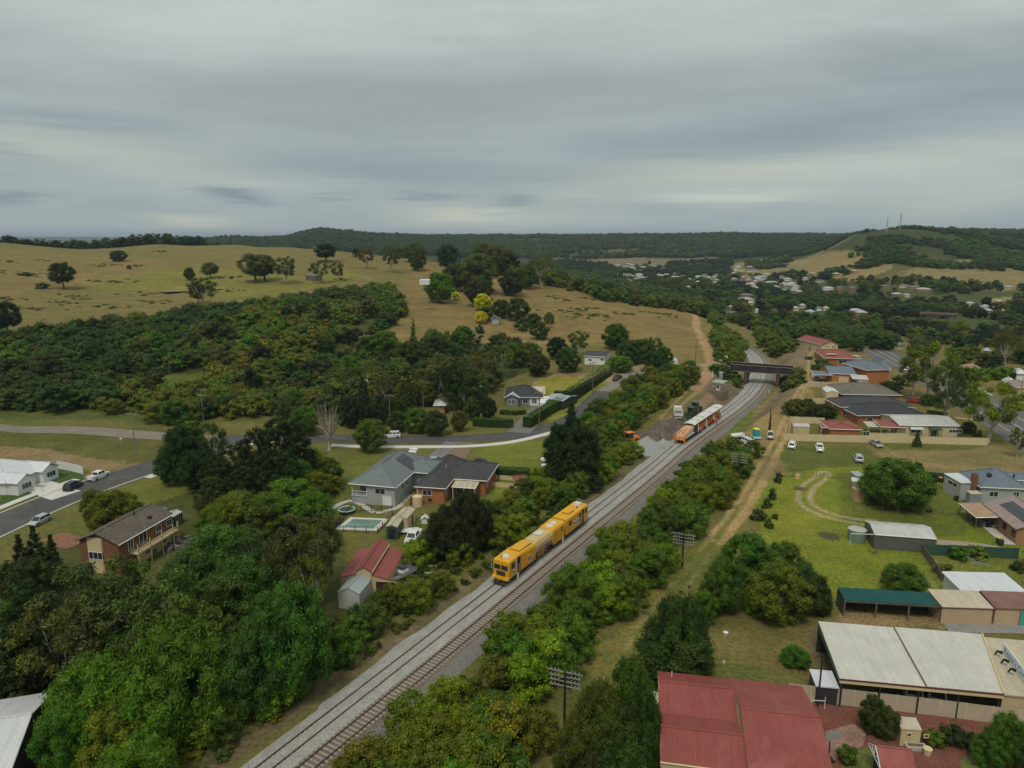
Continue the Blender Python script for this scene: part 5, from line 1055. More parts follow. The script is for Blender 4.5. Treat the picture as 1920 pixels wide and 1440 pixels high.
MB().box(xf + .2, xf + 13.8, .5, .7, -.2, 3.3).build('wall', CREAMRIB, r); b = MB(); b.poly([(.0, 0, 3.45), (xb, D, 3.85), (xb, D, 2.9), (0, 0, 3.05)]); b.build('end_fascia', M('green_fascia', (.07, .12, .09)), r)
MB().box(xb - .1, x1 + 12, D - .5, D - .42, -.2, 3.5).build('rear_wall', CHAR, r)
sx0, sy0 = F.l(1880, 1222, 3.8); sx1, sy1 = F.l(1945, 1310, 3.8); sa = math.atan2(sy1 - sy0, sx1 - sx0); SL = math.hypot(sx1 - sx0, sy1 - sy0)
sg = thing('roof_sign', 'long white signboard with blue-green lettering standing on the cream roof', 'sign', (*F.wpt(sx0, sy0), F.zg + 3.5), F.ang + sa); MB().box(0, SL, -.05, .05, .25, 1.5).build('sign_board', M('sign_white', (.72, .76, .76), .5, var=.08), sg)
tx = bpy.data.curves.new('sign_text', 'FONT'); tx.body = "Rentit's Corner"; tx.size = 1.05; tx.extrude = .005; to = bpy.data.objects.new('t', tx); COL.objects.link(to); bpy.context.view_layer.update(); me_ = bpy.data.meshes.new_from_object(to); bpy.data.objects.remove(to); me_.materials.clear(); me_.materials.append(M('sign_letters', (.12, .30, .38), .5))
to = bpy.data.objects.new('lettering', me_); COL.objects.link(to); to.parent = sg; to.location = (.4, -.06, .5); to.rotation_euler = (math.pi / 2, 0, 0); to.scale = (SL / 8.5, 1, 1)
posts(sg, [(k * SL / 5, .12) for k in range(6)], -.1, 1.2, GALV, .03, 'brace')
for u, v in ((1866, 1224), (1878, 1240), (1891, 1257)): x, y = F.l(u, v, 3.9); MB().tube([(x, y, 3.75), (x + .15, y - .1, 4.2), (x + .45, y - .5, 4.25)], [.12, .14, .2], 8).build('roof_vent', BLACK, r)
r, F, w, D, rect = H('lean_to_shed', 'small white-roofed lean-to against the pale carport', (1530, 1286), (1574, 1290), (1530, 1257), 2.3, 'skillion', .12, RF_WHITE, CHAR, ov=.1, cat='shed', gut=None)
fence('tall_cream_fence', 'tall cream metal fence between the paved yard and the carport', [(1478, 1312), (1600, 1324), (1760, 1343), (1960, 1368)], 2.0, M('stone_cream', (.50, .415, .295), .65, var=.12, pat='rib'), 2.4, post_mat=CREAM)
# big red metal roof
Z = 4.2; F = Frame((1234, 1258), (1503, 1287), Z); r = F.root('red_roofed_hall', 'large hall with red corrugated roofs at the bottom of the picture', 'building')
xs = F.l(1367, 1271, Z)[0]; W_ = F.w; L1 = F.l(1234, 1334, Z)[1]; L2 = F.l(1234, 1427, Z)[1]; Lr = (F.l(1383, 1330, Z + 1.9)[1]) * 2 + .2
walls(r, .1, xs, L2 + .1, -.1, Z - .05, CREAMRIB); walls(r, xs + .02, W_ - .1, Lr + .1, -.12, Z - .03, CREAMRIB, gable='x', rise=1.85)
roof_part(r, 'gable', 0, xs + .1, L1, 0, Z, 1.15, RF_RED, axis='x', gut=CREAM); roof_part(r, 'gable', 0, xs + .1, L2, L1 - .02, Z, 1.1, RF_RED, axis='x', gut=CREAM); roof_part(r, 'gable', xs + .1, W_, Lr, 0, Z + .04, 1.95, RF_RED, axis='x', gut=CREAM)
MB().poly([(xs + .08, -.0, Z), (xs + .08, Lr / 2, Z + 1.93), (xs + .08, Lr, Z)]).build('gable_wall', M('grey_flashing', (.45, .44, .42)), r); MB().tube([(1.4, L1 * .25, Z + .3), (1.4, L1 * .25, Z + 1.3)], .04, 6).build('flue', WHITE, r)
b = MB(); b.box(.0, .06, L2, 0, Z - .5, Z + .02); b.build('fascia', CREAM, r)
walls(r, .6, xs - 2, L2 - 4, L2 + .1, 2.6, CREAMW, name='lower_wall')
# cubby, garden shed, small red gable
r, F, w, D, rect = H('garden_shed', 'small cream garden shed with two dark little windows on the paved yard', (1690, 1366), (1729, 1369), (1688, 1348), 2.1, 'skillion', .3, RF_CREAM, CREAMRIB, ov=.05, cat='shed', gut=None, wins=[('F', .55, 1.2, .5, .45, dict(mull=0, frame=CREAM)), ('F', 2.2, 1.2, .5, .45, dict(mull=0, frame=CREAM))])
F = Frame((1652, 1442), (1720, 1450), 2.6); r = F.root('red_gabled_gazebo', 'small red gabled roof with white trussed end', 'gazebo'); D = F.l(1652, 1408, 2.6)[1]; roof_part(r, 'gable', 0, F.w, 0, max(D, 3.5), 2.6, 1.1, RF_RED, axis='x', gut=CREAM); walls(r, .5, F.w - .2, .2, max(D, 3.5) - .2, 2.5, DARKM, 0); b = MB(); D = max(D, 3.5)
for p_, q_ in (((0, 0, 2.6), (0, D / 2, 3.7)), ((0, D / 2, 3.7), (0, D, 2.6)), ((0, 0, 2.55), (0, D, 2.55)), ((0, D / 2, 3.7), (0, D / 2, 2.55)), ((0, D * .25, 3.15), (0, D / 2, 2.6)), ((0, D * .75, 3.15), (0, D / 2, 2.6))): b.tube([(p_[0] - .06, *p_[1:]), (q_[0] - .06, *q_[1:])], .05, 4)
b.build('truss', WHITE, r)
# shade-cloth shed, tan sheds, white building
F = Frame((1584, 1126), (1767, 1137), 2.4); r = F.root('shade_cloth_shed', 'open stable roofed with sagging dark green shade cloth', 'shed'); D = F.l(1577, 1102, 2.7)[1]; w = F.w
n, m = 25, 7; V = [(w * i / (n - 1), D * j / (m - 1), 2.4 + .35 * j / (m - 1) - .18 * math.sin(math.pi * ((i % 6) / 6)) * math.sin(math.pi * j / (m - 1)) + .05 * random.random()) for j in range(m) for i in range(n)]; MB().mesh(V, [(j * n + i, j * n + i + 1, (j + 1) * n + i + 1, (j + 1) * n + i) for j in range(m - 1) for i in range(n - 1)]).build('roof_cloth', M('green_shade_cloth', (.012, .075, .068), .85, var=.35, scale=.8), r, smooth=True)
posts(r, [(x, y) for x in (0.05, w / 3, w * 2 / 3, w - .05) for y in (.05, D - .05)], 0, 2.4, TIMB, .09); MB().box(0, w, -.02, .06, 2.2, 2.34).box(0, w, D - .06, D, 2.4, 2.6).build('beam', TIMB, r); walls(r, -.02, .02, 0, D, 2.3, GREENM, 0, name='end_wall'); MB().box(0, w, D - .05, D - .01, 0, 2.3).build('rear_wall', CHAR, r)
H('tan_shed', 'tan ribbed shed with cream roof beside the shade-cloth stable', (1767, 1138), (1864, 1141), (1752, 1111), 2.5, 'skillion', .5, RF_CREAM, TANRIB, ov=.08, cat='shed', gut=M('brown_gutter', (.12, .06, .04)))
r, F, w, D, rect = H('rusty_roofed_shed', 'tan shed with rusty red-brown roof and turquoise door', (1867, 1140), (1960, 1143), (1853, 1115), 2.5, 'skillion', .6, RF_RUST, TANRIB, ov=.08, cat='shed', gut=bpy.data.materials['brown_gutter'], wins=[('F', 3.2, 0, 1.1, 2.1, dict(name='door', pane=M('turquoise_door', (.06, .36, .26)), frame=TIMB, mull=0))])
H('white_roofed_building', 'white building with plain pale blue-white roof at the right-hand edge', (1803, 1106), (1925, 1109), (1784, 1075), 3., 'skillion', .3, RF_WHITE, WHITE, ov=.25, wins=[('L', 3, 1.2, 2., .9)], cat='building'); H('white_wall_house', 'white-walled house cut off at the right-hand edge beside the green fence', (1914, 1035), (1960, 1050), (1900, 1005), 3., 'gable', 1., TL_DARK, WHITE, wins=[('L', 1.5, 1.2, 1.2, .9)])
r, F, w, D, rect = H('long_grey_shed', 'long dark grey shed with pale grey metal roof on the lawn', (1640, 1001.5), (1757, 1010), (1622, 976), 2.7, 'gable', .7, RF_PALE, GREYRIB, ov=.08, axis='x', cat='shed', gut=WHITE)
for t in (.3, .75): MB().cyl(w * t, D * .62, 3.1, 3.5, .14, 10).build('roof_vent', GALV, r)
MB().tube([(-.05, .1, 2.6), (-3.6, .3, 2.35), (-3.6, .3, .3)], .06, 6).build('downpipe', WHITE, r)
p = P(1606, 1013); tk = thing('water_tank', 'green corrugated water tank with pale lid beside the long grey shed', 'water tank', tuple(p)); MB().cyl(0, 0, 0, 2.1, 1.45, 28).build('tank', M('tank_green', (.17, .245, .175), .6, pat='board'), tk); MB().cyl(0, 0, 2.1, 2.32, 1.5, 28, r1=.3).build('lid', M('tank_lid', (.42, .43, .36), .7, var=.3), tk)
# blue-grey house, its additions, and the brick house with solar
F = Frame((1838, 913), (1932, 917), 3.3); r = F.root('blue_grey_house', 'pale grey weatherboard house with blue-grey hipped roof and brick chimney', 'house'); w = F.w; D = F.l(1815, 886, 3.3)[1]; walls(r, .4, w - .4, .4, D - .4, 3.28, GREYB); roof_part(r, 'hip', 0, w, 0, D, 3.3, 2.6, RF_BLUE, axis='x')
opening(r, (.4, w - .4, .4, D), 'F', 1.6, 1.2, 1.7, 1.2, mull=1); opening(r, (.4, w - .4, .4, D), 'F', w - 3.2, 1.0, 1.2, 1.5)
MB().box(-.9, .1, 1.2, 2.2, -.2, 5.2).box(-.75, -.05, 1.35, 2.05, 5.2, 5.6).build('chimney', BRICKB, r); b = MB(); b.cyl(2.6, 2.4, 4.6, 5.1, .05, 6); b.tube([(2.6, 2.4, 5.1), (2.45, 2.1, 5.25)], [.5, .15], 12); b.build('satellite_dish', DARKM, r); MB().cyl(w * .8, D * .3, 4.2, 5.4, .16, 10).build('flue', DARKM, r)
H('house_addition', 'box-like pale grey addition with white roof on the left of the blue-grey house', (1802, 905.5), (1828, 905), (1785, 889), 3.6, 'skillion', .25, RF_WHITE, GREYB, ov=.1, cat='extension', gut=GALV, wins=[('L', 1.2, 2.1, 3., .9)], z0=0); H('small_lean_to', 'little blue-grey box shed with cream lid against the blue-grey house', (1820, 926), (1842, 926), (1817, 921), 2.6, 'skillion', .15, RF_CREAM, M('blue_grey_cladding', (.24, .29, .30), .6, pat='rib'), ov=.04, cat='shed', gut=None)
H('grey_roof_addition', 'low blue-grey roof at the back of the blue-grey house', (1876, 897), (1932, 902), (1870, 886), 3., 'gable', .9, RF_BLUE, GREYB, ov=.2, cat='extension')
F = Frame((1842, 944), (1904, 992), 2.9); w = F.w; D = 10.5; r = F.root('solar_brick_house', 'orange-brown brick house with dusty pink roof and one dark solar array', 'house'); walls(r, .4, w - .4, .5, D - .5, 2.88, BRICKT, gable='x', rise=1.75); roof_part(r, 'gable', 0, w, 0, D, 2.9, 1.95, RF_ROSE, axis='x', gut=DARKM)
solar(r, lambda x, y: 2.9 + y * 1.95 / (D / 2), 6, 2, w * .18, D * .18, 1.65, 1.0); opening(r, (.4, w - .4, .5, D), 'F', w * .55, 1., 1.2, 1.1, frame=DARKM); opening(r, (.4, w - .4, .5, D), 'F', w * .8, 1., 1.2, 1.1, frame=DARKM)
roof_part(r, 'skillion', -.8, w * .52, -3.6, -.05, 2.45, .35, RF_OCH, name='verandah_roof'); posts(r, [(x, -3.4) for x in (-.6, w * .17, w * .34, w * .5)], 0, 2.4, TIMB); MB().box(w * .4, w, -1.6, .4, -.02, .12).build('path', CONC, r)
b = MB(); [b.box(x, x + random.uniform(.2, .7), y, y + random.uniform(.2, .6), 0, random.uniform(.3, 1.4), rot=random.random()) for x, y in [(random.uniform(.5, w * .5), random.uniform(-3.2, -.6)) for _ in range(26)]]; tag(b.build('stored_clutter', M('clutter', (.20, .19, .18), .8, var=.9, scale=2.5)), 'jumble of stored things under the faded orange verandah', 'clutter', kind='stuff'); o = bpy.data.objects['stored_clutter']; o.location = (*F.o, F.zg); o.rotation_euler = (0, 0, F.ang)
fence('green_fence', 'dark green metal fence behind the flowering shrubs', [(1733, 1041), (1780, 1042), (1908, 1048)], 1.9, GREENM, 2.4); fence('green_fence', 'low dark green fence beside the wheelie bins', [(1736, 898), (1786, 903)], 1.7, GREENM, 2.4)
fence('timber_fence', 'weathered grey timber fence running down the lawn', [(1727, 1036), (1748, 1064), (1766, 1092)], 1.5, TIMB, 1.6); rail_fence('wire_fence', 'thin wire fence across the right-hand lawn', [(1600, 957), (1625, 960), (1740, 962), (1822, 966)], 1.1, TIMB, 3., 2)
rail_fence('paddock_fence', 'old paddock fence along the top of the lawn', [(1463, 893), (1530, 896)], 1.2, TIMB, 2.5, 2); rail_fence('paddock_fence', 'paddock fence beyond the looping wheel tracks', [(1552, 896), (1605, 897)], 1.2, TIMB, 2.5, 2); rail_fence('timber_rail_fence', 'pale rail fence in front of the dark clipped hedge', [(895, 800), (962, 803)], 1.2, M('pale_timber', (.28, .26, .22)), 2.6, 3)
H('tin_shed', 'small pale tin shed half hidden by the largest lawn tree', (1597, 902), (1614, 904), (1596, 896), 2.2, 'skillion', .2, RF_WHITE, M('pink_boards', (.38, .26, .19)), cat='shed', ov=.08, gut=None); H('tin_shed', 'pale blue tin roof peeping from behind the lawn tree', (1605, 893), (1622, 893), (1603, 885), 2.2, 'skillion', .2, bpy.data.materials['pale_blue_roof'], GALV, cat='shed', ov=.08, gut=None)
H('timber_crate_shed', 'fresh timber slatted shed beside the largest lawn tree', (1605, 920), (1622, 920), (1604, 914), 2.4, 'skillion', .1, TIMBP, M('slatted_timber', (.46, .33, .15), .8, pat='rib'), cat='shed', ov=.04, gut=None)
# the white roof in the bottom left-hand corner
F = Frame((22, 1442), (100, 1296), 4.2); w = F.w; r = F.root('corner_hall', 'building with worn white metal roof in the bottom left-hand corner', 'building'); walls(r, .4, w - .4, .3, 24, 4.15, CHAR, gable='y', rise=1.3); roof_part(r, 'gable', 0, w, 0, 25, 4.2, 1.5, M('worn_white_roof', (.60, .615, .60), .5, .05, var=.1, scale=.3, pat='corr'), axis='y', gut=M('rusty_gutter', (.30, .14, .08)))
# houses across the highway at the edge, tiny ones in the town
for A, B, C, h, rm, wm, lab in (((1905, 700), (1930, 701), (1903, 695), 3., RF_WHITE, WHITE, 'white-roofed cottage across the highway at the right-hand edge'), ((1888, 717), (1908, 718), (1886, 712), 3., RF_PALE, WHITE, 'low pale roof across the highway hedge'), ((1905, 726), (1940, 728), (1903, 716), 3., RF_ROSE, CREAM, 'pink-roofed house with white gable across the highway'), ((1814, 690), (1840, 690), (1816, 686), 2.8, RF_OCH, CREAM, 'tan roof glimpsed behind the highway gums')): H('edge_house', lab, A, B, C, h, 'hip', 1.4, rm, wm)
TOWN = [(608, 1250, 548, 'w', 20), (0, 1250, 549, 'w', 18), (0, 1275, 552, 'w', 9), (0, 1400, 558, 'g', 24), (0, 1402, 566, 'w', 26), (0, 1408, 573, 'w', 14), (0, 1505, 578, 'w', 13), (0, 1493, 583, 'w', 12), (0, 1520, 590, 'w', 16), (0, 1536, 583, 'g', 10), (0, 1550, 583, 'c', 10), (0, 1605, 588, 'w', 26), (0, 1616, 592, 'w', 20), (0, 1378, 593, 'g', 20), (0, 1402, 600, 'g', 20), (0, 1371, 581, 'w', 7), (0, 1418, 587, 'w', 7),
    (0, 1405, 530, 'r', 34), (0, 1408, 537, 'w', 20), (0, 1445, 533, 'w', 22), (0, 1480, 536, 'w', 22), (0, 1455, 541, 'w', 14), (0, 1424, 522, 'w', 20), (0, 1400, 520, 'g', 16), (0, 1360, 512, 'p', 40), (0, 1330, 509, 'w', 28), (0, 1415, 503, 'p', 26), (0, 1412, 510, 'g', 22), (0, 1440, 517, 'c', 14), (0, 1300, 502, 'w', 12), (0, 1255, 507, 'w', 14), (0, 1280, 508, 'g', 14), (0, 1205, 503, 'w', 12), (0, 1170, 508, 'w', 12), (0, 1145, 503, 'g', 14), (0, 1120, 507, 'w', 10), (0, 1110, 500, 'w', 12), (0, 1160, 513, 'w', 12), (0, 1200, 517, 'w', 12), (0, 1270, 516, 'w', 12), (0, 1310, 522, 'w', 14), (0, 1308, 532, 'w', 10), (0, 1340, 533, 'w', 8), (0, 1290, 542, 'w', 7), (0, 1205, 524, 'w', 10), (0, 1180, 528, 'g', 10), (0, 1235, 512, 'c', 10), (0, 1385, 502, 'c', 9),
    (0, 1553, 544, 'w', 18), (0, 1576, 543, 'g', 12), (0, 1600, 544, 'g', 12), (0, 1662, 541, 'g', 14), (0, 1695, 540, 'g', 16), (0, 1713, 543, 'g', 20), (0, 1732, 547, 'w', 24), (0, 1685, 556, 'w', 18), (0, 1702, 558, 'w', 10), (0, 1525, 516, 'w', 10), (0, 1512, 525, 'w', 9), (0, 1822, 574, 'w', 14), (0, 1848, 580, 'w', 14), (0, 1855, 588, 'w', 10), (0, 1880, 589, 'w', 8), (0, 1876, 570, 'c', 12), (0, 1895, 543, 'w', 12), (0, 1540, 530, 'g', 14), (0, 1570, 517, 'c', 12), (0, 1604, 512, 'w', 8), (0, 1690, 656, 'g', 14), (0, 1820, 660, 'w', 12), (0, 1850, 667, 'w', 12), (0, 1225, 498, 'g', 12), (0, 1180, 497, 'w', 9), (0, 1490, 545, 'w', 12), (0, 1468, 522, 'g', 12), (0, 1345, 518, 'w', 12)]
_r = random.Random(9)
for _k in range(95): _u = _r.uniform(1105, 1500); TOWN.append((0, _u, _r.uniform(499, 524) + max(0, (_u - 1250) * .06) + (12 if _u > 1400 else 0), _r.choice('wwgcgr'), _r.uniform(7, 13)))
TM = {'w': (M('town_white', (.46, .47, .46), .6, pat='corr'), 'white'), 'g': (RF_GREY, 'grey'), 'c': (RF_CREAM, 'cream'), 'p': (bpy.data.materials['pale_blue_roof'], 'pale blue'), 'r': (RF_RUST, 'rusty red')}
TLM = [(1250, 548, 'nearest the dark pine'), (1400, 565, 'in the near town trees'), (1500, 585, 'beyond the rail bridge'), (1420, 528, 'in the main street'), (1370, 505, 'below the golden fields'), (1180, 507, 'on the far left of town'), (1290, 515, 'in the middle of the far town'), (1560, 530, 'under the mast hill'), (1700, 548, 'at the foot of the mast hill'), (1855, 578, 'right of the viaduct'), (1820, 660, 'behind the highway gums')]
for _, u, v, c, wp in TOWN:
    q = P(u, v); zc = q[1] * _cp + (CH - q[2]) * _sp; wd = wp * 1.05 * zc / FPX; dp = min(wd * .7, 14); n = min(TLM, key=lambda t: (t[0] - u) ** 2 + 4 * (t[1] - v) ** 2)[2]; h = 2.4 if wd < 30 else 4
    r = thing('town_house', '%s %s-roofed %s %s' % ('long' if wd > 18 else 'small', TM[c][1], 'building' if wd > 18 else 'house', n), 'house', tuple(q), random.uniform(-.5, .5), 'houses of the distant town'); walls(r, -wd / 2 + .4, wd / 2 - .4, .4, dp, h, random.choice([WHITE, CREAM, BRICKT])); roof_part(r, 'hip' if wd < 20 else 'gable', -wd / 2, wd / 2, 0, dp + .4, h + .02, 1.3, TM[c][0], axis='x', gut=None)
gp = np.random.default_rng(5)
def belt(pts, spacing, mix, wr=(4, 6.5), hr=(3, 5), near=None, group='', world=None, keep=1.):
    W = poly_world(pts) if world is None else world; n = 0
    for x, y in scatter_poly(W, spacing, gp):
        if gp.random() > keep: continue
        k, t = mix[int(gp.integers(len(mix)))]; s = gp.random(); plant(k, x, y, wr[0] + (wr[1] - wr[0]) * s, hr[0] + (hr[1] - hr[0]) * (s * .6 + .4 * gp.random()), t, None, group); n += 1
    return n
def trk_belt(s0, s1, o0, o1, spacing, mix, **kw):
    A = [trk(s, o0) for s in np.arange(s0, s1, 5)] + [trk(s, o1) for s in np.arange(s1, s0, -5)]; return belt(None, spacing, mix, world=np.array(A), **kw)
def s_at(u, v):
    q = P(u, v); o, s = trk_off(q[:1], q[1:2]); return float(s[0])
BM = [('bush', OL), ('bush', OL), ('bush', YG), ('bush', GR), ('bush', GR)]
# belt of bushes right of the line, foreground to the work site
S = [s_at(u, v) for u, v in ((578, 1440), (760, 1290), (945, 1130), (1100, 1003), (1231, 897), (1300, 838), (1345, 805))]
trk_belt(S[0] - 22, S[1], 6.4, 20, 3.6, BM, wr=(5, 7.5), hr=(4.5, 6.5), group='bushes right of the railway')
trk_belt(S[1], S[2], 6.4, 15.5, 3.5, BM, wr=(4.8, 7), hr=(4.5, 6.5), group='bushes right of the railway')
trk_belt(S[2], S[3], 6.6, 16.5, 3.7, BM, wr=(5, 7), hr=(4.5, 6.8), group='bushes right of the railway')
trk_belt(S[3] + 4, S[4] + 4, 6.8, 16.5, 3.9, BM, wr=(5, 7), hr=(4.5, 6.5), group='bushes right of the railway')
trk_belt(S[4] + 4, S[5] + 1, 8., 15.5, 4.2, BM, wr=(5, 7), hr=(4, 6), group='bushes right of the railway')
# left belt
BL2 = [('bush', OL), ('bush', GR), ('bush', YG), ('bush', OL), ('bush', DK)]
trk_belt(S[0] - 12, S[1] + 10, -17, -9.6, 3.8, BL2, wr=(4, 6), hr=(3.5, 5), group='bushes left of the railway')
trk_belt(S[1] + 10, S[2] - 2, -13.6, -9., 3.8, BL2, wr=(4, 6), hr=(3.5, 5.2), group='bushes left of the railway')
trk_belt(S[2] - 2, S[4], -20, -9.8, 3.9, BL2, wr=(4.5, 6.5), hr=(4, 5.6), group='bushes left of the railway')
trk_belt(S[4], S[4] + 16, -15, -9.5, 4., BL2, wr=(4, 6), hr=(3, 4.6), group='bushes left of the railway')
# the big belt between the lane and the work site
belt([(1075, 905), (1115, 862), (1160, 826), (1180, 812), (1225, 782), (1280, 728), (1306, 712), (1285, 702), (1240, 712), (1190, 730), (1140, 770), (1090, 815), (1055, 850)], 4.1, BM + [('bush', DK)], wr=(5, 7.5), hr=(4.5, 7), group='bushes between lane and work site')
belt([(1330, 700), (1360, 694), (1400, 712), (1385, 728), (1350, 712)], 4, [('bush', GR), ('bush', DK)], wr=(3.5, 5), hr=(2.5, 3.6), group='bushes beside the bridge')
belt([(1448, 712), (1480, 706), (1502, 700), (1500, 722), (1460, 738)], 3.6, [('bush', GR), ('bush', OL), ('bush', DK)], wr=(3.5, 5), hr=(2.5, 3.6), group='bushes beside the bridge')
belt([(1345, 690), (1375, 684), (1400, 680), (1398, 655), (1375, 632), (1355, 615), (1335, 600), (1330, 620), (1345, 655)], 5, BM, wr=(5, 7.5), hr=(4, 6), group='bushes above the cutting')
belt([(1440, 668), (1475, 668), (1500, 645), (1490, 625), (1450, 620), (1420, 628), (1418, 640), (1432, 655)], 5, [('bush', GR), ('bush', OL), ('bush', DK)], wr=(5, 7.5), hr=(4, 6), group='bushes above the cutting')
belt([(1375, 815), (1405, 790), (1400, 775), (1370, 790), (1355, 815)], 5, [('bush', GR), ('bush', BR)], wr=(2.5, 4), hr=(1.4, 2.2), group='low bushes by the work site')
for u, v, w in ((1422, 975, 30), (1436, 952, 22), (1448, 935, 20), (1442, 990, 18), (1460, 905, 18)): base('bush', u, v, 22, w, DK, 'dark bush in the short row beside the grassy vehicle track')
base('shrub', 1452, 972, 12, 14, DK, 'tiny dark shrub in a bark ring on the bright lawn, farthest of its row'); base('shrub', 1447, 990, 11, 13, DK, 'tiny dark shrub in a bark ring on the bright lawn, middle of its row')
# foreground trees, left
for a in (('droop', 318, 1178, 12, 210, BR, 'tall bright green weeping tree at the back of the foreground clump'), ('droop', 175, 1235, 10.5, 190, BR, 'bright green weeping tree overhanging the white roof'),
          ('droop', 250, 1262, 9.5, 190, BR), ('droop', 400, 1250, 9.5, 180, GR), ('droop', 345, 1300, 8.5, 190, BR), ('droop', 205, 1330, 7.5, 150, YG), ('droop', 250, 1390, 6.5, 170, BR), ('droop', 445, 1335, 7.5, 150, GR), ('droop', 120, 1320, 8, 140, BR), ('droop', 330, 1395, 6.5, 160, BR),
          ('droop', 530, 1102, 13, 200, BL, 'big bluish green weeping tree between the railway and the bright green clump'), ('droop', 470, 1170, 10.5, 160, BL), ('droop', 585, 1175, 10, 150, BL), ('round', 520, 1255, 8, 150, DK), ('droop', 500, 1300, 8, 140, BL), ('round', 455, 1390, 6, 130, DK), ('bush', 405, 1420, 5, 120, DK),
          ('gum', 175, 1052, 16, 190, GMO, 'spreading brown-olive gum with bare inner limbs'), ('gum', 262, 1075, 15, 190, GMO), ('gum', 110, 1110, 14, 170, GMO), ('gum', 215, 1135, 13, 170, GMO), ('gum', 330, 1130, 13, 150, GMO),
          ('sheoak', 45, 1095, 14, 110, VD), ('sheoak', 15, 1060, 14, 110, DK), ('sheoak', 88, 1150, 11, 110, VD), ('round', 25, 1130, 11, 130, GR), ('conifer', 10, 1170, 11, 110, VD), ('conifer', 60, 985, 11, 60, VD, 'near-black conifer with spiky top beside the silver hatchback'), ('conifer', 32, 1000, 10, 55, VD), ('conifer', 92, 1000, 9.5, 50, VD), ('round', 55, 1050, 8, 110, DK),
          ('round', 400, 988, 12, 150, BL, 'large bluish green broadleaf tree in front of the brown brick house'), ('round', 352, 1032, 10, 120, BL), ('round', 452, 1045, 10, 130, BL), ('round', 400, 1085, 9, 150, BL), ('round', 490, 1065, 8, 90, GR),
          ('gum', 575, 962, 14, 120, GM, 'tall grey-green gum above the red-roofed shed'), ('gum', 596, 985, 12, 80, GMO), ('gum', 545, 1000, 12, 100, GMO), ('gum', 575, 1045, 10, 80, GM), ('gum', 480, 990, 12, 90, GMO),
          ('round', 445, 925, 8, 110, OL), ('round', 405, 945, 7, 80, OL), ('column', 462, 912, 12.5, 34, BL, 'slender pale poplar standing among rounded trees'),
          ('round', 540, 900, 9, 120, BR, 'bright green spreading tree left of the swimming pool'), ('round', 500, 925, 8, 100, GR), ('round', 585, 925, 7, 80, BR), ('bush', 560, 890, 5, 80, GR),
          ('sheoak', 478, 805, 15, 90, VD, 'tall near-black she-oak left of the pale bare gum'), ('sheoak', 515, 782, 16, 90, VD), ('sheoak', 548, 790, 15, 80, VD), ('sheoak', 440, 832, 13, 90, VD), ('sheoak', 410, 860, 11, 80, VD), ('sheoak', 490, 850, 13, 90, VD), ('sheoak', 535, 842, 13, 80, VD), ('sheoak', 450, 880, 10, 80, VD), ('sheoak', 395, 892, 9, 70, DK), ('bush', 500, 900, 6, 90, DK), ('bush', 430, 915, 5, 90, DK),
          ('round', 340, 800, 13, 90, VD, 'dark leafy tree on the street corner behind the round trees'), ('round', 322, 835, 9, 70, DK), ('gum', 384, 790, 14, 65, DK, 'slim dark gum with a visible trunk on the street corner'), ('round', 368, 845, 9, 70, VD),
          ('round', 585, 845, 7, 60, OL), ('round', 612, 858, 6.5, 60, GR), ('round', 595, 885, 6, 60, OL), ('round', 560, 862, 8, 60, GR), ('bush', 615, 890, 4, 50, YG), ('bush', 590, 912, 4.5, 60, GR),
          ('round', 570, 762, 8, 60, GR), ('round', 545, 745, 9, 60, DK),
          ('round', 204, 920, 8.5, 86, OL, 'rounded olive tree on the verge behind the brown brick house'), ('round', 172, 918, 7, 52, OL), ('round', 235, 925, 6.5, 60, OL), ('round', 190, 945, 6, 60, OL),
          ('round', 695, 786, 8.5, 66, BR, 'round bright green tree at the roadside beside the white SUV'), ('bare', 612, 741, 14.5, 66, GM, 'nearly leafless pale gum at the roadside'),
          ('round', 874, 922, 11.5, 76, VD, 'broad near-black cypress between the brick house and the yellow machine'), ('round', 836, 950, 9.5, 72, VD), ('round', 898, 942, 8.5, 52, VD), ('round', 855, 965, 8, 70, VD),
          ('conifer', 1072, 752, 17, 66, VD, 'tallest pointed dark conifer beside the lane'), ('round', 1052, 796, 13, 66, VD), ('round', 1090, 798, 13.5, 76, VD), ('round', 1074, 782, 14, 50, VD), ('conifer', 1042, 838, 10, 46, VD), ('conifer', 1075, 830, 11, 60, VD), ('conifer', 1100, 832, 10, 60, VD), ('conifer', 1062, 862, 7, 50, DK), ('conifer', 1040, 868, 6.5, 40, VD), ('conifer', 1110, 858, 7, 50, VD)): top(*a)
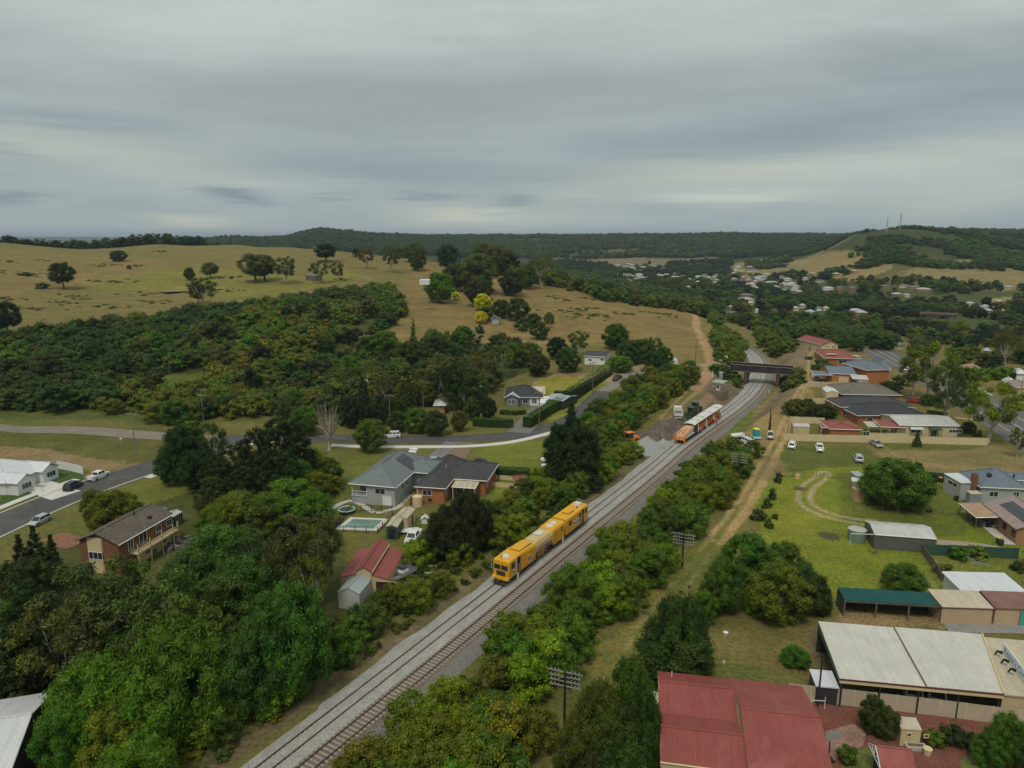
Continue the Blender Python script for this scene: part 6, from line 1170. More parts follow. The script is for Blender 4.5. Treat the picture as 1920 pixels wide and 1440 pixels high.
# right side
for a in (('round', 1405, 1005, 9, 110, GR, 'broad glossy green tree beside the railway access track'), ('round', 1470, 1020, 8.5, 100, GR), ('round', 1360, 1050, 8, 80, GR), ('round', 1530, 1075, 6.5, 60, DK), ('round', 1500, 1055, 7.5, 70, DK),
          ('round', 1468, 1060, 8.5, 115, OL, 'magnolia-like olive tree with pale speckled leaves'), ('round', 1425, 1090, 5.5, 60, OL), ('round', 1340, 1085, 5.5, 56, DK), ('round', 1322, 1108, 5, 50, GR), ('bush', 1545, 1110, 3.5, 40, DK),
          ('droop', 1278, 1118, 10.5, 125, DK, 'broad cone-shaped conifer with a browned top behind the red roof'), ('round', 1270, 1165, 7.5, 140, DK), ('conifer', 1245, 1190, 7, 70, DK), ('conifer', 1305, 1185, 7, 70, DK),
          ('droop', 1180, 1238, 11, 110, DK, 'tall dark weeping conifer left of the red roof'), ('droop', 1125, 1285, 10, 120, GMO), ('droop', 1200, 1290, 9.5, 90, DK), ('droop', 1155, 1330, 8.5, 130, DK), ('droop', 1205, 1345, 7, 70, DK), ('droop', 1095, 1350, 7.5, 110, GMO), ('droop', 1165, 1385, 6.5, 130, DK), ('round', 1100, 1400, 5, 110, DK),
          ('round', 1492, 1214, 2.4, 56, GR, 'small clipped round shrub on the lawn between red and pale roofs'),
          ('round', 1684, 864, 9.5, 136, GR, 'largest spreading green tree on the right-hand lawn'), ('round', 1652, 880, 7, 70, GR), ('round', 1712, 888, 7.5, 80, GR), ('round', 1722, 866, 4.2, 24, DK), ('round', 1745, 885, 3, 26, DK),
          ('round', 1640, 1304, 4.6, 52, DK, 'red-tinged dark tree in front of the cream fence'), ('round', 1665, 1325, 3.8, 50, DK), ('shrub', 1752, 1366, 2., 46, GR, 'round green shrub beside the cream garden shed'), ('shrub', 1790, 1360, 2.2, 56, VD, 'low dark shrub beside the cream garden shed'), ('shrub', 1815, 1368, 1.9, 46, VD),
          ('round', 1895, 1340, 5.5, 70, GR, 'leafy green tree in the bottom right-hand corner garden'), ('round', 1860, 1375, 4, 60, GR), ('round', 1915, 1370, 4.5, 60, DK), ('shrub', 1590, 1395, 2.2, 44, GR, 'thin open shrub beside the basketball hoop'),
          ('round', 1700, 1060, 4.6, 86, GR, 'round clipped tree behind the green shade cloth'), ('shrub', 1802, 1022, 2.6, 42, GR, 'green flowering shrub against the green fence'), ('shrub', 1838, 1020, 2.6, 42, YG, 'yellow-flowering shrub against the green fence'), ('shrub', 1775, 1055, 2.2, 40, GMO, 'brownish shrub beside the weathered timber fence'), ('shrub', 1868, 1090, 2., 44, DK), ('shrub', 1812, 1103, 1.2, 22, GR), ('shrub', 1912, 1050, 2., 26, DK, 'dark shrub by the white wall at the right-hand edge'),
          ('column', 1446, 760, 8, 7, VD, 'thin dark cypress beside the access track'), ('round', 1492, 750, 5.2, 46, GMO), ('round', 1515, 748, 5, 36, GMO, 'brownish olive tree behind the cream fence corner'), ('round', 1545, 758, 4, 40, DK), ('round', 1560, 762, 3.5, 26, GR), ('conifer', 1722, 805, 4.6, 18, DK, 'dark conifer against the cream fence'),
          ('gum', 1752, 642, 20, 86, OL, 'tall pale-trunked gum leaning beside the highway'), ('gum', 1790, 680, 19, 80, GMO, 'dark-trunked gum between the pale-trunked gums by the highway'), ('gum', 1868, 712, 17, 96, OL, 'gum with hanging crown nearest the highway kerb'), ('gum', 1720, 672, 13, 50, GM), ('round', 1742, 738, 4, 28, GR), ('round', 1818, 790, 3.4, 26, DK), ('shrub', 1835, 805, 1.8, 22, DK),
          ('spread', 1895, 617, 19, 60, GMO, 'wide gum with pale forked limbs at the right-hand edge'), ('gum', 1915, 800, 8, 30, OL)): top(*a)
for u in range(1795, 1905, 14): base('bush', u, 712, 26, 26, BR if u % 28 else GR, 'bright green bush in the hedge row across the highway')
base('round', 1668, 740, 26, 46, DK); base('bush', 1690, 722, 20, 40, GR); base('bush', 1612, 700, 12, 12, GR); base('shrub', 1490, 700, 12, 12, DK)
for u, v, w in ((1543, 690, 40), (1530, 660, 26), (1563, 648, 24), (1590, 640, 20)): base('bush', u, v, 20, w, GR)
base('shrub', 1792, 946 - 8, 12, 10, VD, 'tiny clipped dark shrub on the lawn beside the blue-grey house'); base('shrub', 1742, 961, 9, 12, VD, 'tiny dark shrub by the wire fence')
base('shrub', 1835, 935, 10, 26, DK, 'low dark shrub under the weatherboard wall')
# left gardens
for a in (('round', 1010, 665, 7, 46, DK, 'dark round tree behind the yellow playground lawn'), ('round', 1045, 640, 9, 46, VD), ('gum', 1085, 628, 11, 42, GMO), ('round', 1065, 655, 8, 50, DK), ('round', 965, 648, 8, 50, GR), ('round', 1000, 650, 6, 34, GR),
          ('round', 1155, 611, 11, 50, GR, 'tallest rounded green tree beside the white house'), ('round', 1180, 640, 9, 50, DK), ('round', 1205, 636, 9, 50, GR), ('round', 1245, 650, 8, 36, DK), ('round', 1165, 668, 6, 52, BR, 'bright green round tree beside the parked black pickup'), ('gum', 1228, 632, 10, 30, GM), ('round', 1225, 658, 6, 40, DK),
          ('round', 760, 650, 10, 50, DK), ('conifer', 678, 705, 13, 30, VD), ('conifer', 685, 712, 13, 26, VD), ('spread', 722, 705, 9, 52, GMO), ('conifer', 765, 702, 12, 30, DK), ('round', 800, 715, 8, 50, GMO), ('gum', 850, 680, 15, 50, VD), ('gum', 870, 690, 14, 40, DK), ('gum', 830, 690, 14, 40, VD), ('gum', 905, 655, 14, 50, GMO), ('gum', 940, 650, 12, 46, GM),
          ('round', 780, 765, 7, 56, GR), ('round', 815, 770, 7, 50, DK), ('round', 860, 770, 6, 32, GMO, 'brownish round tree on the grass verge of the main road'), ('round', 885, 745, 7, 34, DK), ('round', 915, 745, 7, 34, VD), ('round', 745, 770, 6, 40, DK), ('round', 700, 755, 7, 50, VD), ('round', 660, 745, 9, 50, VD), ('conifer', 640, 735, 10, 20, VD), ('round', 735, 745, 7, 50, VD),
          ('column', 775, 628, 10, 14, GM, 'thin pale-leaved poplar among the dark trees up the slope'), ('round', 720, 640, 9, 56, GR), ('round', 820, 640, 9, 60, DK), ('round', 868, 635, 8, 44, GR), ('round', 690, 650, 8, 44, BL), ('round', 655, 672, 7, 40, BR), ('round', 790, 680, 8, 56, DK), ('round', 830, 668, 8, 50, GR), ('round', 645, 648, 6, 26, YG), ('round', 665, 690, 7, 40, DK), ('round', 740, 680, 8, 50, BL), ('round', 850, 650, 8, 50, DK), ('round', 890, 668, 9, 46, OL), ('round', 925, 690, 7, 40, DK)): top(*a)
# the farm clump half-way up the hill
for a in (('round', 872, 514, 12, 66, DK, 'tall dark domed tree at the head of the hillside clump'), ('round', 840, 535, 9, 40, DK), ('round', 895, 540, 9, 60, GMO), ('round', 855, 560, 8, 60, DK), ('round', 930, 552, 8, 46, DK), ('round', 825, 572, 9, 60, GR), ('round', 900, 575, 7, 60, DK), ('round', 960, 562, 8, 56, DK), ('round', 985, 558, 9, 50, GR), ('spread', 1015, 541, 11, 54, GM, 'wide airy gum above the golden tree'), ('round', 910, 600, 6, 30, DK), ('round', 940, 590, 6, 40, DK), ('round', 970, 590, 7, 50, DK), ('round', 1000, 595, 5, 30, DK), ('round', 1030, 590, 4, 22, GM),
          ('round', 905, 586, 6.5, 38, YE, 'golden yellow tree glowing in the hillside clump'), ('round', 902, 607, 4.5, 26, YE, 'small golden yellow tree at the foot of the larger one'), ('round', 856, 557, 5, 16, YE, 'pale golden tree half hidden behind the dark domed tree'),
          ('round', 752, 520, 6, 30, GR), ('round', 785, 520, 6, 28, GR), ('round', 778, 538, 6, 46, GR), ('bush', 1012, 615, 4, 36, DK), ('bush', 900, 626, 3, 20, DK), ('bush', 980, 605, 4, 30, DK)): top(*a)
# lone trees on the hill pastures
for kind, u, v, h, w, t, l in (('domed', 120, 542, 50, 48, VD, 'lone dark gum on the left-hand pasture'), ('round', 222, 490, 20, 34, DK, 'squat dark tree high on the left-hand pasture'), ('domed', 15, 628, 62, 56, VD, 'big dark gum at the left edge above the scrub'),
    ('domed', 480, 529, 52, 64, GMO, 'pair-like broad gum cluster on the ridge pasture, left tree'), ('domed', 497, 527, 48, 44, VD, 'dense dark gum in the middle of the ridge pasture trio'), ('gum', 535, 532, 50, 46, GMO, 'round-headed gum at the right of the ridge pasture trio'),
    ('round', 356, 526, 24, 20, DK, 'small round dark tree beside the straggly gum'), ('gum', 382, 577, 56, 52, GMO, 'clumped palm-like gum beside the farm pond'), ('domed', 395, 522, 30, 34, GMO, 'straggly gum behind the pond'), ('domed', 372, 570, 42, 34, VD, 'dark gum just left of the palm-like gum'),
    ('domed', 612, 491, 34, 40, VD, 'dark gum on the skyline pasture above the farm shed'), ('gum', 600, 532, 42, 34, GMO, 'thin brownish gum beside the long farm shed'), ('gum', 633, 528, 36, 28, GMO, 'brownish gum right of the long farm shed'), ('gum', 688, 504, 38, 30, GM, 'slim airy gum on the ridge'), ('round', 668, 482, 16, 16, VD, 'small dark round tree on the ridge'),
    ('gum', 734, 511, 48, 34, GMO, 'airy brown gum in the ridge row'), ('round', 784, 508, 44, 38, GMO, 'dense brown rounded tree in the ridge row'), ('conifer', 833, 500, 38, 16, VD, 'dark ragged pine beside the hilltop sheds'), ('conifer', 855, 488, 24, 26, VD, 'broad dark pine behind the hilltop sheds'), ('round', 861, 500, 14, 14, DK, 'small green tree between the hilltop sheds'),
    ('round', 905, 509, 52, 50, GMO, 'brown-green tree at the left of the ridge grove'), ('round', 930, 512, 52, 56, GMO, 'brown-green tree in the middle of the ridge grove'), ('round', 952, 516, 44, 44, DK, 'dark tree at the right of the ridge grove'), ('round', 905, 524, 14, 10, DK, 'small shrubby tree alone on the bare slope'), ('gum', 1030, 615, 22, 20, GM, 'grey shrubby gum at the field edge'), ('round', 242, 505, 8, 10, VD, 'tiny dark bush on the left-hand pasture'), ('bush', 80, 541, 12, 24, DK, 'low dark bush near the lone gum'), ('bush', 50, 516, 7, 30, DK, 'flat thicket on the left-hand pasture')):
    base(kind, u, v, h, w, t, l)
# ridge thicket falling to the right
belt([(955, 522), (1000, 530), (1080, 549), (1150, 565), (1230, 577), (1300, 590), (1345, 600), (1345, 585), (1290, 560), (1200, 540), (1100, 518), (1000, 500), (950, 500)], 6.5, [('bush', OL), ('bush', DK), ('bush', GR), ('round', DK)], wr=(6, 9), hr=(5, 9), group='thicket along the ridge')
# masses: the scrub hillside, far woods, the treed town
def mass_poly(pts, spacing, kinds, wr, hr, tints, out, keep=None, world=None):
    W = poly_world(pts) if world is None else world; g = gp; A = scatter_poly(W, spacing, g, 1.)
    if not len(A): return
    if keep is not None: A = A[keep(A[:, 0], A[:, 1])]
    Z = terr(A[:, 0], A[:, 1])
    cl = fbm(A[:, 0], A[:, 1], 45, 77)
    for (x, y), z, c in zip(A, Z, cl):
        k = kinds[int(g.integers(len(kinds)))]; s = g.random(); ti = int(np.clip((c - .5) * 3.2 + .5 + g.normal() * .22, 0, .999) * len(tints))
        out.append((x, y, z - .2, k, wr[0] + (wr[1] - wr[0]) * s, hr[0] + (hr[1] - hr[0]) * (.6 * s + .4 * g.random()), jt(tints[ti], g, .14)))
scrub = []
mass_poly([(-320, 655), (60, 636), (215, 612), (300, 604), (420, 584), (500, 577), (600, 558), (735, 546), (762, 590), (712, 626), (640, 652), (600, 665), (620, 690), (650, 720), (620, 765), (470, 786), (400, 788), (330, 784), (270, 775), (250, 762), (200, 765), (150, 768), (0, 765), (-320, 750)],
          4.7, ['fbush', 'fbush', 'fbush', 'fround'], (5., 10.), (3.4, 7.5), [DK, GR, OL, GR, OL, OL], scrub, keep=lambda x, y: (fbm(x, y, 22, 66) > .30) & ~inside(x, y, poly_world([(215, 712), (330, 700), (410, 690), (395, 735), (300, 742)])))
mass_poly([(460, 775), (640, 775), (700, 745), (760, 690), (860, 650), (860, 640), (700, 650), (620, 680), (560, 720), (500, 750)], 5.2, ['fbush', 'fround'], (5, 8), (4, 7), [DK, GR, DK], scrub)
for u, v, w in ((40, 762, 34), (75, 760, 26), (105, 758, 40), (190, 768, 40), (215, 775, 44), (290, 790, 60), (330, 792, 70), (375, 785, 60), (420, 770, 70), (470, 775, 60), (360, 812, 40), (195, 745, 26)):
    base('bush', u, v, w * .62, w, OL if u % 3 else GR, None)
mass_poly([(-320, 690), (60, 670), (300, 640), (560, 600), (730, 570), (700, 640), (600, 740), (300, 770), (-200, 740)], 21, ['fround', 'fgum'], (7, 11), (8, 11), [DK, GMO, VD], scrub)
mass_poly([(640, 772), (720, 770), (800, 762), (900, 752), (932, 742), (925, 712), (945, 690), (1000, 686), (985, 662), (900, 655), (820, 660), (760, 680), (700, 700), (650, 730)], 7.5, ['fround', 'fround', 'fgum'], (7, 10), (6, 10), [DK, VD, DK, GMO], scrub, keep=lambda x, y: fbm(x, y, 16, 15) > .42)
mass('scrub_hillside', scrub)
town = []
keepv = lambda x, y: fbm(x, y, 60, 91) > .38
mass_poly([(1105, 560), (1180, 572), (1290, 588), (1340, 600), (1420, 625), (1500, 640), (1600, 660), (1700, 665), (1800, 690), (2000, 700), (2000, 600), (1990, 545), (1700, 520), (1500, 515), (1330, 505), (1120, 500), (1090, 530)],
          9.8, ['fround', 'fround', 'fgum', 'fbush'], (6, 11), (4.5, 9.5), [DK, GMO, GR, OL, DK, VD], town, keep=keepv)
mass_poly([(1480, 655), (1520, 640), (1620, 648), (1700, 668), (1660, 640), (1540, 620), (1480, 630)], 7, ['fround', 'fgum'], (7, 10), (6, 9), [DK, GMO, GR], town)
HT = np.array([P(u, v)[:2] for _, u, v, c_, wp in TOWN]); HW_ = np.array([wp * .75 for _, u, v, c_, wp in TOWN]); HD_ = np.linalg.norm(HT, axis=1)
def clear_of(i):
    d = HT - (i[0], i[1]); n = HT / HD_[:, None]; al = (d * n).sum(1); la = np.abs(d[:, 0] * n[:, 1] - d[:, 1] * n[:, 0]); need = (i[5] * .42) * HD_ / 51.5
    return not (((al > -9) & (al < np.minimum(need, 95)) & (la < HW_ * HD_ / FPX * .7 + 2)).any())
town = [i for i in town if clear_of(i)]
mass('town_trees', town)
wood = []
def far_band(az0, az1, d0, d1, sp, thr, scale, seed, kinds, wr, hr, tints, zmin=-99):
    g = gp; W = []; 
    for a in np.linspace(az0, az1, 12): W.append((math.sin(R(a)) * d0, math.cos(R(a)) * d0))
    for a in np.linspace(az1, az0, 12): W.append((math.sin(R(a)) * d1, math.cos(R(a)) * d1))
    mass_poly(None, sp, kinds, wr, hr, tints, wood, keep=lambda x, y: (fbm(x, y, scale, seed) > thr) & (base_z(x, y) > zmin), world=np.array(W))
far_band(-40, 0, 1500, 2600, 16, .22, 300, 40, ['fround', 'fgum'], (12, 18), (9, 16), [DK, GMO, DK])
far_band(-1, 18, 1620, 2500, 12, .40, 200, 44, ['fround', 'fgum', 'fround'], (9, 15), (6, 14), [DK, GMO, OL, DK])
far_band(16, 40, 1550, 2700, 15, .20, 300, 40, ['fround', 'fgum'], (11, 17), (8, 16), [DK, GMO, DK])
far_band(18, 40, 960, 1560, 7.5, .60, 60, 47, ['fround', 'fbush', 'fgum'], (7, 12), (4, 9), [DK, GMO, DK, GR], zmin=1)
far_band(-40, -16, 760, 900, 13, .45, 120, 49, ['fround', 'fgum'], (9, 15), (8, 13), [VD, DK])
far_band(2, 17, 1150, 1560, 11, .42, 120, 52, ['fround', 'fgum'], (8, 12), (6, 10), [DK, VD])
mass('far_woodland', wood)
tufts = []      # bracken and thistle patches on the pastures
for u, v, n in ((18, 490, 10), (50, 514, 26), (85, 489, 8), (62, 578, 16), (20, 560, 14), (130, 555, 12), (210, 575, 16), (118, 568, 10), (232, 528, 16), (175, 526, 10), (200, 498, 16), (300, 472, 12), (245, 498, 12), (160, 560, 10), (285, 565, 14), (430, 520, 12), (420, 545, 20), (300, 550, 26), (1060, 583, 22), (1095, 593, 24), (1120, 592, 14), (1170, 588, 14), (1050, 560, 16), (1240, 588, 18), (1110, 578, 8), (925, 522, 8), (1080, 578, 10), (640, 524, 10), (1100, 560, 8), (0, 575, 20), (460, 590, 16)):
    q = P(u, v)
    for _ in range(n):
        x, y = q[0] + gp.normal() * n * .35, q[1] + gp.normal() * n * .22; tufts.append((x, y, tz(x, y) - .25, 'fbush', 1.6 + 2 * gp.random(), .45 + .4 * gp.random(), jt(DK if gp.random() > .7 else OL, gp)))
mass('pasture_thickets', tufts)
grassy = []     # low undergrowth filling between the bushes of the belts
def under(o0, o1, s0, s1, n, tints):
    for _ in range(n):
        p = trk(s0 + (s1 - s0) * gp.random(), o0 + (o1 - o0) * gp.random()); grassy.append((p[0], p[1], tz(*p) - .15, 'fbush', .9 + 1.6 * gp.random(), .4 + .9 * gp.random(), jt(tints[int(gp.integers(len(tints)))], gp)))
under(4.6, 15, 5, 190, 800, [DK, OL, GMO]); under(-8.4, -18, 10, 200, 700, [DK, OL, GMO])
W_ = poly_world([(1060, 1440), (1170, 1240), (1290, 1090), (1300, 1120), (1200, 1280), (1120, 1440)])
for x, y in scatter_poly(W_, 1.7, gp): grassy.append((x, y, -.15, 'fbush', .6 + gp.random(), .2 + .5 * gp.random(), jt((.10, .085, .035), gp)))
mass('undergrowth', grassy)
# ---- turn the plants into things: the 290 that show largest of each sort, the rest as masses
def appar(p): return (p['w'] * p['h']) ** .5 / math.hypot(p['x'], p['y'], CH)
LANDM = [(382, 790, 'the scrub hillside pole'), (255, 853, 'the rough block pole'), (90, 800, 'the gravel road'), (775, 1010, 'the shed pickup'), (1179, 660, 'the greenish pole'), (1340, 715, 'the signal shelter'), (1406, 835, 'the canopy pickup'), (1200, 1200, 'the access track'), (850, 1130, 'the track verge'), (670, 1300, 'the lower track verge'), (1130, 730, 'the tall hedge'), (1000, 1030, 'the yellow track machine'), (1300, 805, 'the white-roofed work train'), (1215, 840, 'the grey gravel heap'), (1425, 690, 'the rail bridge'), (700, 1060, 'the red-roofed shed'), (725, 890, 'the grey hipped house'), (840, 900, 'the brick house'),
         (680, 985, 'the swimming pool'), (230, 1010, 'the brown house'), (50, 880, 'the white-roofed house'), (978, 740, 'the caravan house'), (1030, 810, 'the bend of the main road'), (1112, 668, 'the white house'), (1380, 1350, 'the big red roof'), (1700, 1240, 'the pale carport roof'), (1620, 840, 'the long cream fence'), (1062, 1330, 'the nearest telegraph pole'),
         (1282, 1020, 'the middle telegraph pole'), (1640, 715, 'the tall brick house'), (30, 1350, 'the white corner roof'), (1690, 1000, 'the long grey shed'), (612, 800, 'the bare pale gum'), (300, 920, 'the sloping street'), (740, 815, 'the white SUV'), (905, 600, 'the golden hillside tree'), (560, 510, 'the ridge pasture trees'), (1250, 690, 'the parked caravans'), (480, 820, 'the dark she-oaks'), (1330, 640, 'the orange dirt track'), (1560, 640, 'the red-roofed houses'), (1840, 770, 'the highway')]
LANDW = [(P(u, v)[:2], n) for u, v, n in LANDM]
def where(p):
    q = np.array((p['x'], p['y'])); L = sorted(LANDW, key=lambda a: np.linalg.norm(a[0] - q) + 0.); c, n = L[0]; dx, dy = q - c
    r = 'beyond' if dy > abs(dx) * 1.2 else ('before' if -dy > abs(dx) * 1.2 else ('right of' if dx > 0 else 'left of')); rw = ''
    if np.hypot(*q) < 300:
        o_ = float(trk_off(q[:1], q[1:])[0][0]); a = abs(o_ + .5); rw = '' if a > 26 or o_ == 0 else (', at the ballast edge' if a < 11.6 else (', in mid belt' if a < 15 else ', on the outer side'))
    return r + ' ' + n + rw, L[1][1]
def place_plants():
    used = {}; rest = []
    for cat in ('tree', 'shrub'):
        L = sorted([p for p in PLANTS if KN[p['k']][2] == cat], key=appar, reverse=True)
        for i, p in enumerate(L):
            if i >= 285: rest.append(p); continue
            nm, desc, _ = KN[p['k']]; pr = PROTO[p['k']]; crown, trunk, w0, h0 = pr[int(gp.integers(len(pr)))]
            lab = p['label']; w_, nx = where(p)
            if not lab:
                sz = 'tall' if p['h'] > 11 else ('small' if p['h'] < (3.2 if cat == 'shrub' else 6) else ('large' if p['h'] > (5.2 if cat == 'shrub' else 9) else 'middling'))
                lab = '%s %s %s %s' % (sz, TINTN[p['t']], desc, w_)
            s = used.setdefault(lab, []); rz = gp.random() * 6.283; sx, sz_ = p['w'] / w0, p['h'] / h0; loc = (p['x'], p['y'], p['z'] - .15)
            if trunk is None:
                o = bpy.data.objects.new(nm, crown); COL.objects.link(o); tag(o, lab, cat); o.color = (*jt(p['t'], gp, .10), 1); o.location = loc; o.rotation_euler = (0, 0, rz); o.scale = (sx, sx * (.9 + .2 * gp.random()), sz_)
            else:
                o = thing(nm, lab, cat, loc, rz); o.scale = (sx, sx * (.9 + .2 * gp.random()), sz_)
                c = bpy.data.objects.new('crown', crown); COL.objects.link(c); c.parent = o; c.color = (*jt(p['t'], gp, .10), 1)
                t = bpy.data.objects.new('trunk', trunk); COL.objects.link(t); t.parent = o
            s.append(o)
    for lab, obs in used.items():
        if len(obs) > 1:
            for o in obs: o['group'] = 'alike: ' + lab if len(lab) < 50 else lab
    mp = {'bush': 'fbush', 'shrub': 'fbush', 'conifer': 'fcone', 'sheoak': 'fcone', 'column': 'fcone', 'gum': 'fgum', 'bare': 'fgum', 'spread': 'fgum'}
    mass('distant_bushes', [(p['x'], p['y'], p['z'] - .2, mp.get(p['k'], 'fround'), p['w'], p['h'], p['t']) for p in rest])
    print('PLANTS', len(PLANTS), 'rest', len(rest), 'labels', len(used))
place_plants()
# ------------------------------------------------------------------ railway machines
YEL = M('machine_yellow', (.72, .36, .015), .5, var=.2, scale=.5, col2=(.62, .34, .06)); YELD = M('dusty_yellow', (.60, .42, .16), .7, var=.25, scale=.6, col2=(.52, .44, .30)); ORG = M('machine_orange', (.66, .20, .025), .5, var=.3, scale=.8); GRIME = M('machine_grime', (.085, .06, .05), .85, .2, var=.6, scale=1.5, col2=(.16, .10, .09)); OFFW = M('dusty_white', (.62, .60, .54), .6, var=.18, scale=.7); PINKG = M('primer_pink', (.33, .20, .17), .7, var=.3)
LENS, _n, _b = new_mat('lamp_lens'); _b.inputs['Base Color'].default_value = (.8, .8, .75, 1); _b.inputs['Roughness'].default_value = .1
REDL = M('red_lens', (.35, .01, .01), .3)
def loft(secs, m=0, b=None):
    """secs: (x, half width, z0, z1, chamfer) -> closed eight-sided body"""
    b = b or MB(); V = []
    for x, hw, z0, z1, c in secs: V += [(x, -hw, z0), (x, hw, z0), (x, hw, z1 - c * 1.4), (x, hw - c * .45, z1 - c * .4), (x, hw - c * 1.5, z1), (x, -hw + c * 1.5, z1), (x, -hw + c * .45, z1 - c * .4), (x, -hw, z1 - c * 1.4)]
    F = [tuple(reversed((i * 8 + k, i * 8 + (k + 1) % 8, (i + 1) * 8 + (k + 1) % 8, (i + 1) * 8 + k))) for i in range(len(secs) - 1) for k in range(8)] + [tuple(range(7, -1, -1))[::-1][::-1], tuple(range((len(secs) - 1) * 8, len(secs) * 8))]
    return b.mesh(V, F, m)
def bogie(root, x, n=2):
    b = MB(); b.box(x - 1.5, x + 1.5, -1.05, -.9, .35, .75).box(x - 1.5, x + 1.5, .9, 1.05, .35, .75).box(x - .3, x + .3, -1., 1., .3, .7); o = b.build('bogie_frame', GRIME, root)
    for dx in (-.95, .95):
        w = MB()
        for y in (-.75, .75): w.tube([(x + dx, y - .07, .44), (x + dx, y + .07, .44)], .44, 18)
        w.tube([(x + dx, -.8, .44), (x + dx, .8, .44)], .09, 8); w.build('wheelset', DARKM, o)
s0 = s_at(928, 1103); s1 = s_at(1094, 991); OFFL = -3.5
pA = trk(s0, OFFL); pB = trk(s1 + 1., OFFL); ang = math.atan2(pB[1] - pA[1], pB[0] - pA[0]); LT = float(np.linalg.norm(pB - pA)); print('machine length', LT)
t = thing('track_tamping_machine', 'long yellow track maintenance machine with two cabs standing on the left-hand track', 'rail machine', (pA[0], pA[1], .35), ang)
LM = LT * .655; K = LM / 21.; HW = 1.45
def X(x): return x * K
cab = loft([(X(.0), HW - .12, 1.15, 3.65, .16), (X(.35), HW, .95, 3.78, .2), (X(5.2), HW, .95, 3.80, .2)]).build('front_cab', YEL, t)
for y0, y1 in ((-1.22, -.06), (.06, 1.22)):
    g = MB(); g.poly([(X(-.03) - .02, y1, 2.25), (X(-.03) - .02, y0, 2.25), (X(.02), y0, 3.25), (X(.02), y1, 3.25)]); g.build('windscreen', GLASS, cab)
MB().box(X(-.08) - .03, X(0), -.04, .04, 2.2, 3.3).build('pillar', YEL, cab); MB().box(X(0) - .12, X(0), -.75, .75, 1.35, 2.0).build('front_grille', DARKM, cab)
loft([(X(-.4), 1.35, .75, 1.15, .03), (X(.1), 1.45, .75, 1.2, .03)]).build('front_bumper', YEL, t); b = MB(); b.box(X(-.75), X(-.3), -1.2, 1.2, .18, .3).box(X(-.6), X(0), -.9, -.7, .2, .8).box(X(-.6), X(0), .7, .9, .2, .8).tube([(X(-.5), 0, .7), (X(-1.0), 0, .7)], .16, 10); b.build('track_guard', GRIME, t)
for y in (-1.1, 1.1): MB().tube([(X(-.43), y, 1.0), (X(-.38), y, 1.0)], .1, 10).build('headlight', LENS, t)
for y in (-1.38, 1.38): MB().tube([(X(-.1), y, 2.15), (X(-.3), y * 1.14, 2.3), (X(-.3), y * 1.14, 2.9)], .03, 5).build('handrail', WHITE, t)
for sd in (-1, 1):          # sides: windows, black panel painted as the shade in the doorway, crew step, round badges
    y = sd * (HW + .012); f = lambda x0, x1, z0, z1, nm, m, par=t, d=.02: MB().box(X(x0), X(x1), min(y, y + sd * d), max(y, y + sd * d), z0, z1).build(nm, m, par)
    f(.75, 1.9, 2.3, 3.25, 'side_window', GLASS, cab); f(2.6, 3.75, 1.1, 3.55, 'doorway_shade', BLACK, cab); f(2.45, 2.6, 1.05, 3.6, 'door_post', WHITE, cab); f(3.75, 3.95, 1.0, 3.5, 'sliding_door_edge', ORG, cab); f(3.1, 3.5, 1.2, 2.4, 'equipment_rack', PINKG, cab, .06)
    f(1.15, 1.75, 1.35, 2.0, 'badge_plate', OFFW, cab); MB().tube([(X(1.45), y, 1.68), (X(1.45), y + sd * .035, 1.68)], .2, 14).build('badge', DARKM, cab)
    MB().box(X(2.7), X(3.2), y - .08, y + .08, -.1, .95).build('crew_step', OFFW, t)
cb = MB(); cb.tube([(X(1.6), 0, 3.78), (X(1.6), 0, 4.0)], [.62, .55], 16); cb.tube([(X(1.6), 0, 4.0), (X(1.6), 0, 4.12)], [.42, .2], 12); cb.build('air_conditioner', OFFW, t)
MB().tube([(X(.35), .1, 3.78), (X(.35), .1, 4.25)], .035, 6).tube([(X(.35), .1, 4.25), (X(.35), .1, 4.4)], .09, 8).build('beacon', REDL, t)
body = loft([(X(5.22), HW, .95, 3.80, .34), (X(9.3), HW, .95, 3.75, .42)]).build('engine_body', YEL, t); MB().box(X(4.6), X(8.6), -.95, .8, 3.80, 3.97, taper=.04).build('raised_hatch', YEL, body); MB().box(X(4.45), X(8.65), -1., .9, 3.795, 3.83).build('hatch_gap', DARKM, body)
for sd in (-1, 1):
    y = sd * (HW + .012); MB().box(X(6.5), X(7.4), min(y, y + sd * .02), max(y, y + sd * .02), 1.4, 2.5).build('badge_plate', OFFW, body); MB().tube([(X(6.95), y, 1.95), (X(6.95), y + sd * .04, 1.95)], .36, 16).build('badge', DARKM, body); MB().tube([(X(6.95), y, 1.95), (X(6.95), y + sd * .05, 1.95)], .16, 12).build('badge_centre', OFFW, body)
    for x in (5.6, 8.2): MB().box(X(x), X(x + .7), min(y, y + sd * .03), max(y, y + sd * .03), 1.1, 1.6).build('side_vent', ORG, body)
neck = loft([(X(9.3), HW - .02, 1.5, 3.72, .5), (X(9.9), HW - .04, 2.15, 3.70, .55), (X(15.6), HW - .04, 2.2, 3.68, .55), (X(16.1), HW - .02, 1.6, 3.70, .5)]).build('arched_middle_body', YELD, t); MB().box(X(12.8), X(14.6), -.6, .7, 3.68, 3.76).build('roof_hatch', OFFW, neck)
for x in (9.6, 12.4, 15.8): MB().box(X(x), X(x + .04), -.95, .95, 3.71, 3.735).build('roof_seam', GRIME, neck)
rear = loft([(X(16.1), HW, 1.4, 3.72, .42), (X(16.5), HW, .95, 3.74, .4), (X(21.), HW, .95, 3.78, .3)]).build('rear_body', YEL, t)
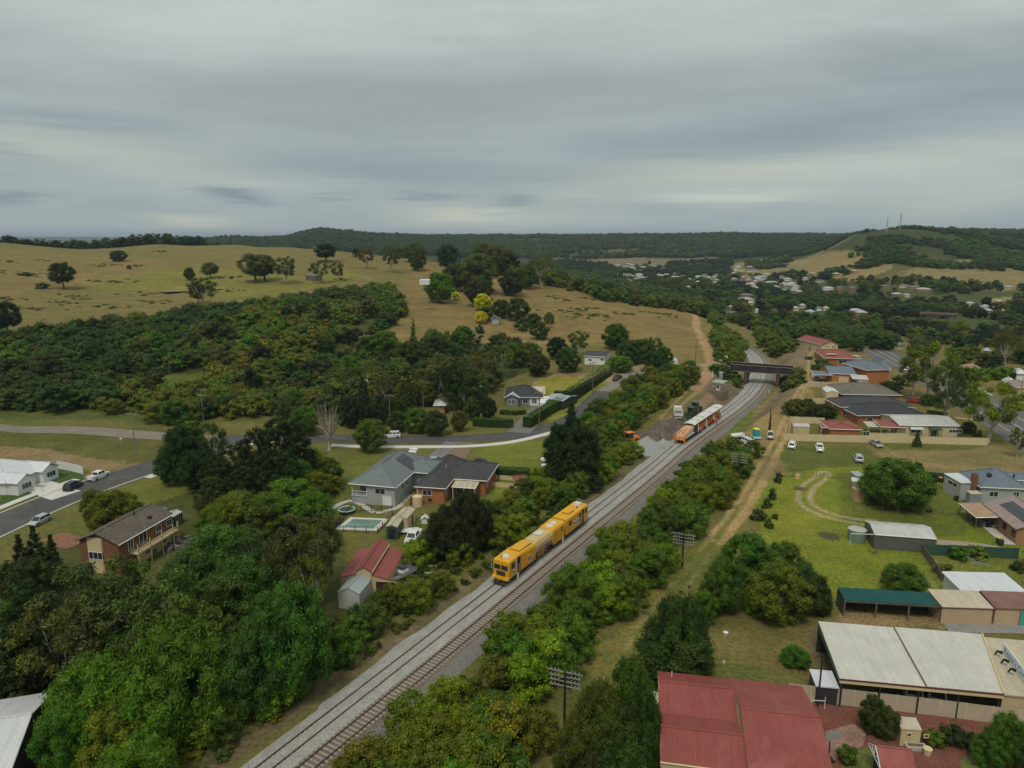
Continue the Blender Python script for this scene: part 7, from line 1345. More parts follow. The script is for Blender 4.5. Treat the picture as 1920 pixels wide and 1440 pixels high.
for x in (17.6, 19.3): MB().tube([(X(x), -.1, 3.74), (X(x), -.1, 3.86), (X(x), -.1, 3.96)], [.62, .56, .3], 18).build('roof_fan', OFFW, rear)
for sd in (-1, 1): y = sd * (HW + .012); MB().box(X(19.6), X(20.05), min(y, y + sd * .02), max(y, y + sd * .02), 2.4, 3.2).build('side_window', GLASS, rear); MB().box(X(17.2), X(17.24), min(y, y + sd * .02), max(y, y + sd * .02), 1., 3.3).build('panel_seam', GRIME, rear); MB().box(X(20.2), X(20.6), y - .08, y + .08, -.1, .95).build('crew_step', OFFW, t)
for x in (9.9, 11.3, 12.9, 14.6):        # tamping gear under the arch
    b = MB(); g = random
    for sd in (-1, 1):
        for k in range(3): yy = sd * (.5 + .3 * k); b.tube([(X(x) + g.uniform(-.2, .2), yy, 2.1), (X(x) + g.uniform(-.3, .3), yy, 1.1), (X(x) + g.uniform(-.4, .4), yy, .15)], [.13, .11, .05], 6)
        b.box(X(x) - .45, X(x) + .4, sd * .9 - .3, sd * .9 + .35, .9, 1.6, taper=.06); b.tube([(X(x) - .5, sd * 1.3, 1.8), (X(x) + .8, sd * 1.35, .7)], .06, 6)
    b.build('tamping_unit', YEL if x in (11.3, 12.9) else GRIME, t)
b = MB(); [b.tube([(X(9.7), sd * 1.36, 1.95), (X(12), sd * 1.4, 1.75), (X(15.7), sd * 1.36, 2.0)], .07, 6) for sd in (-1, 1)]; b.box(X(9.5), X(16), -.5, .5, .9, 1.5); [b.box(X(9.5), X(16), sd * 1.25 - .05, sd * 1.25 + .05, 1.35, 1.55) for sd in (-1, 1)]; b.build('frame_and_hoses', PINKG, t)
MB().box(X(.3), X(9.3), -1.2, 1.2, .7, .96).box(X(16.2), X(21), -1.2, 1.2, .7, .96).build('underframe', GRIME, t)
for x in (2.6, 8.3, 18.3): bogie(t, X(x))
X0 = X(21.) + .75; L2_ = LT - X0; rc = loft([(X0, HW, .95, 3.72, .2), (LT - .35, HW, .95, 3.76, .2), (LT, HW - .1, 1.15, 3.62, .16)]).build('rear_cab_car', YEL, t); MB().box(X0 - .76, X0, -.9, .9, 1., 3.3).build('gangway_bellows', BLACK, t)
MB().box(X0 + 2.4, X0 + 4.6, -.7, .7, 3.74, 3.82).build('hatch_gap', DARKM, rc); MB().box(X0 + 2.45, X0 + 4.55, -.62, .66, 3.82, 3.88).build('roof_hatch', YEL, rc); cb = MB(); cb.box(LT - 2.2, LT - 1.0, -.7, .6, 3.76, 4.2, taper=.08); cb.build('air_conditioner', OFFW, rc); MB().tube([(LT - 3.1, -.6, 3.75), (LT - 3.1, -.6, 4.1)], .12, 8).build('horn', GRIME, rc)
for sd in (-1, 1):
    y = sd * (HW + .012); f = lambda a, c, z0, z1, nm, m: MB().box(X0 + a, X0 + c, min(y, y + sd * .02), max(y, y + sd * .02), z0, z1).build(nm, m, rc)
    f(1.0, 1.9, 2.2, 3.1, 'side_window', GLASS); f(2.9, 6.9, 1.55, 2.45, 'sign_panel', OFFW); f(L2_ - 3.9, L2_ - 3.1, 2.3, 3.2, 'side_window', GLASS); f(L2_ - 2.7, L2_ - 2.0, 1.1, 3.5, 'doorway_shade', BLACK); f(L2_ - 1.5, L2_ - .7, 2.4, 3.2, 'side_window', GLASS); f(L2_ - 3.9, L2_ - 3.1, 1.2, 2.1, 'side_vent', ORG)  # doorway is a flat black panel, painted shade instead of a recess
    c = bpy.data.curves.new('t', 'FONT'); c.body = 'SIM TUOR'; c.size = .82; c.extrude = .004; to = bpy.data.objects.new('t', c); COL.objects.link(to); bpy.context.view_layer.update(); me = bpy.data.meshes.new_from_object(to); bpy.data.objects.remove(to); me.materials.clear(); me.materials.append(M('dark_blue_print', (.03, .05, .12), .5))
    o = bpy.data.objects.new('lettering', me); COL.objects.link(o); o.parent = rc; o.location = (X0 + (3.65 if sd < 0 else 6.8), y + sd * .03, 1.7); o.rotation_euler = (math.pi / 2, 0, 0 if sd < 0 else math.pi); o.scale = (.82, 1, 1)
    MB().tube([(X0 + 3.2, y, 2.0), (X0 + 3.2, y + sd * .04, 2.0)], .26, 14).build('logo_disc', DARKM, rc)
for y0, y1 in ((-1.2, -.06), (.06, 1.2)): MB().poly([(LT + .02, y0, 2.25), (LT + .02, y1, 2.25), (LT - .02, y1, 3.2), (LT - .02, y0, 3.2)]).build('windscreen', GLASS, rc)
MB().box(X0, LT, -1.2, 1.2, .7, .96).box(LT - .1, LT + .3, -1.3, 1.3, .7, 1.1).build('underframe', GRIME, t); MB().box(LT - .02, LT + .25, -1.2, 1.2, 1.1, 1.7).build('rear_platform', ORG, t)
for x in (X0 + 2., LT - 2.4): bogie(t, x)
# work train at the ballast site
s2 = s_at(1282, 835); s3 = s_at(1327, 792); pA = trk(s2, OFFL); pB = trk(s3 + 5, OFFL); ang = math.atan2(pB[1] - pA[1], pB[0] - pA[0]); L = float(np.linalg.norm(pB - pA)); print('work train', L)
t = thing('ballast_machine', 'orange ballast machine with long white canopy roof working near the gravel heap', 'rail machine', (pA[0], pA[1], .35), ang); hd = L * .23
b = loft([(0.2, 1.05, 1., 1.9, .1), (1.2, 1.1, 1., 2.5, .15), (hd, 1.15, 1., 3.1, .2)]); b.build('hood', M('pale_orange', (.62, .36, .18), .6, var=.3, scale=.8, col2=(.58, .46, .34)), t)
for y in (-.45, .45): MB().box(.7, hd - .6, y - .14, y + .14, 2.2, 2.85, taper=.08).build('hood_rib', ORG, t)
b = MB(); b.box(-.3, .2, -1.4, 1.4, .9, 1.5); b.box(-.2, .3, -1.45, -1.15, .1, 2.0).box(-.2, .3, 1.15, 1.45, .1, 2.0); b.build('front_platform', ORG, t); MB().box(.0, hd, -1.45, -1.2, 1.25, 1.5).box(0, hd, 1.2, 1.45, 1.25, 1.5).build('walkway', OFFW, t)
for y in (-1.35, 1.35): MB().tube([(-.25, y, .2), (-.25, y, 2.3), (hd, y, 2.7)], .05, 5).build('handrail', OFFW, t)
for y in (-.5, .5): MB().tube([(-.36, y, 1.15), (-.3, y, 1.15)], .13, 10).build('headlight', LENS, t)
cabm = loft([(hd, 1.4, 1., 3.3, .1), (hd + 2.6, 1.4, 1., 3.4, .1)]).build('cab', DARKM, t); MB().poly([(hd - .03, 1.2, 2.5), (hd - .03, -1.2, 2.5), (hd - .03, -1.2, 3.2), (hd - .03, 1.2, 3.2)]).build('windscreen', GLASS, cabm)
V = []; n = 9; xs_ = [hd - .5 + (L - hd + .5) * k / 12 for k in range(13)]
for x in xs_:
    for k in range(n): a = -1 + 2 * k / (n - 1); V.append((x, a * 1.5, 3.85 - .38 * abs(a) ** 2.4 + (0 if x > hd + .2 else -.12)))
b = MB(); b.mesh(V, [(i * n + k, (i + 1) * n + k, (i + 1) * n + k + 1, i * n + k + 1)[::-1] for i in range(12) for k in range(n - 1)]); b.mesh([(x, y, z - .08) for x, y, z in V], [(i * n + k, (i + 1) * n + k, (i + 1) * n + k + 1, i * n + k + 1) for i in range(12) for k in range(n - 1)]); b.build('canopy_roof', OFFW, t)
for k in (2, 4, 7, 10): MB().box(xs_[k], xs_[k] + .06, -1.3, 1.3, 3.74, 3.875).build('canopy_seam', TIMB, t)
gq = random.Random(5)
for k in range(9):
    x = hd + 3 + (L - hd - 4) * k / 9; b = MB()
    for sd in (-1, 1):
        for _ in range(3): y = sd * gq.uniform(.6, 1.25); b.box(x + gq.uniform(-.3, .3), x + gq.uniform(.5, 1.), y - .18, y + .18, gq.uniform(.6, 1.4), gq.uniform(1.9, 3.2), taper=.05)
        b.tube([(x, sd * 1.38, .8), (x + .1, sd * 1.4, 3.5)], .06, 5); b.tube([(x, sd * 1.2, 3.2), (x + 1.2, sd * 1.35, 1.0)], .09, 6)
    b.build('machinery_bay', ORG if k % 3 else OFFW, t)
MB().box(0, L, -1.1, 1.1, .65, 1.).build('underframe', GRIME, t)
for x in (2.2, L * .5, L - 2.4): bogie(t, x)
# ------------------------------------------------------------------ people (continuous skinned bodies)
HIVIS = M('hi_vis_orange', (.75, .11, .05), .7, var=.1); HIVW = M('white_overalls', (.68, .66, .62), .8, var=.1); NAVY = M('navy_trousers', (.03, .035, .06), .9); SKIN = M('skin', (.42, .23, .15), .6); HARD = M('white_helmet', (.78, .78, .76), .4)
def person(u, v, face, suit, legs, label, pose=0, off=None):
    q = P(u, v) if off is None else np.array((*trk(off[0], off[1]), .2)); J = {'pel': (0, 0, .95, .135), 'wst': (0, 0, 1.12, .125), 'chs': (.0, 0, 1.36, .155), 'nck': (.01, 0, 1.50, .06), 'hd': (.03, 0, 1.63, .09), 'top': (.03, 0, 1.72, .075)}
    E = [('pel', 'wst'), ('wst', 'chs'), ('chs', 'nck'), ('nck', 'hd'), ('hd', 'top')]; st = .14 if pose else .03
    for s, sg in (('l', 1), ('r', -1)):
        J['hip' + s] = (0, sg * .1, .9, .095); J['kn' + s] = (sg * st * .6 + .03, sg * .11, .5, .066); J['an' + s] = (sg * st - .02, sg * .12, .09, .045); J['to' + s] = (sg * st + .15, sg * .13, .04, .04); J['sh' + s] = (0, sg * .19, 1.42, .065)
        e = (.06, sg * .27, 1.17, .045) if not (pose and sg > 0) else (.2, sg * .26, 1.22, .045); h_ = (.14, sg * .27, .95, .034) if not (pose and sg > 0) else (.42, sg * .2, 1.28, .034); J['el' + s] = e; J['wr' + s] = h_; J['ha' + s] = (h_[0] + .06, h_[1], h_[2] - .06, .036)
        E += [('pel', 'hip' + s), ('hip' + s, 'kn' + s), ('kn' + s, 'an' + s), ('an' + s, 'to' + s), ('chs', 'sh' + s), ('sh' + s, 'el' + s), ('el' + s, 'wr' + s), ('wr' + s, 'ha' + s)]
    ks = list(J); me = bpy.data.meshes.new('body'); me.from_pydata([J[k][:3] for k in ks], [(ks.index(a), ks.index(b)) for a, b in E], []); o = bpy.data.objects.new('person', me); COL.objects.link(o)
    sk = o.modifiers.new('skin', 'SKIN'); 
    if not me.skin_vertices: bpy.context.view_layer.objects.active = o
    for k, s in zip(ks, me.skin_vertices[0].data): s.radius = (J[k][3], J[k][3])
    me.skin_vertices[0].data[0].use_root = True; o.modifiers.new('sub', 'SUBSURF').levels = 2; bpy.context.view_layer.update()
    dg = bpy.context.evaluated_depsgraph_get(); m2 = bpy.data.meshes.new_from_object(o.evaluated_get(dg)); o.modifiers.clear(); o.data = m2
    m2.materials.clear(); [m2.materials.append(x) for x in (suit, legs, SKIN, BLACK)]
    for p_ in m2.polygons: c = p_.center; hnd = math.hypot(c[0] - .2, 0) < 0; p_.material_index = 2 if c[2] > 1.5 or (abs(c[1]) > .2 and (c[2] < 1.0 or c[0] > .36)) else (0 if c[2] > .97 else (3 if c[2] < .1 else 1)); p_.use_smooth = True
    h = MB(); h.tube([(.03, 0, 1.68), (.03, 0, 1.76), (.03, 0, 1.82)], [.125, .115, .05], 12); h.box(.1, .2, -.08, .08, 1.68, 1.70); h.build('helmet', HARD, o, smooth=True)
    st_ = MB(); st_.box(-.165, .165, -.165, .165, 1.2, 1.25); st_.build('reflective_band', OFFW, o)
    o.location = tuple(q); o.rotation_euler = (0, 0, R(face)); tag(o, label, 'person', 'track workers in hi-vis'); return o
sp = s_at(1335, 812)
person(0, 0, 100, HIVIS, HIVIS, 'track worker in full orange hi-vis standing on the fresh ballast beyond the machine', 0, (s_at(1346, 802), -1.9)); person(0, 0, 200, HIVIS, NAVY, 'track worker in orange top and dark trousers facing the machine', 1, (s_at(1352, 800), -1.2))
person(0, 0, 60, HIVIS, NAVY, 'track worker in pinkish orange vest between the tracks beside the machine', 1, (s_at(1326, 818), -1.9)); person(0, 0, 180, HIVW, HIVW, 'track worker in white overalls between the tracks beside the machine', 0, (s_at(1331, 815), -1.1))
# ------------------------------------------------------------------ bridge over the cutting
qa, qb = Pz(1372, 686, 5.6), Pz(1486, 694, 5.6); ang = math.atan2(qb[1] - qa[1], qb[0] - qa[0]); L = float(np.linalg.norm(qb[:2] - qa[:2])); t = thing('rail_bridge', 'dark steel girder road bridge crossing over the railway cutting', 'bridge', (qa[0], qa[1], 5.6), ang)
WEA = M('weathered_girder', (.055, .045, .042), .85, .3, var=.5, scale=.8, col2=(.12, .09, .075)); MB().box(0, L, -2.6, 2.6, -.35, .0).build('deck', TIMB, t)
for y in (-2.9, 2.9): b = MB(); b.box(0, L, y - .05, y + .05, -1.3, .95).box(0, L, y - .2, y + .2, .95, 1.05).box(0, L, y - .2, y + .2, -1.42, -1.3); [b.box(k * 2., k * 2. + .08, y - .16, y + .16, -1.3, .95) for k in range(int(L / 2))]; b.build('girder', WEA, t)
for y in (-2.9, 2.9): MB().box(0, L, y - .06, y + .06, 1.06, 1.16).build('handrail', M('pale_rail', (.40, .37, .33)), t)
MB().box(0, L, -3.16, -3.1, -1.3, -1.2).build('pipe', bpy.data.materials['pale_rail'], t)
for x in (L * .26, L * .78): MB().box(x - .6, x + .6, -3., 3., -6.5, -1.42).build('abutment', M('old_brickwork', (.085, .06, .05), .9, pat='brick', var=.4), t)
for k in range(9): MB().box(L * k / 9 + .5, L * k / 9 + .75, -2.6, 2.6, -.9, -.36).build('cross_beam', WEA, t)
# far viaduct with arches among the trees
qa, qb = P(1722, 612), P(1792, 615); ang = math.atan2(qb[1] - qa[1], qb[0] - qa[0]); L = float(np.linalg.norm(qb[:2] - qa[:2])); t = thing('brick_viaduct', 'old brick arched viaduct half hidden in the far trees', 'bridge', (qa[0], qa[1], qa[2]), ang); h = 9; b = MB(); n = 4; r_ = L / n * .38; pts = [(0, h)]
for k in range(n):
    cx = L * (k + .5) / n; b.box(L * k / n, cx - r_, -2, 2, -2, h - 1.2) if k == 0 else b.box(L * k / n - (L / n / 2 - r_), cx - r_, -2, 2, -2, h - 1.2 - .003 * k)
    for a in range(8):
        a0, a1 = math.pi * a / 8, math.pi * (a + 1) / 8; x0, z0 = cx - r_ * math.cos(a0), h - 1.2 - r_ + r_ * math.sin(a0); x1, z1 = cx - r_ * math.cos(a1), h - 1.2 - r_ + r_ * math.sin(a1)
        for y in (-2.01, 2.01): q4_ = [(x0, y, z0), (x1, y, z1), (x1, y, h - 1.1), (x0, y, h - 1.1)]; b.poly(q4_ if y < 0 else q4_[::-1])
        b.poly([(x0, -2.01, z0), (x0, 2.01, z0), (x1, 2.01, z1), (x1, -2.01, z1)])
b.box(0, L, -2.3, 2.3, h - 1.1, h); b.build('arches', bpy.data.materials['old_brickwork'], t); MB().box(-.1, L + .1, -2.4, -2.2, h, h + .9).box(-.1, L + .1, 2.2, 2.4, h, h + .9).build('parapet', M('sooty_brick', (.20, .15, .12), .9), t)
# signal hut, posts, signs near the crossing
F = Frame((1333, 716), (1355, 719), 2.6); t = F.root('signal_shelter', 'pale green roofed shelter with a white cabinet on the embankment', 'shelter'); roof_part(t, 'skillion', 0, F.w, 0, 4.2, 2.6, .3, M('pale_green_roof', (.33, .42, .30), .6, pat='corr'), gut=None); posts(t, ((.2, .2), (F.w - .2, .2), (.2, 4), (F.w - .2, 4)), -.6, 2.55, GALV); MB().box(F.w * .35, F.w * .65, 1., 1.8, -.2, 1.9).build('cabinet', WHITE, t); MB().box(F.w * .42, F.w * .58, .97, .995, .5, 1.4).build('cabinet_door', DARKM, t); MB().box(-.3, F.w + .3, -.6, 4.4, -3.4, -.1).build('slab', M('bank_concrete', (.19, .145, .10), .95), t)
t = thing('relay_cabinet', 'grey relay box standing right of the green-roofed shelter', 'cabinet', tuple(P(1351, 712))); MB().box(-.6, .6, -.5, .5, -.1, 2.6).build('body', GALV, t); MB().box(-.65, .65, -.55, .55, 2.6, 2.68).build('lid', OFFW, t)
t = thing('road_sign', 'small pale green sign board on a post left of the bridge', 'sign', tuple(P(1361, 684))); MB().cyl(0, 0, -.2, 3.4, .06, 8).build('post', GALV, t); MB().box(-.55, .55, -.07, -.03, 2.2, 3.6).build('board', M('pale_green_board', (.55, .62, .50)), t)
t = thing('road_sign', 'low white board beside the dirt crossing', 'sign', tuple(P(1350, 680))); MB().box(-.9, .9, -.04, .04, .3, 1.3).build('board', WHITE, t); [MB().box(x - .05, x + .05, -.03, .03, -.1, .3).build('post', GALV, t) for x in (-.6, .6)]
for k, (u, v) in enumerate(((1336, 702), (1338, 696), (1335, 708), (1233, 694), (1441, 738))):
    t = MB().cyl(0, 0, -.2, 1.3, .11, 8, r1=.1).build('marker_post', WHITE); t.location = tuple(P(u, v)); tag(t, ['white marker post in the row beside the dirt crossing, middle one', 'white marker post in the row beside the dirt crossing, farthest one', 'white marker post in the row beside the dirt crossing, nearest one', 'white post beside the parked caravans', 'white marker post at the foot of the cutting bank'][k], 'post', 'white marker posts')
# gravel heap and spoil
def heap(name, label, u, v, rx, ry, h, mat, seed, rot=0., thing_=True):
    q = P(u, v); n = 40; V = []
    for i in range(n):
        for j in range(n):
            a, c = -1 + 2 * i / (n - 1), -1 + 2 * j / (n - 1); x, y = a * rx, c * ry; xw = q[0] + x * math.cos(rot) - y * math.sin(rot); yw = q[1] + x * math.sin(rot) + y * math.cos(rot); rr = math.hypot(a, c); nz = float(fbm(np.array([xw + seed]), np.array([yw]), 5., seed)[0]); e = max(0, 1 - rr * (.8 + .4 * nz)); n2_ = float(vnoise(np.array([xw * 1.1]), np.array([yw * 1.1]), seed)[0]) if h < 2.5 else 0; V.append((xw, yw, tz(xw, yw) - .12 + h * e ** 1.05 + ((.1 * nz * h + 1.1 * n2_ * e) if e > 0 else 0)))
    b = MB(); b.mesh(V, [(i * n + j, (i + 1) * n + j, (i + 1) * n + j + 1, i * n + j + 1) for i in range(n - 1) for j in range(n - 1)]); return tag(b.build(name, mat, smooth=True), label, 'heap' if thing_ else None, kind='stuff' if not thing_ else None)
heap('gravel_heap', 'cone of pale grey-green crushed rock between bushes and track', 1214, 842, 5.5, 4.8, 3.4, M('crushed_rock', (.30, .31, .28), .95, var=.2, scale=2, pat='grain'), 3, .5); heap('gravel_heap', 'lower tongue of pale crushed rock spilling towards the machine', 1243, 838, 5., 3., 1.7, M('crushed_rock', (.3, .3, .28)), 7, .3)
SPO = M('spoil_soil', (.12, .096, .072), .95, var=.5, scale=.8, pat='grain', col2=(.21, .165, .11))
for k, (u, v, rx, ry, h, l) in enumerate(((1240, 812, 9, 5, 1.6, 'dark spoil heap behind the crushed rock'), (1262, 797, 8, 5, 1.4, 'dark spoil heap in front of the white truck'), (1225, 822, 6, 4, 1.1, 'low spoil heap nearest the yellow loader'))): heap('spoil_heap', l, u, v, rx, ry, h, SPO, 11 + k, .6)
# ------------------------------------------------------------------ poles, masts, lamps
PG = M('green_grey_pole', (.20, .21, .15), .9, var=.3, scale=2)
def pole(u, v, h, label, arms=1, mat=TIMB, rot=0., name='power_pole', trans=False, r=.16):
    q = P(u, v); t = thing(name, label, 'pole', tuple(q), rot); MB().cyl(0, 0, -.4, h, r, 8, r1=r * .7).build('shaft', mat, t)
    for k in range(arms):
        z = h - .35 - k * 1.6; a = MB(); a.box(-1.25, 1.25, -.06, .06, z, z + .13).build('crossarm', mat, t)
        for x in (-1.1, -.5, .5, 1.1): MB().cyl(x, 0, z + .13, z + .33, .06, 6).build('insulator', OFFW, t)
    if trans: MB().cyl(.5, 0, h - 3.2, h - 2., .32, 12).build('transformer', GALV, t)
    return t
for a in ((732, 811, 10.5, 'tall timber power pole beside the white SUV', 1), (1011, 800, 10, 'power pole at the driveway beside the white caravan', 2), (1111, 735, 10, 'double-armed power pole in front of the tall hedge', 2, TIMB, .3, 'power_pole', True), (255, 853, 10.5, 'green-grey power pole on the rough block', 1, PG), (382, 790, 9.5, 'power pole with two arms against the scrub hillside', 2, PG), (677, 606, 8, 'power pole alone on the scrubby slope', 1), (1303, 690, 9.5, 'slim dark pole beside the orange dirt track', 0),
          (1179, 668, 10.5, 'greenish pole rising from the round trees', 1, PG), (1685, 692, 11, 'power pole beside the highway behind the tall brick house', 1, PG, .2), (1817, 788, 10.5, 'leaning power pole on the highway verge', 1, TIMB, .5), (1529, 683, 9, 'thin pole left of the blue-roofed garage', 0, PG), (1563, 680, 8, 'thin pole in front of the terracotta roof', 0, PG), (1480, 640, 9, 'distant power pole beyond the bridge', 1, PG), (795, 790, 8, 'grey pole in the dark trees behind the main road', 0), (1912, 752, 8, 'pole among the highway hedge bushes', 0, PG)): pole(*a)
def telegraph(u, v, h, label, rz):
    q = P(u, v); t = thing('telegraph_pole', label, 'pole', tuple(q), rz, 'old telegraph poles along the railway'); MB().cyl(0, 0, -.4, h, .16, 8, r1=.12).build('shaft', DARKM, t)
    for k in range(4):
        z = h - .2 - k * .55; MB().box(-1.7 if k else -1.9, 1.7 if k else 1.9, -.05, .05, z, z + .1).build('crossarm', M('silver_arm', (.26, .26, .23), .7, var=.3), t)
        b = MB(); [b.cyl(x, 0, z + .1, z + .32, .055, 6) for x in (-1.5, -1.1, -.7, .7, 1.1, 1.5)]; b.build('insulators', M('old_porcelain', (.34, .33, .29), .5), t)
telegraph(1058, 1368, 7, 'nearest telegraph pole with stacked silver arms', -.35); telegraph(1279, 1062, 5.6, 'telegraph pole with stacked arms half sunk in the bushes', -.4); telegraph(1383, 915, 7.5, 'farthest telegraph pole beside the bushes', -.45)
for u, v, h, l in ((232, 868, 6, 'small street lamp at the street corner'), (1357, 1243, 4.2, 'white garden lamp standing on the olive lawn')):
    t = thing('lamp_post', l, 'lamp post', tuple(P(u, v))); MB().cyl(0, 0, -.2, h - .5, .05, 8).build('post', GALV, t); MB().cyl(0, 0, h - .5, h - .05, .14, 12, r1=.28).cyl(0, 0, h - .05, h, .3, 12).build('lamp_head', WHITE, t); MB().cyl(0, 0, -.05, .25, .16, 10).build('base', OFFW, t)
def mast(u, v, h, label, heavy):
    q = P(u, v); t = thing('radio_mast', label, 'mast', (q[0], q[1], q[2] - 3)); b = MB(); w = 1.5 if heavy else .9
    for k in range(3): a = k * 2.094; b.tube([(math.cos(a) * w, math.sin(a) * w, 0), (math.cos(a) * w * .4, math.sin(a) * w * .4, h)], .2 if heavy else .16, 4)
    for z in np.arange(2, h, 3.): [b.tube([(math.cos(a) * w * (1 - .6 * z / h), math.sin(a) * w * (1 - .6 * z / h), z), (math.cos(a + 2.094) * w * (1 - .6 * (z + 2.5) / h), math.sin(a + 2.094) * w * (1 - .6 * (z + 2.5) / h), z + 2.5)], .09, 3) for a in (0, 2.094, 4.189)]
    b.build('lattice', GALV, t); MB().cyl(0, 0, h, h + 4, .15, 5).build('aerial', GALV, t)
    if heavy:
        for z, a in ((h - 2, .5), (h - 4, 3.6), (h - 8, 1.), (h - 9, 4.4)): MB().tube([(math.cos(a) * 1.2, math.sin(a) * 1.2, z), (math.cos(a) * 2., math.sin(a) * 2., z)], 1.1, 10).build('dish', OFFW, t)
mast(1662, 436, 25, 'thin lattice mast on the hilltop, the left of two', False); mast(1687, 431, 27, 'thicker lattice mast with dishes on the hilltop, the right of two', True)
def wire(a, b, ha, hb, lab):
    p, q = P(*a), P(*b); z0, z1 = p[2] + ha, q[2] + hb; t = MB()
    for o_ in (-.9, .9): t.tube([(p[0] + (q[0] - p[0]) * f, p[1] + (q[1] - p[1]) * f + o_, z0 + (z1 - z0) * f - 4 * f * (1 - f) * 1.1) for f in np.linspace(0, 1, 11)], .022, 3)
    tag(t.build('overhead_wire', DARKM), lab, 'wire')
wire((732, 811), (1011, 800), 10.3, 9.8, 'pair of wires between the main road poles'); wire((732, 811), (382, 790), 10.3, 9.3, 'pair of wires from the white SUV pole towards the scrub pole'); wire((255, 853), (382, 790), 10.3, 9.2, 'pair of wires across the gravel road'); wire((1011, 800), (1111, 735), 9.8, 9.8, 'pair of wires along the tall hedge'); wire((1817, 788), (1685, 692), 10.3, 10.8, 'pair of wires along the highway')
# basketball hoop, goal, trampoline, portable toilet, play things
t = thing('basketball_hoop', 'black portable basketball hoop on the weathered pavers', 'basketball hoop', tuple(P(1553, 1428)), .2); MB().box(-.5, .5, -.4, .5, 0, .35, taper=.08).build('base', BLACK, t); MB().tube([(0, 0, .3), (0, .1, 3.)], .06, 8).build('pole', BLACK, t); MB().box(-.75, .75, -.35, -.31, 2.7, 3.5).build('backboard', M('clear_board', (.30, .33, .31), .2), t)
b = MB(); rg = [(math.cos(a) * .24, -.6 + math.sin(a) * .24, 2.85) for a in np.linspace(0, 6.283, 17)]; b.tube(rg, .02, 4, cap=False); b.build('ring', ORG, t)
t = thing('rugby_goal', 'little white H-shaped goal in front of the tall cream fence', 'goal', tuple(P(1533, 1329)), -.1); MB().box(-.75, -.69, -.03, .03, 0, 1.5).box(.69, .75, -.03, .03, 0, 1.5).build('upright', WHITE, t); MB().box(-.69, .69, -.03, .03, 1.0, 1.06).build('crossbar', WHITE, t); t = MB().cyl(0, 0, -.2, 6.5, .1, 8).build('flag_pole', DARKM); t.location = tuple(P(1533, 1325)); tag(t, 'dark steel pole rising behind the little white goal', 'pole')
q = P(650, 962); t = thing('trampoline', 'round trampoline with pale green rim on the lawn above the pool', 'trampoline', tuple(q)); b = MB(); b.tube([(math.cos(a) * 1.5, math.sin(a) * 1.5, .8) for a in np.linspace(0, 6.283, 25)], .13, 6, cap=False); b.build('rim', M('rim_green', (.35, .50, .44)), t); MB().cyl(0, 0, .78, .8, 1.42, 24).build('mat', M('mesh_mat', (.05, .08, .05)), t); [MB().cyl(math.cos(a) * 1.45, math.sin(a) * 1.45, 0, .75, .04, 6).build('leg', GALV, t) for a in (0.4, 2., 3.5, 5.1)]
t = thing('portable_toilet', 'turquoise and yellow portable toilet on a white trailer', 'portable toilet', tuple(P(1417, 822)), .2); MB().box(-.65, .65, -.65, .65, .5, 2.5).build('cabin', M('turquoise_plastic', (.02, .33, .32), .5), t); MB().box(-.7, .7, -.7, .7, 2.5, 2.75, taper=.15).build('roof', M('lemon_plastic', (.75, .70, .03), .5), t); MB().box(-.95, .95, -1.2, .9, .3, .5).build('trailer_deck', WHITE, t); MB().box(-.45, .45, -.69, -.655, .6, 2.3).build('door', M('turquoise_plastic', (.02, .3, .3)), t); MB().tube([(0, -1.2, .4), (0, -2.1, .4)], .05, 6).build('drawbar', GALV, t)
for y in (-1.0, 1.0): MB().tube([(y - .08, 0, .3), (y + .08, 0, .3)], .3, 14).build('wheel', BLACK, t)
t = thing('play_slide', 'little red play slide on the bare playground edge', 'slide', tuple(P(1075, 707))); b = MB(); b.tube([(-.8, 0, 0), (0, 0, 1.6), (0, .5, 1.6)], .07, 5).tube([(-.8, .9, 0), (0, .9, 1.6)], .07, 5).poly([(0, 0, 1.55), (1.6, 0, .1), (1.6, .6, .1), (0, .6, 1.55)]); b.build('frame', M('toy_red', (.6, .07, .03)), t)
def bins(u, v, lab, lid):
    t = thing('wheelie_bin', lab, 'bin', tuple(P(u, v)), .2); MB().box(-.28, .28, -.3, .3, 0, 1., taper=-.04).build('body', CHAR, t); MB().box(-.34, .34, -.36, .36, 1., 1.1).build('lid', lid, t); [MB().tube([(x - .03, .3, .1), (x + .03, .3, .1)], .1, 10).build('wheel', BLACK, t) for x in (-.25, .25)]
YL = M('bin_yellow', (.75, .42, .03), .5); bins(1872, 1019, 'dark wheelie bin with yellow lid by the brick wall path', YL); bins(1876, 1023, 'dark wheelie bin with dark lid beside the yellow-lidded one on the path', CHAR); bins(1763, 904, 'yellow-lidded bin by the low green fence', YL); bins(1770, 905, 'middle bin by the low green fence with dull lid', M('bin_maroon', (.15, .03, .03))); bins(1777, 905, 'dark bin nearest the house addition', CHAR)
t = thing('clothes_line', 'rotary clothes line on the small right-hand lawn', 'clothes line', tuple(P(1831, 1076))); MB().cyl(0, 0, 0, 2.1, .04, 6).build('pole', GALV, t); b = MB(); [b.tube([(0, 0, 2.), (math.cos(a) * 1.9, math.sin(a) * 1.9, 2.15)], .025, 4) for a in (.4, 1.97, 3.54, 5.11)]; [b.tube([(math.cos(a) * k, math.sin(a) * k, 2.12), (math.cos(a + 1.57) * k, math.sin(a + 1.57) * k, 2.12)], .012, 3) for a in (.4, 1.97, 3.54, 5.11) for k in (1., 1.8)]; b.build('arms', GALV, t)
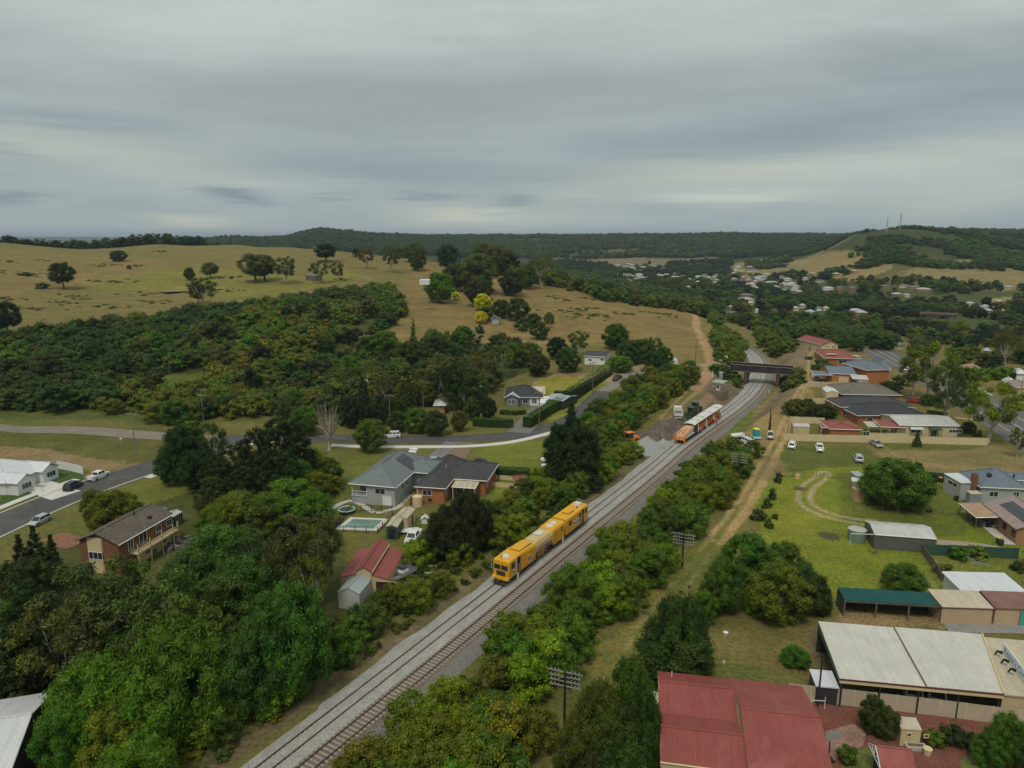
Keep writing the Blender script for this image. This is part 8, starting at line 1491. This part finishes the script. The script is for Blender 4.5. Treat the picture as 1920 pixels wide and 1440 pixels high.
for u, v, l in ((1738, 1415, 'cream plant pot beneath the round green shrub'),): t = thing('plant_pot', l, 'pot', tuple(P(u, v))); MB().cyl(0, 0, 0, .75, .32, 14, r1=.45).build('pot', CREAM, t); MB().cyl(0, 0, .7, .74, .4, 14).build('soil', BLACK, t)
t = thing('garden_trough', 'pale stone trough on the red pavers', 'trough', tuple(P(1716, 1405)), -.1); MB().box(-.95, .95, -.35, .35, 0, .5, taper=-.05).build('body', CONC, t); MB().box(-.82, .82, -.24, .24, .47, .51).build('soil', bpy.data.materials['spoil_soil'], t)
t = thing('patio_umbrella', 'closed white parasol beside the red hall wall', 'umbrella', tuple(P(1220, 1325))); MB().cyl(0, 0, 0, 1.4, .05, 6).build('pole', GALV, t); MB().cyl(0, 0, 1.2, 1.9, 1.3, 10, r1=.1).build('canopy', WHITE, t)
b = MB(); g = random.Random(3); [b.box(x, x + g.uniform(.3, 1.1), y, y + g.uniform(.3, .8), 0, g.uniform(.3, 1.), rot=g.random()) for x, y in [(g.uniform(-4, 4), g.uniform(-2, 2)) for _ in range(30)]]; o = b.build('yard_clutter', bpy.data.materials['clutter']); o.location = tuple(P(308, 1030)); tag(o, 'jumble of yard things behind the brown house balcony', kind='stuff'); 
for u, v, c, l in ((90, 1043, (.62, .40, .03), 'yellow drum among the conifers'), (318, 1089, (.7, .4, .04), 'yellow toy under the bluish tree'), (362, 1086, (.62, .32, .08), 'orange toy under the bluish tree'), (330, 1092, (.15, .25, .45), 'blue tub under the bluish tree'), (1495, 897, (.62, .42, .2), 'stack of pale timber by the paddock fence')):
    o = MB().cyl(0, 0, 0, .9, .5, 12, r1=.42).build('drum' if u < 200 else ('timber_stack' if u > 1400 else 'garden_toy'), M('paint_%d' % u, c, .6)); o.location = tuple(P(u, v)); tag(o, l, 'drum' if u < 200 else ('timber' if u > 1400 else 'toy'))
o = MB().box(-1.6, 1.6, -.06, .06, 0, .16).build('ballast_paint_mark', ORG); bpy.data.objects.remove(o)
# the farm pond
q = [P(u, v) for u, v in ((303, 549), (330, 546), (358, 544), (357, 547), (335, 550), (308, 552))]; b = MB(); zz = max(p[2] for p in q) + .05; b.poly([(p[0], p[1], zz) for p in q][::-1] if _area([(p[0], p[1], 0) for p in q]) < 0 else [(p[0], p[1], zz) for p in q]); tag(b.build('pond_water', M('pond', (.30, .30, .28), .05, var=.05, spec=1.)), kind='structure')
# hedges: leafy boxes
def hedge(name, label, pts, w, h, tint, toptint=None, n=70):
    W = [P(u, v) for u, v in pts]; o0 = W[0]; g = np.random.default_rng(int(pts[0][0])); Vs = []; S = []; F3 = []; core = MB(); nv = 0
    for a, b_ in zip(W[:-1], W[1:]):
        L = math.hypot(b_[0] - a[0], b_[1] - a[1]); ang = math.atan2(b_[1] - a[1], b_[0] - a[0]); m = int(L * n); c, s = math.cos(ang), math.sin(ang); k = g.random(m); x = g.random(m) * L; tp = k < w / (w + 2 * h)
        y = np.where(tp, (g.random(m) - .5) * w, np.where(g.random(m) < .5, -w / 2, w / 2) + g.normal(size=m) * .08); z = np.where(tp, h + g.normal(size=m) * .07, g.random(m) * h)
        nr = np.stack([g.normal(size=m) * .4, np.where(tp, 0, np.sign(y)) + g.normal(size=m) * .4, np.where(tp, 1., .2) + g.normal(size=m) * .3], 1); nr /= np.linalg.norm(nr, axis=1)[:, None]; t_ = np.cross(nr, g.normal(size=(m, 3))); t_ /= np.linalg.norm(t_, axis=1)[:, None]; b2 = np.cross(nr, t_); p = np.stack([x, y, z], 1); s_ = (.16 + .14 * g.random(m))[:, None]
        q = np.stack([p - t_ * s_, p + b2 * s_ * .6, p + t_ * s_, p - b2 * s_ * .6], 1).reshape(-1, 3); q = np.stack([q[:, 0] * c - q[:, 1] * s + a[0] - o0[0], q[:, 0] * s + q[:, 1] * c + a[1] - o0[1], q[:, 2] + a[2] - o0[2] + (b_[2] - a[2]) * q[:, 0] / max(L, .1)], 1)
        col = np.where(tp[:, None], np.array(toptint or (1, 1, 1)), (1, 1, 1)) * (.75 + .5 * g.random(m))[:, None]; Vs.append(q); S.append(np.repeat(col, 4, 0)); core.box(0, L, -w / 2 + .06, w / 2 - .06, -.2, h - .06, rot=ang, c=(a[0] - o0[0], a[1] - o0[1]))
    V = np.concatenate(Vs); SH = np.concatenate(S); F4 = np.arange(len(V)).reshape(-1, 4); cv = np.array(core.v); F4 = np.r_[F4, np.array(core.f) + len(V)]; V = np.r_[V, cv]; SH = np.r_[SH, np.full((len(cv), 3), .6)]  # core box toned darker to imitate shade between the hedge leaves
    me = _mesh_np(name, V, F4, np.zeros((0, 3), int), SH, [LEAF]); o = bpy.data.objects.new(name, me); COL.objects.link(o); o.location = tuple(o0); o.color = (*tint, 1); tag(o, label, 'hedge'); return o
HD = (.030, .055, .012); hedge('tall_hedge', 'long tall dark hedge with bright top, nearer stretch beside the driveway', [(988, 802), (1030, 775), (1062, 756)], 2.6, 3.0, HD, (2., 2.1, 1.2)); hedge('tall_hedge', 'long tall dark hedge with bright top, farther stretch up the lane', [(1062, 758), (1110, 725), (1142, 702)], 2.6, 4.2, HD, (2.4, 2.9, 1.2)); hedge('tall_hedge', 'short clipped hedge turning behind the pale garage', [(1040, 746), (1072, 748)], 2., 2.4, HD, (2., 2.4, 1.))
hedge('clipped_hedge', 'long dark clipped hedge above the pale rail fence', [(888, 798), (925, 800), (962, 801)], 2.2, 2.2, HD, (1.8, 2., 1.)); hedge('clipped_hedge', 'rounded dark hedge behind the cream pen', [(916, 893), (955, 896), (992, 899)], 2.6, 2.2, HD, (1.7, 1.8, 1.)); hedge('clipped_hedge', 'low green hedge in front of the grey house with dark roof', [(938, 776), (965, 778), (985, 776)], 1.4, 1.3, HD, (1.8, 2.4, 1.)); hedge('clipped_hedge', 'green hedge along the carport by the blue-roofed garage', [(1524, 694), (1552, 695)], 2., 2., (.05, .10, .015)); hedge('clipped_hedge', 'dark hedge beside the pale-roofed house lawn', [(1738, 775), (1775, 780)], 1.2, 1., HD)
# ------------------------------------------------------------------ vehicles
TYRE, RIM, CGL = BLACK, M('wheel_rim', (.32, .32, .33), .35, .7), GLASS
PAINTS = {'white': (.74, .74, .72), 'silver': (.42, .44, .45), 'black': (.02, .021, .023), 'beige': (.32, .29, .23), 'red': (.26, .03, .018), 'dark': (.035, .04, .06), 'cream': (.58, .54, .44), 'lblue': (.35, .42, .46)}
def cpaint(c): return M('car_paint_' + c, PAINTS[c], .28, .1, var=.04, spec=.6)
CS = {'hatch': dict(L=4.2, W=1.78, H=1.48, bl=.92, cab=(-2.02, -1.55, .35, 1.15), hood=.95, deck=.95), 'sedan': dict(L=4.75, W=1.82, H=1.45, bl=.92, cab=(-1.75, -1.05, .35, 1.2), hood=.93, deck=.98), 'suv': dict(L=4.6, W=1.88, H=1.72, bl=1.05, cab=(-2.22, -1.85, .45, 1.15), hood=1.08, deck=1.08),
      'van': dict(L=4.9, W=1.9, H=1.95, bl=1.1, cab=(-2.4, -2.25, 1.1, 1.85), hood=1.15, deck=1.1), 'ute': dict(L=5.2, W=1.86, H=1.75, bl=1.08, cab=(-.95, -.75, .75, 1.35), hood=1.1, deck=1.05), 'utecan': dict(L=5.2, W=1.86, H=1.8, bl=1.1, cab=(-2.5, -2.35, .75, 1.35), hood=1.1, deck=1.1)}
def car(kind, color, u, v, du, dv, label, group='parked cars', cat='car', name=None, tray=None, at=None):
    """(u, v) pixel under the car's middle, (u+du, v+dv) a point ahead of its bonnet"""
    S = CS[kind]; q = P(u, v); q2 = P(u + du, v + dv); a = math.atan2(q2[1] - q[1], q2[0] - q[0]); L, W, H, bl = S['L'] / 2, S['W'] / 2, S['H'], S['bl']; pm = cpaint(color)
    t = thing(name or {'ute': 'utility_pickup', 'utecan': 'utility_pickup', 'van': 'van'}.get(kind, 'parked_car'), label, cat, tuple(q), a, group); g = .22; b = MB()
    sec = [(-L, W - .14, g + .22, S['deck'] - .22), (-L + .12, W - .03, g, S['deck'] - .05), (-L * .5, W, g, bl), (L * .35, W, g, bl - .02), (L - .55, W - .03, g, S['hood'] - .12), (L - .1, W - .12, g + .02, S['hood'] - .32), (L, W - .25, g + .15, S['hood'] - .45)]
    loft([(x, w, z0, z1, .08) for x, w, z0, z1 in sec], b=b); c0, c1, c2, c3 = S['cab']; tw = W - .24; bw = W - .07
    V = [(c0, -bw, bl - .06), (c0, bw, bl - .06), (c3, bw, bl - .08), (c3, -bw, bl - .08), (c1, -tw, H - .05), (c1, tw, H - .05), (c2, tw, H - .05), (c2, -tw, H - .05), (c1 + .15, -tw + .18, H), (c1 + .15, tw - .18, H), (c2 - .12, tw - .18, H), (c2 - .12, -tw + .18, H)]
    b.mesh(V, [(0, 4, 5, 1), (1, 5, 6, 2), (2, 6, 7, 3), (3, 7, 4, 0), (4, 8, 9, 5), (5, 9, 10, 6), (6, 10, 11, 7), (7, 11, 8, 4), (8, 11, 10, 9)])
    body = b.build('body', pm, t, smooth=False)
    def glass(i, j, k, l, nm='window', s=.86, mm=CGL):
        Q = [Vector(V[n]) for n in (i, j, k, l)]; c = sum(Q, Vector()) / 4; n = (Q[1] - Q[0]).cross(Q[2] - Q[0]).normalized(); n = n if n.dot(c - Vector((0, 0, H * .6))) > 0 else -n
        MB().poly([(c + (p - c) * s + n * .012) for p in Q]).build(nm, mm, body)
    glass(2, 3, 7, 6, 'windscreen', .88); glass(0, 1, 5, 4, 'rear_window', .78)
    for i, j, k, l in ((1, 2, 6, 5), (3, 0, 4, 7)):
        Q = [Vector(V[n]) for n in (i, j, k, l)]; n_ = 2 if kind in ('ute', 'sedan', 'hatch') else 3
        if i == 3: Q = [Q[1], Q[0], Q[3], Q[2]]
        for w in range(n_):
            f0, f1 = w / n_ + .03, (w + 1) / n_ - .03; lo = lambda f, z: Q[0].lerp(Q[1], f).lerp(Q[3].lerp(Q[2], f), z); out = .014 if i == 1 else -.014
            if kind == 'van' and w == 1 and color != 'white': continue
            MB().poly([p + Vector((0, out, .005)) for p in (lo(f0, .18), lo(f1, .18), lo(f1, .86), lo(f0, .86))]).build('window', CGL, body)
    for x in (-L * .62, L * .64):
        for y in (-W + .06, W - .06):
            w = MB().tube([(x, y - .1, .33), (x, y + .1, .33)], .33, 18).build('wheel', TYRE, t); s = 1 if y > 0 else -1; MB().tube([(x, y + s * .1, .33), (x, y + s * .115, .33)], .2, 12).build('rim', RIM, w)
    for y in (-W + .3, W - .3): MB().box(L - .16, L - .02, y - .17, y + .17, S['hood'] - .42, S['hood'] - .28).build('headlight', LENS, t); MB().box(-L - .01, -L + .1, y - .13, y + .13, S['deck'] - .35, S['deck'] - .15).build('taillight', REDL, t)
    MB().box(L - .14, L + .02, -W + .3, W - .3, g + .12, g + .3).build('front_bumper', DARKM, t); MB().box(-L - .03, -L + .14, -W + .25, W - .25, g + .12, g + .3).build('rear_bumper', DARKM if kind != 'sedan' else pm, t)
    if kind == 'ute': MB().box(-L + .12, c0 - .08, -W + .14, W - .14, bl - .02, bl + .02).build('tray', tray or BLACK, t); MB().box(-L + .06, c0 - .05, -W + .02, -W + .1, bl - .1, bl + .12).box(-L + .06, c0 - .05, W - .1, W - .02, bl - .1, bl + .12).box(-L + .03, -L + .1, -W + .05, W - .05, bl - .1, bl + .1).build('tray_side', pm, t)
    if kind in ('suv', 'utecan'): [MB().box(c1 + .3, c2 - .2, y - .03, y + .03, H, H + .05).build('roof_rail', DARKM, t) for y in (-tw + .2, tw - .2)]
    return t
car('hatch', 'silver', 75, 981, -24, 12, 'silver hatchback parked alone on the near side of the sloping street'); car('suv', 'black', 138, 916, 20, -11, 'black car behind the white pickup on the sloping street'); car('ute', 'white', 185, 897, 18, -8, 'white dual-cab pickup on the sloping street', cat='pickup', tray=OFFW); car('suv', 'white', 735, 820, -22, 1, 'white SUV on the main road beside the round bright tree')
car('ute', 'black', 1157, 712, -8, 5, 'black pickup parked on the dirt verge of the lane', cat='pickup'); car('utecan', 'white', 1406, 835, 20, 9, 'white canopy-backed pickup nearest the railway bushes', cat='pickup', group='cars parked on the grass by the fence'); car('ute', 'cream', 1444, 820, -1, -12, 'off-white pickup beside the portable toilet, seen from behind', cat='pickup', group='cars parked on the grass by the fence')
car('suv', 'white', 1485, 839, 4, -12, 'white four-wheel drive with spare wheel nearest the fence corner', group='cars parked on the grass by the fence'); car('ute', 'white', 1536, 844, -3, -12, 'white pickup with cover between the four-wheel drive and the beige sedan', cat='pickup', tray=OFFW, group='cars parked on the grass by the fence'); car('sedan', 'beige', 1643, 836, 12, 8, 'beige-grey sedan close against the long cream fence', group='cars parked on the grass by the fence'); car('suv', 'silver', 1609, 864, -6, -13, 'silver SUV nearest the big lawn tree', group='cars parked on the grass by the fence')
car('ute', 'white', 775, 1013, -14, 18, 'white pickup with dark bonnet on the grass beside the cream sheds', cat='pickup', tray=OFFW); car('hatch', 'black', 905, 872, 14, 4, 'dark car with open boot beside the brick house'); car('hatch', 'white', 1006, 779, -10, 8, 'white car on the driveway beside the hedge'); car('van', 'red', 1716, 756, 10, 1, 'dark red van beside the brown tiled roof', cat='van')
car('hatch', 'black', 1706, 701, -6, 6, 'black car on the highway behind a white one', group='cars on the highway'); car('hatch', 'white', 1700, 695, -6, 5, 'white car on the highway hidden by the black one', group='cars on the highway'); car('suv', 'white', 1340, 648, 2, -10, 'white vehicle parked above the cutting beside the dirt track'); car('hatch', 'lblue', 1531, 712, 0, -10, 'pale blue car under the flat grey carport'); car('hatch', 'dark', 1516, 674, 10, 0, 'dark car at the end of the grassy track')
for u, v, l in ((1712, 1296, 'white car half hidden under the pale carport'), (1755, 1302, 'pale car in the dark under the carport')): car('suv', 'white', u, v + 12, 2, 14, l)
car('hatch', 'lblue', 817, 868, 14, -1, 'pale blue-green car between the two big roofs'); car('van', 'white', 1606, 675, 8, 1, 'white van in front of the terracotta roof', cat='van')
# caravans, trailer, box van
def caravan(u, v, du, dv, label, Lc=5.2, col=WHITE, H=2.5):
    q = P(u, v); q2 = P(u + du, v + dv); a = math.atan2(q2[1] - q[1], q2[0] - q[0]); t = thing('caravan', label, 'caravan', tuple(q), a); L = Lc / 2; body = loft([(-L, .95, .7, H - .3, .2), (-L + .35, 1.1, .5, H, .2), (L - .6, 1.1, .5, H, .2), (L, 1.0, .75, H - .7, .25)]).build('body', col, t)
    for y in (-1.115, 1.115):
        for x in (-L * .5, L * .35): MB().box(x - .4, x + .4, min(y, y * 1.005), max(y, y * 1.005), 1.4, 1.95).build('window', CGL, body)
        MB().tube([(0, y - .1, .35), (0, y + .06, .35)], .34, 16).build('wheel', TYRE, t)
    MB().box(-.3, .3, 1.112, 1.12, .6, 2.2).build('door', OFFW, body); MB().box(-L * .3, L * .1, -.35, .35, H, H + .15).build('roof_vent', OFFW, body); MB().tube([(L - .1, 0, .6), (L + 1.1, 0, .5)], .06, 6).build('drawbar', GALV, t); return t
caravan(1237, 688, 12, -1, 'smaller parked caravan, on the left behind the round bushes', 4.6, WHITE, 2.3); caravan(1255, 686, 12, -1, 'larger parked caravan, on the right behind the round bushes', 5.8, WHITE, 2.7); caravan(1021, 765, -10, 10, 'big white caravan parked on the driveway against the hedge', 7., WHITE, 3.1)
t = thing('flat_trailer', 'small white trailer beside the canopy-backed pickup', 'trailer', tuple(P(1383, 821)), .3); MB().box(-1.5, 1.5, -.9, .9, .55, .75).box(-1.5, 1.5, -.9, -.84, .75, 1.1).box(-1.5, 1.5, .84, .9, .75, 1.1).box(1.44, 1.5, -.84, .84, .75, 1.3).build('tray', WHITE, t); [MB().tube([(0, y - .08, .32), (0, y + .08, .32)], .32, 14).build('wheel', TYRE, t) for y in (-1, 1)]; MB().tube([(-1.5, 0, .6), (-2.6, 0, .5)], .05, 5).build('drawbar', GALV, t)
t = thing('flat_trailer', 'white tray lying on the grass above the white pickup', 'trailer', tuple(P(768, 998)), .1); MB().box(-1.6, 1.6, -.9, .9, .35, .5).build('tray', WHITE, t); [MB().tube([(0, y - .08, .28), (0, y + .08, .28)], .28, 12).build('wheel', TYRE, t) for y in (-.95, .95)]
# boat on trailer beside the red-roofed shed
q = P(754, 1088); q2 = P(738, 1098); t = thing('boat', 'white boat with dark cover on a trailer beside the red-roofed shed', 'boat', tuple(q), math.atan2(q2[1] - q[1], q2[0] - q[0])); n = 9; V = []
for k in range(n): f = k / (n - 1); x = -2.6 + 5.2 * f; hw = 1.05 * (1 - max(0, f - .45) ** 2 * 3.1) ; hw = max(hw, .04); V += [(x, -hw, 1.35 + .25 * f), (x, -hw * .75, .75 + .2 * f), (x, 0, .5 + .45 * f ** 3), (x, hw * .75, .75 + .2 * f), (x, hw, 1.35 + .25 * f)]
b = MB(); b.mesh(V, [(k * 5 + j, (k + 1) * 5 + j, (k + 1) * 5 + j + 1, k * 5 + j + 1)[::-1] for k in range(n - 1) for j in range(4)] + [(0, 1, 2, 3, 4)]); b.build('hull', WHITE, t); MB().mesh([v for k in range(n) for v in (V[k * 5], V[k * 5 + 4])], [(2 * k, 2 * k + 1, 2 * k + 3, 2 * k + 2) for k in range(n - 1)]).build('deck', M('boat_cover', (.10, .10, .11), .8, var=.3), t)
MB().box(-.9, .6, -.7, .7, 1.45, 1.95, taper=.15).build('cabin', OFFW, t); MB().box(-.7, .45, -.6, .6, 1.955, 2.3, taper=.2).build('windshield', GLASS, t); MB().box(-2.95, -2.6, -.25, .25, .9, 1.9).build('outboard_motor', BLACK, t); MB().box(-2.2, 2.8, -.06, .06, .38, .5).build('trailer_frame', GALV, t); [MB().tube([(-.6, y - .08, .3), (-.6, y + .08, .3)], .3, 14).build('wheel', TYRE, t) for y in (-.9, .9)]
# white tipper truck, seen from behind
q = P(1271, 783); t = thing('tipper_truck', 'white truck parked on the dirt facing away from the spoil heaps', 'truck', tuple(q), R(80)); loft([(1.6, 1.15, .9, 2.8, .1), (3.2, 1.15, .9, 2.75, .15), (3.5, 1.1, .9, 2.2, .1)]).build('cab', WHITE, t)
b = MB(); b.box(-3., 1.4, -1.2, 1.2, 1.1, 1.25).box(-3., 1.4, -1.25, -1.15, 1.25, 2.2).box(-3., 1.4, 1.15, 1.25, 1.25, 2.2).box(1.3, 1.4, -1.15, 1.15, 1.25, 2.6).box(-3.05, -2.95, -1.2, 1.2, 1.2, 2.1); b.build('tipping_body', OFFW, t); MB().box(-2.7, 1.2, -.95, .95, 1.25, 1.6).build('load', SPO, t); MB().box(-3.1, 3.3, -.5, .5, .7, 1.08).build('chassis', DARKM, t); MB().box(-3.3, -3.05, -1.15, 1.15, .6, .8).build('rear_bumper', OFFW, t); MB().box(3.35, 3.52, -1., 1., 1.7, 2.4).build('windscreen', GLASS, t)
for x in (-2.1, 2.5):
    for y in (-1.05, 1.05): w = MB().tube([(x, y - .16, .48), (x, y + .16, .48)], .48, 18).build('wheel', TYRE, t); s = 1 if y > 0 else -1; MB().tube([(x, y + s * .16, .48), (x, y + s * .18, .48)], .24, 10).build('rim', WHITE, w)
for y in (-1., 1.): MB().box(-3.33, -3.3, y - .12, y + .12, .62, .78).build('taillight', REDL, t)
def loader(name, label, u, v, rz, col, k=1.):
    t = thing(name, label, 'loader' if 'loader' in name else 'tractor', tuple(P(u, v)), rz); loft([(-2.6 * k, .8, .9, 1.9, .1), (-1. * k, .85, .9, 2.1, .1), (-.6 * k, .85, .9, 2.1, .1)]).build('engine_cover', col, t); MB().box(-.7, .9, -.8, .8, 1., 1.5).build('cab_base', col, t)
    [MB().box(x - .05, x + .05, y - .05, y + .05, 1.5, 3.0).build('cab_post', DARKM, t) for x in (-.6, .8) for y in (-.7, .7)]; MB().box(-.55, .75, -.66, .66, 1.55, 2.9).build('cab_glass', GLASS, t); MB().box(-.95, 1.15, -.95, .95, 3.0, 3.14).build('cab_roof', col, t)
    for y in (-.5, .5): MB().tube([(.8, y, 1.5), (2.2, y, 1.3), (3.1, y, .55)], .12, 6).build('lift_arm', col, t)
    b = MB(); b.mesh([(2.9, -1.3, .1), (2.9, 1.3, .1), (3.9, 1.3, .12), (3.9, -1.3, .12), (2.8, -1.3, 1.0), (2.8, 1.3, 1.0)], [(0, 1, 2, 3), (0, 4, 5, 1)]); b.mesh([(2.9, -1.3, .1), (3.9, -1.3, .12), (2.8, -1.3, 1.)], [(0, 1, 2)]); b.mesh([(2.9, 1.3, .1), (3.9, 1.3, .12), (2.8, 1.3, 1.)], [(0, 2, 1)]); b.build('bucket', col, t)
    for x in (-1.7, 1.3):
        for y in (-1.05, 1.05): w = MB().tube([(x, y - .24, .72), (x, y + .24, .72)], .72, 18).build('wheel', TYRE, t); s = 1 if y > 0 else -1; MB().tube([(x, y + s * .24, .72), (x, y + s * .26, .72)], .36, 10).build('rim', col, w)
loader('wheel_loader', 'yellow-orange wheel loader half hidden behind the bushes at the gravel heap', 1180, 832, R(205), ORG); loader('green_tractor', 'green tractor with front bucket in front of its twin on the dirt', 1295, 782, R(235), M('tractor_green', (.05, .10, .05), .6, var=.4), .8); loader('green_tractor', 'olive tractor with pinkish implements behind the nearer one', 1303, 772, R(230), M('tractor_olive', (.12, .14, .09), .6, var=.4), .8)
for u, v, l in ((1021, 868, 'white round gas tank on the lawn beside the dark conifers, upper one'), (1022, 880, 'white water tank lying by the dark conifers, lower one')): o = thing('gas_tank', l, 'tank', tuple(P(u, v))); MB().tube([(-.9, 0, .8), (-.7, 0, .8), (.7, 0, .8), (.9, 0, .8)], [.2, .55, .55, .2], 14).build('tank', WHITE, o, smooth=True); [MB().box(x - .1, x + .1, -.35, .35, 0, .4).build('foot', GALV, o) for x in (-.5, .5)]
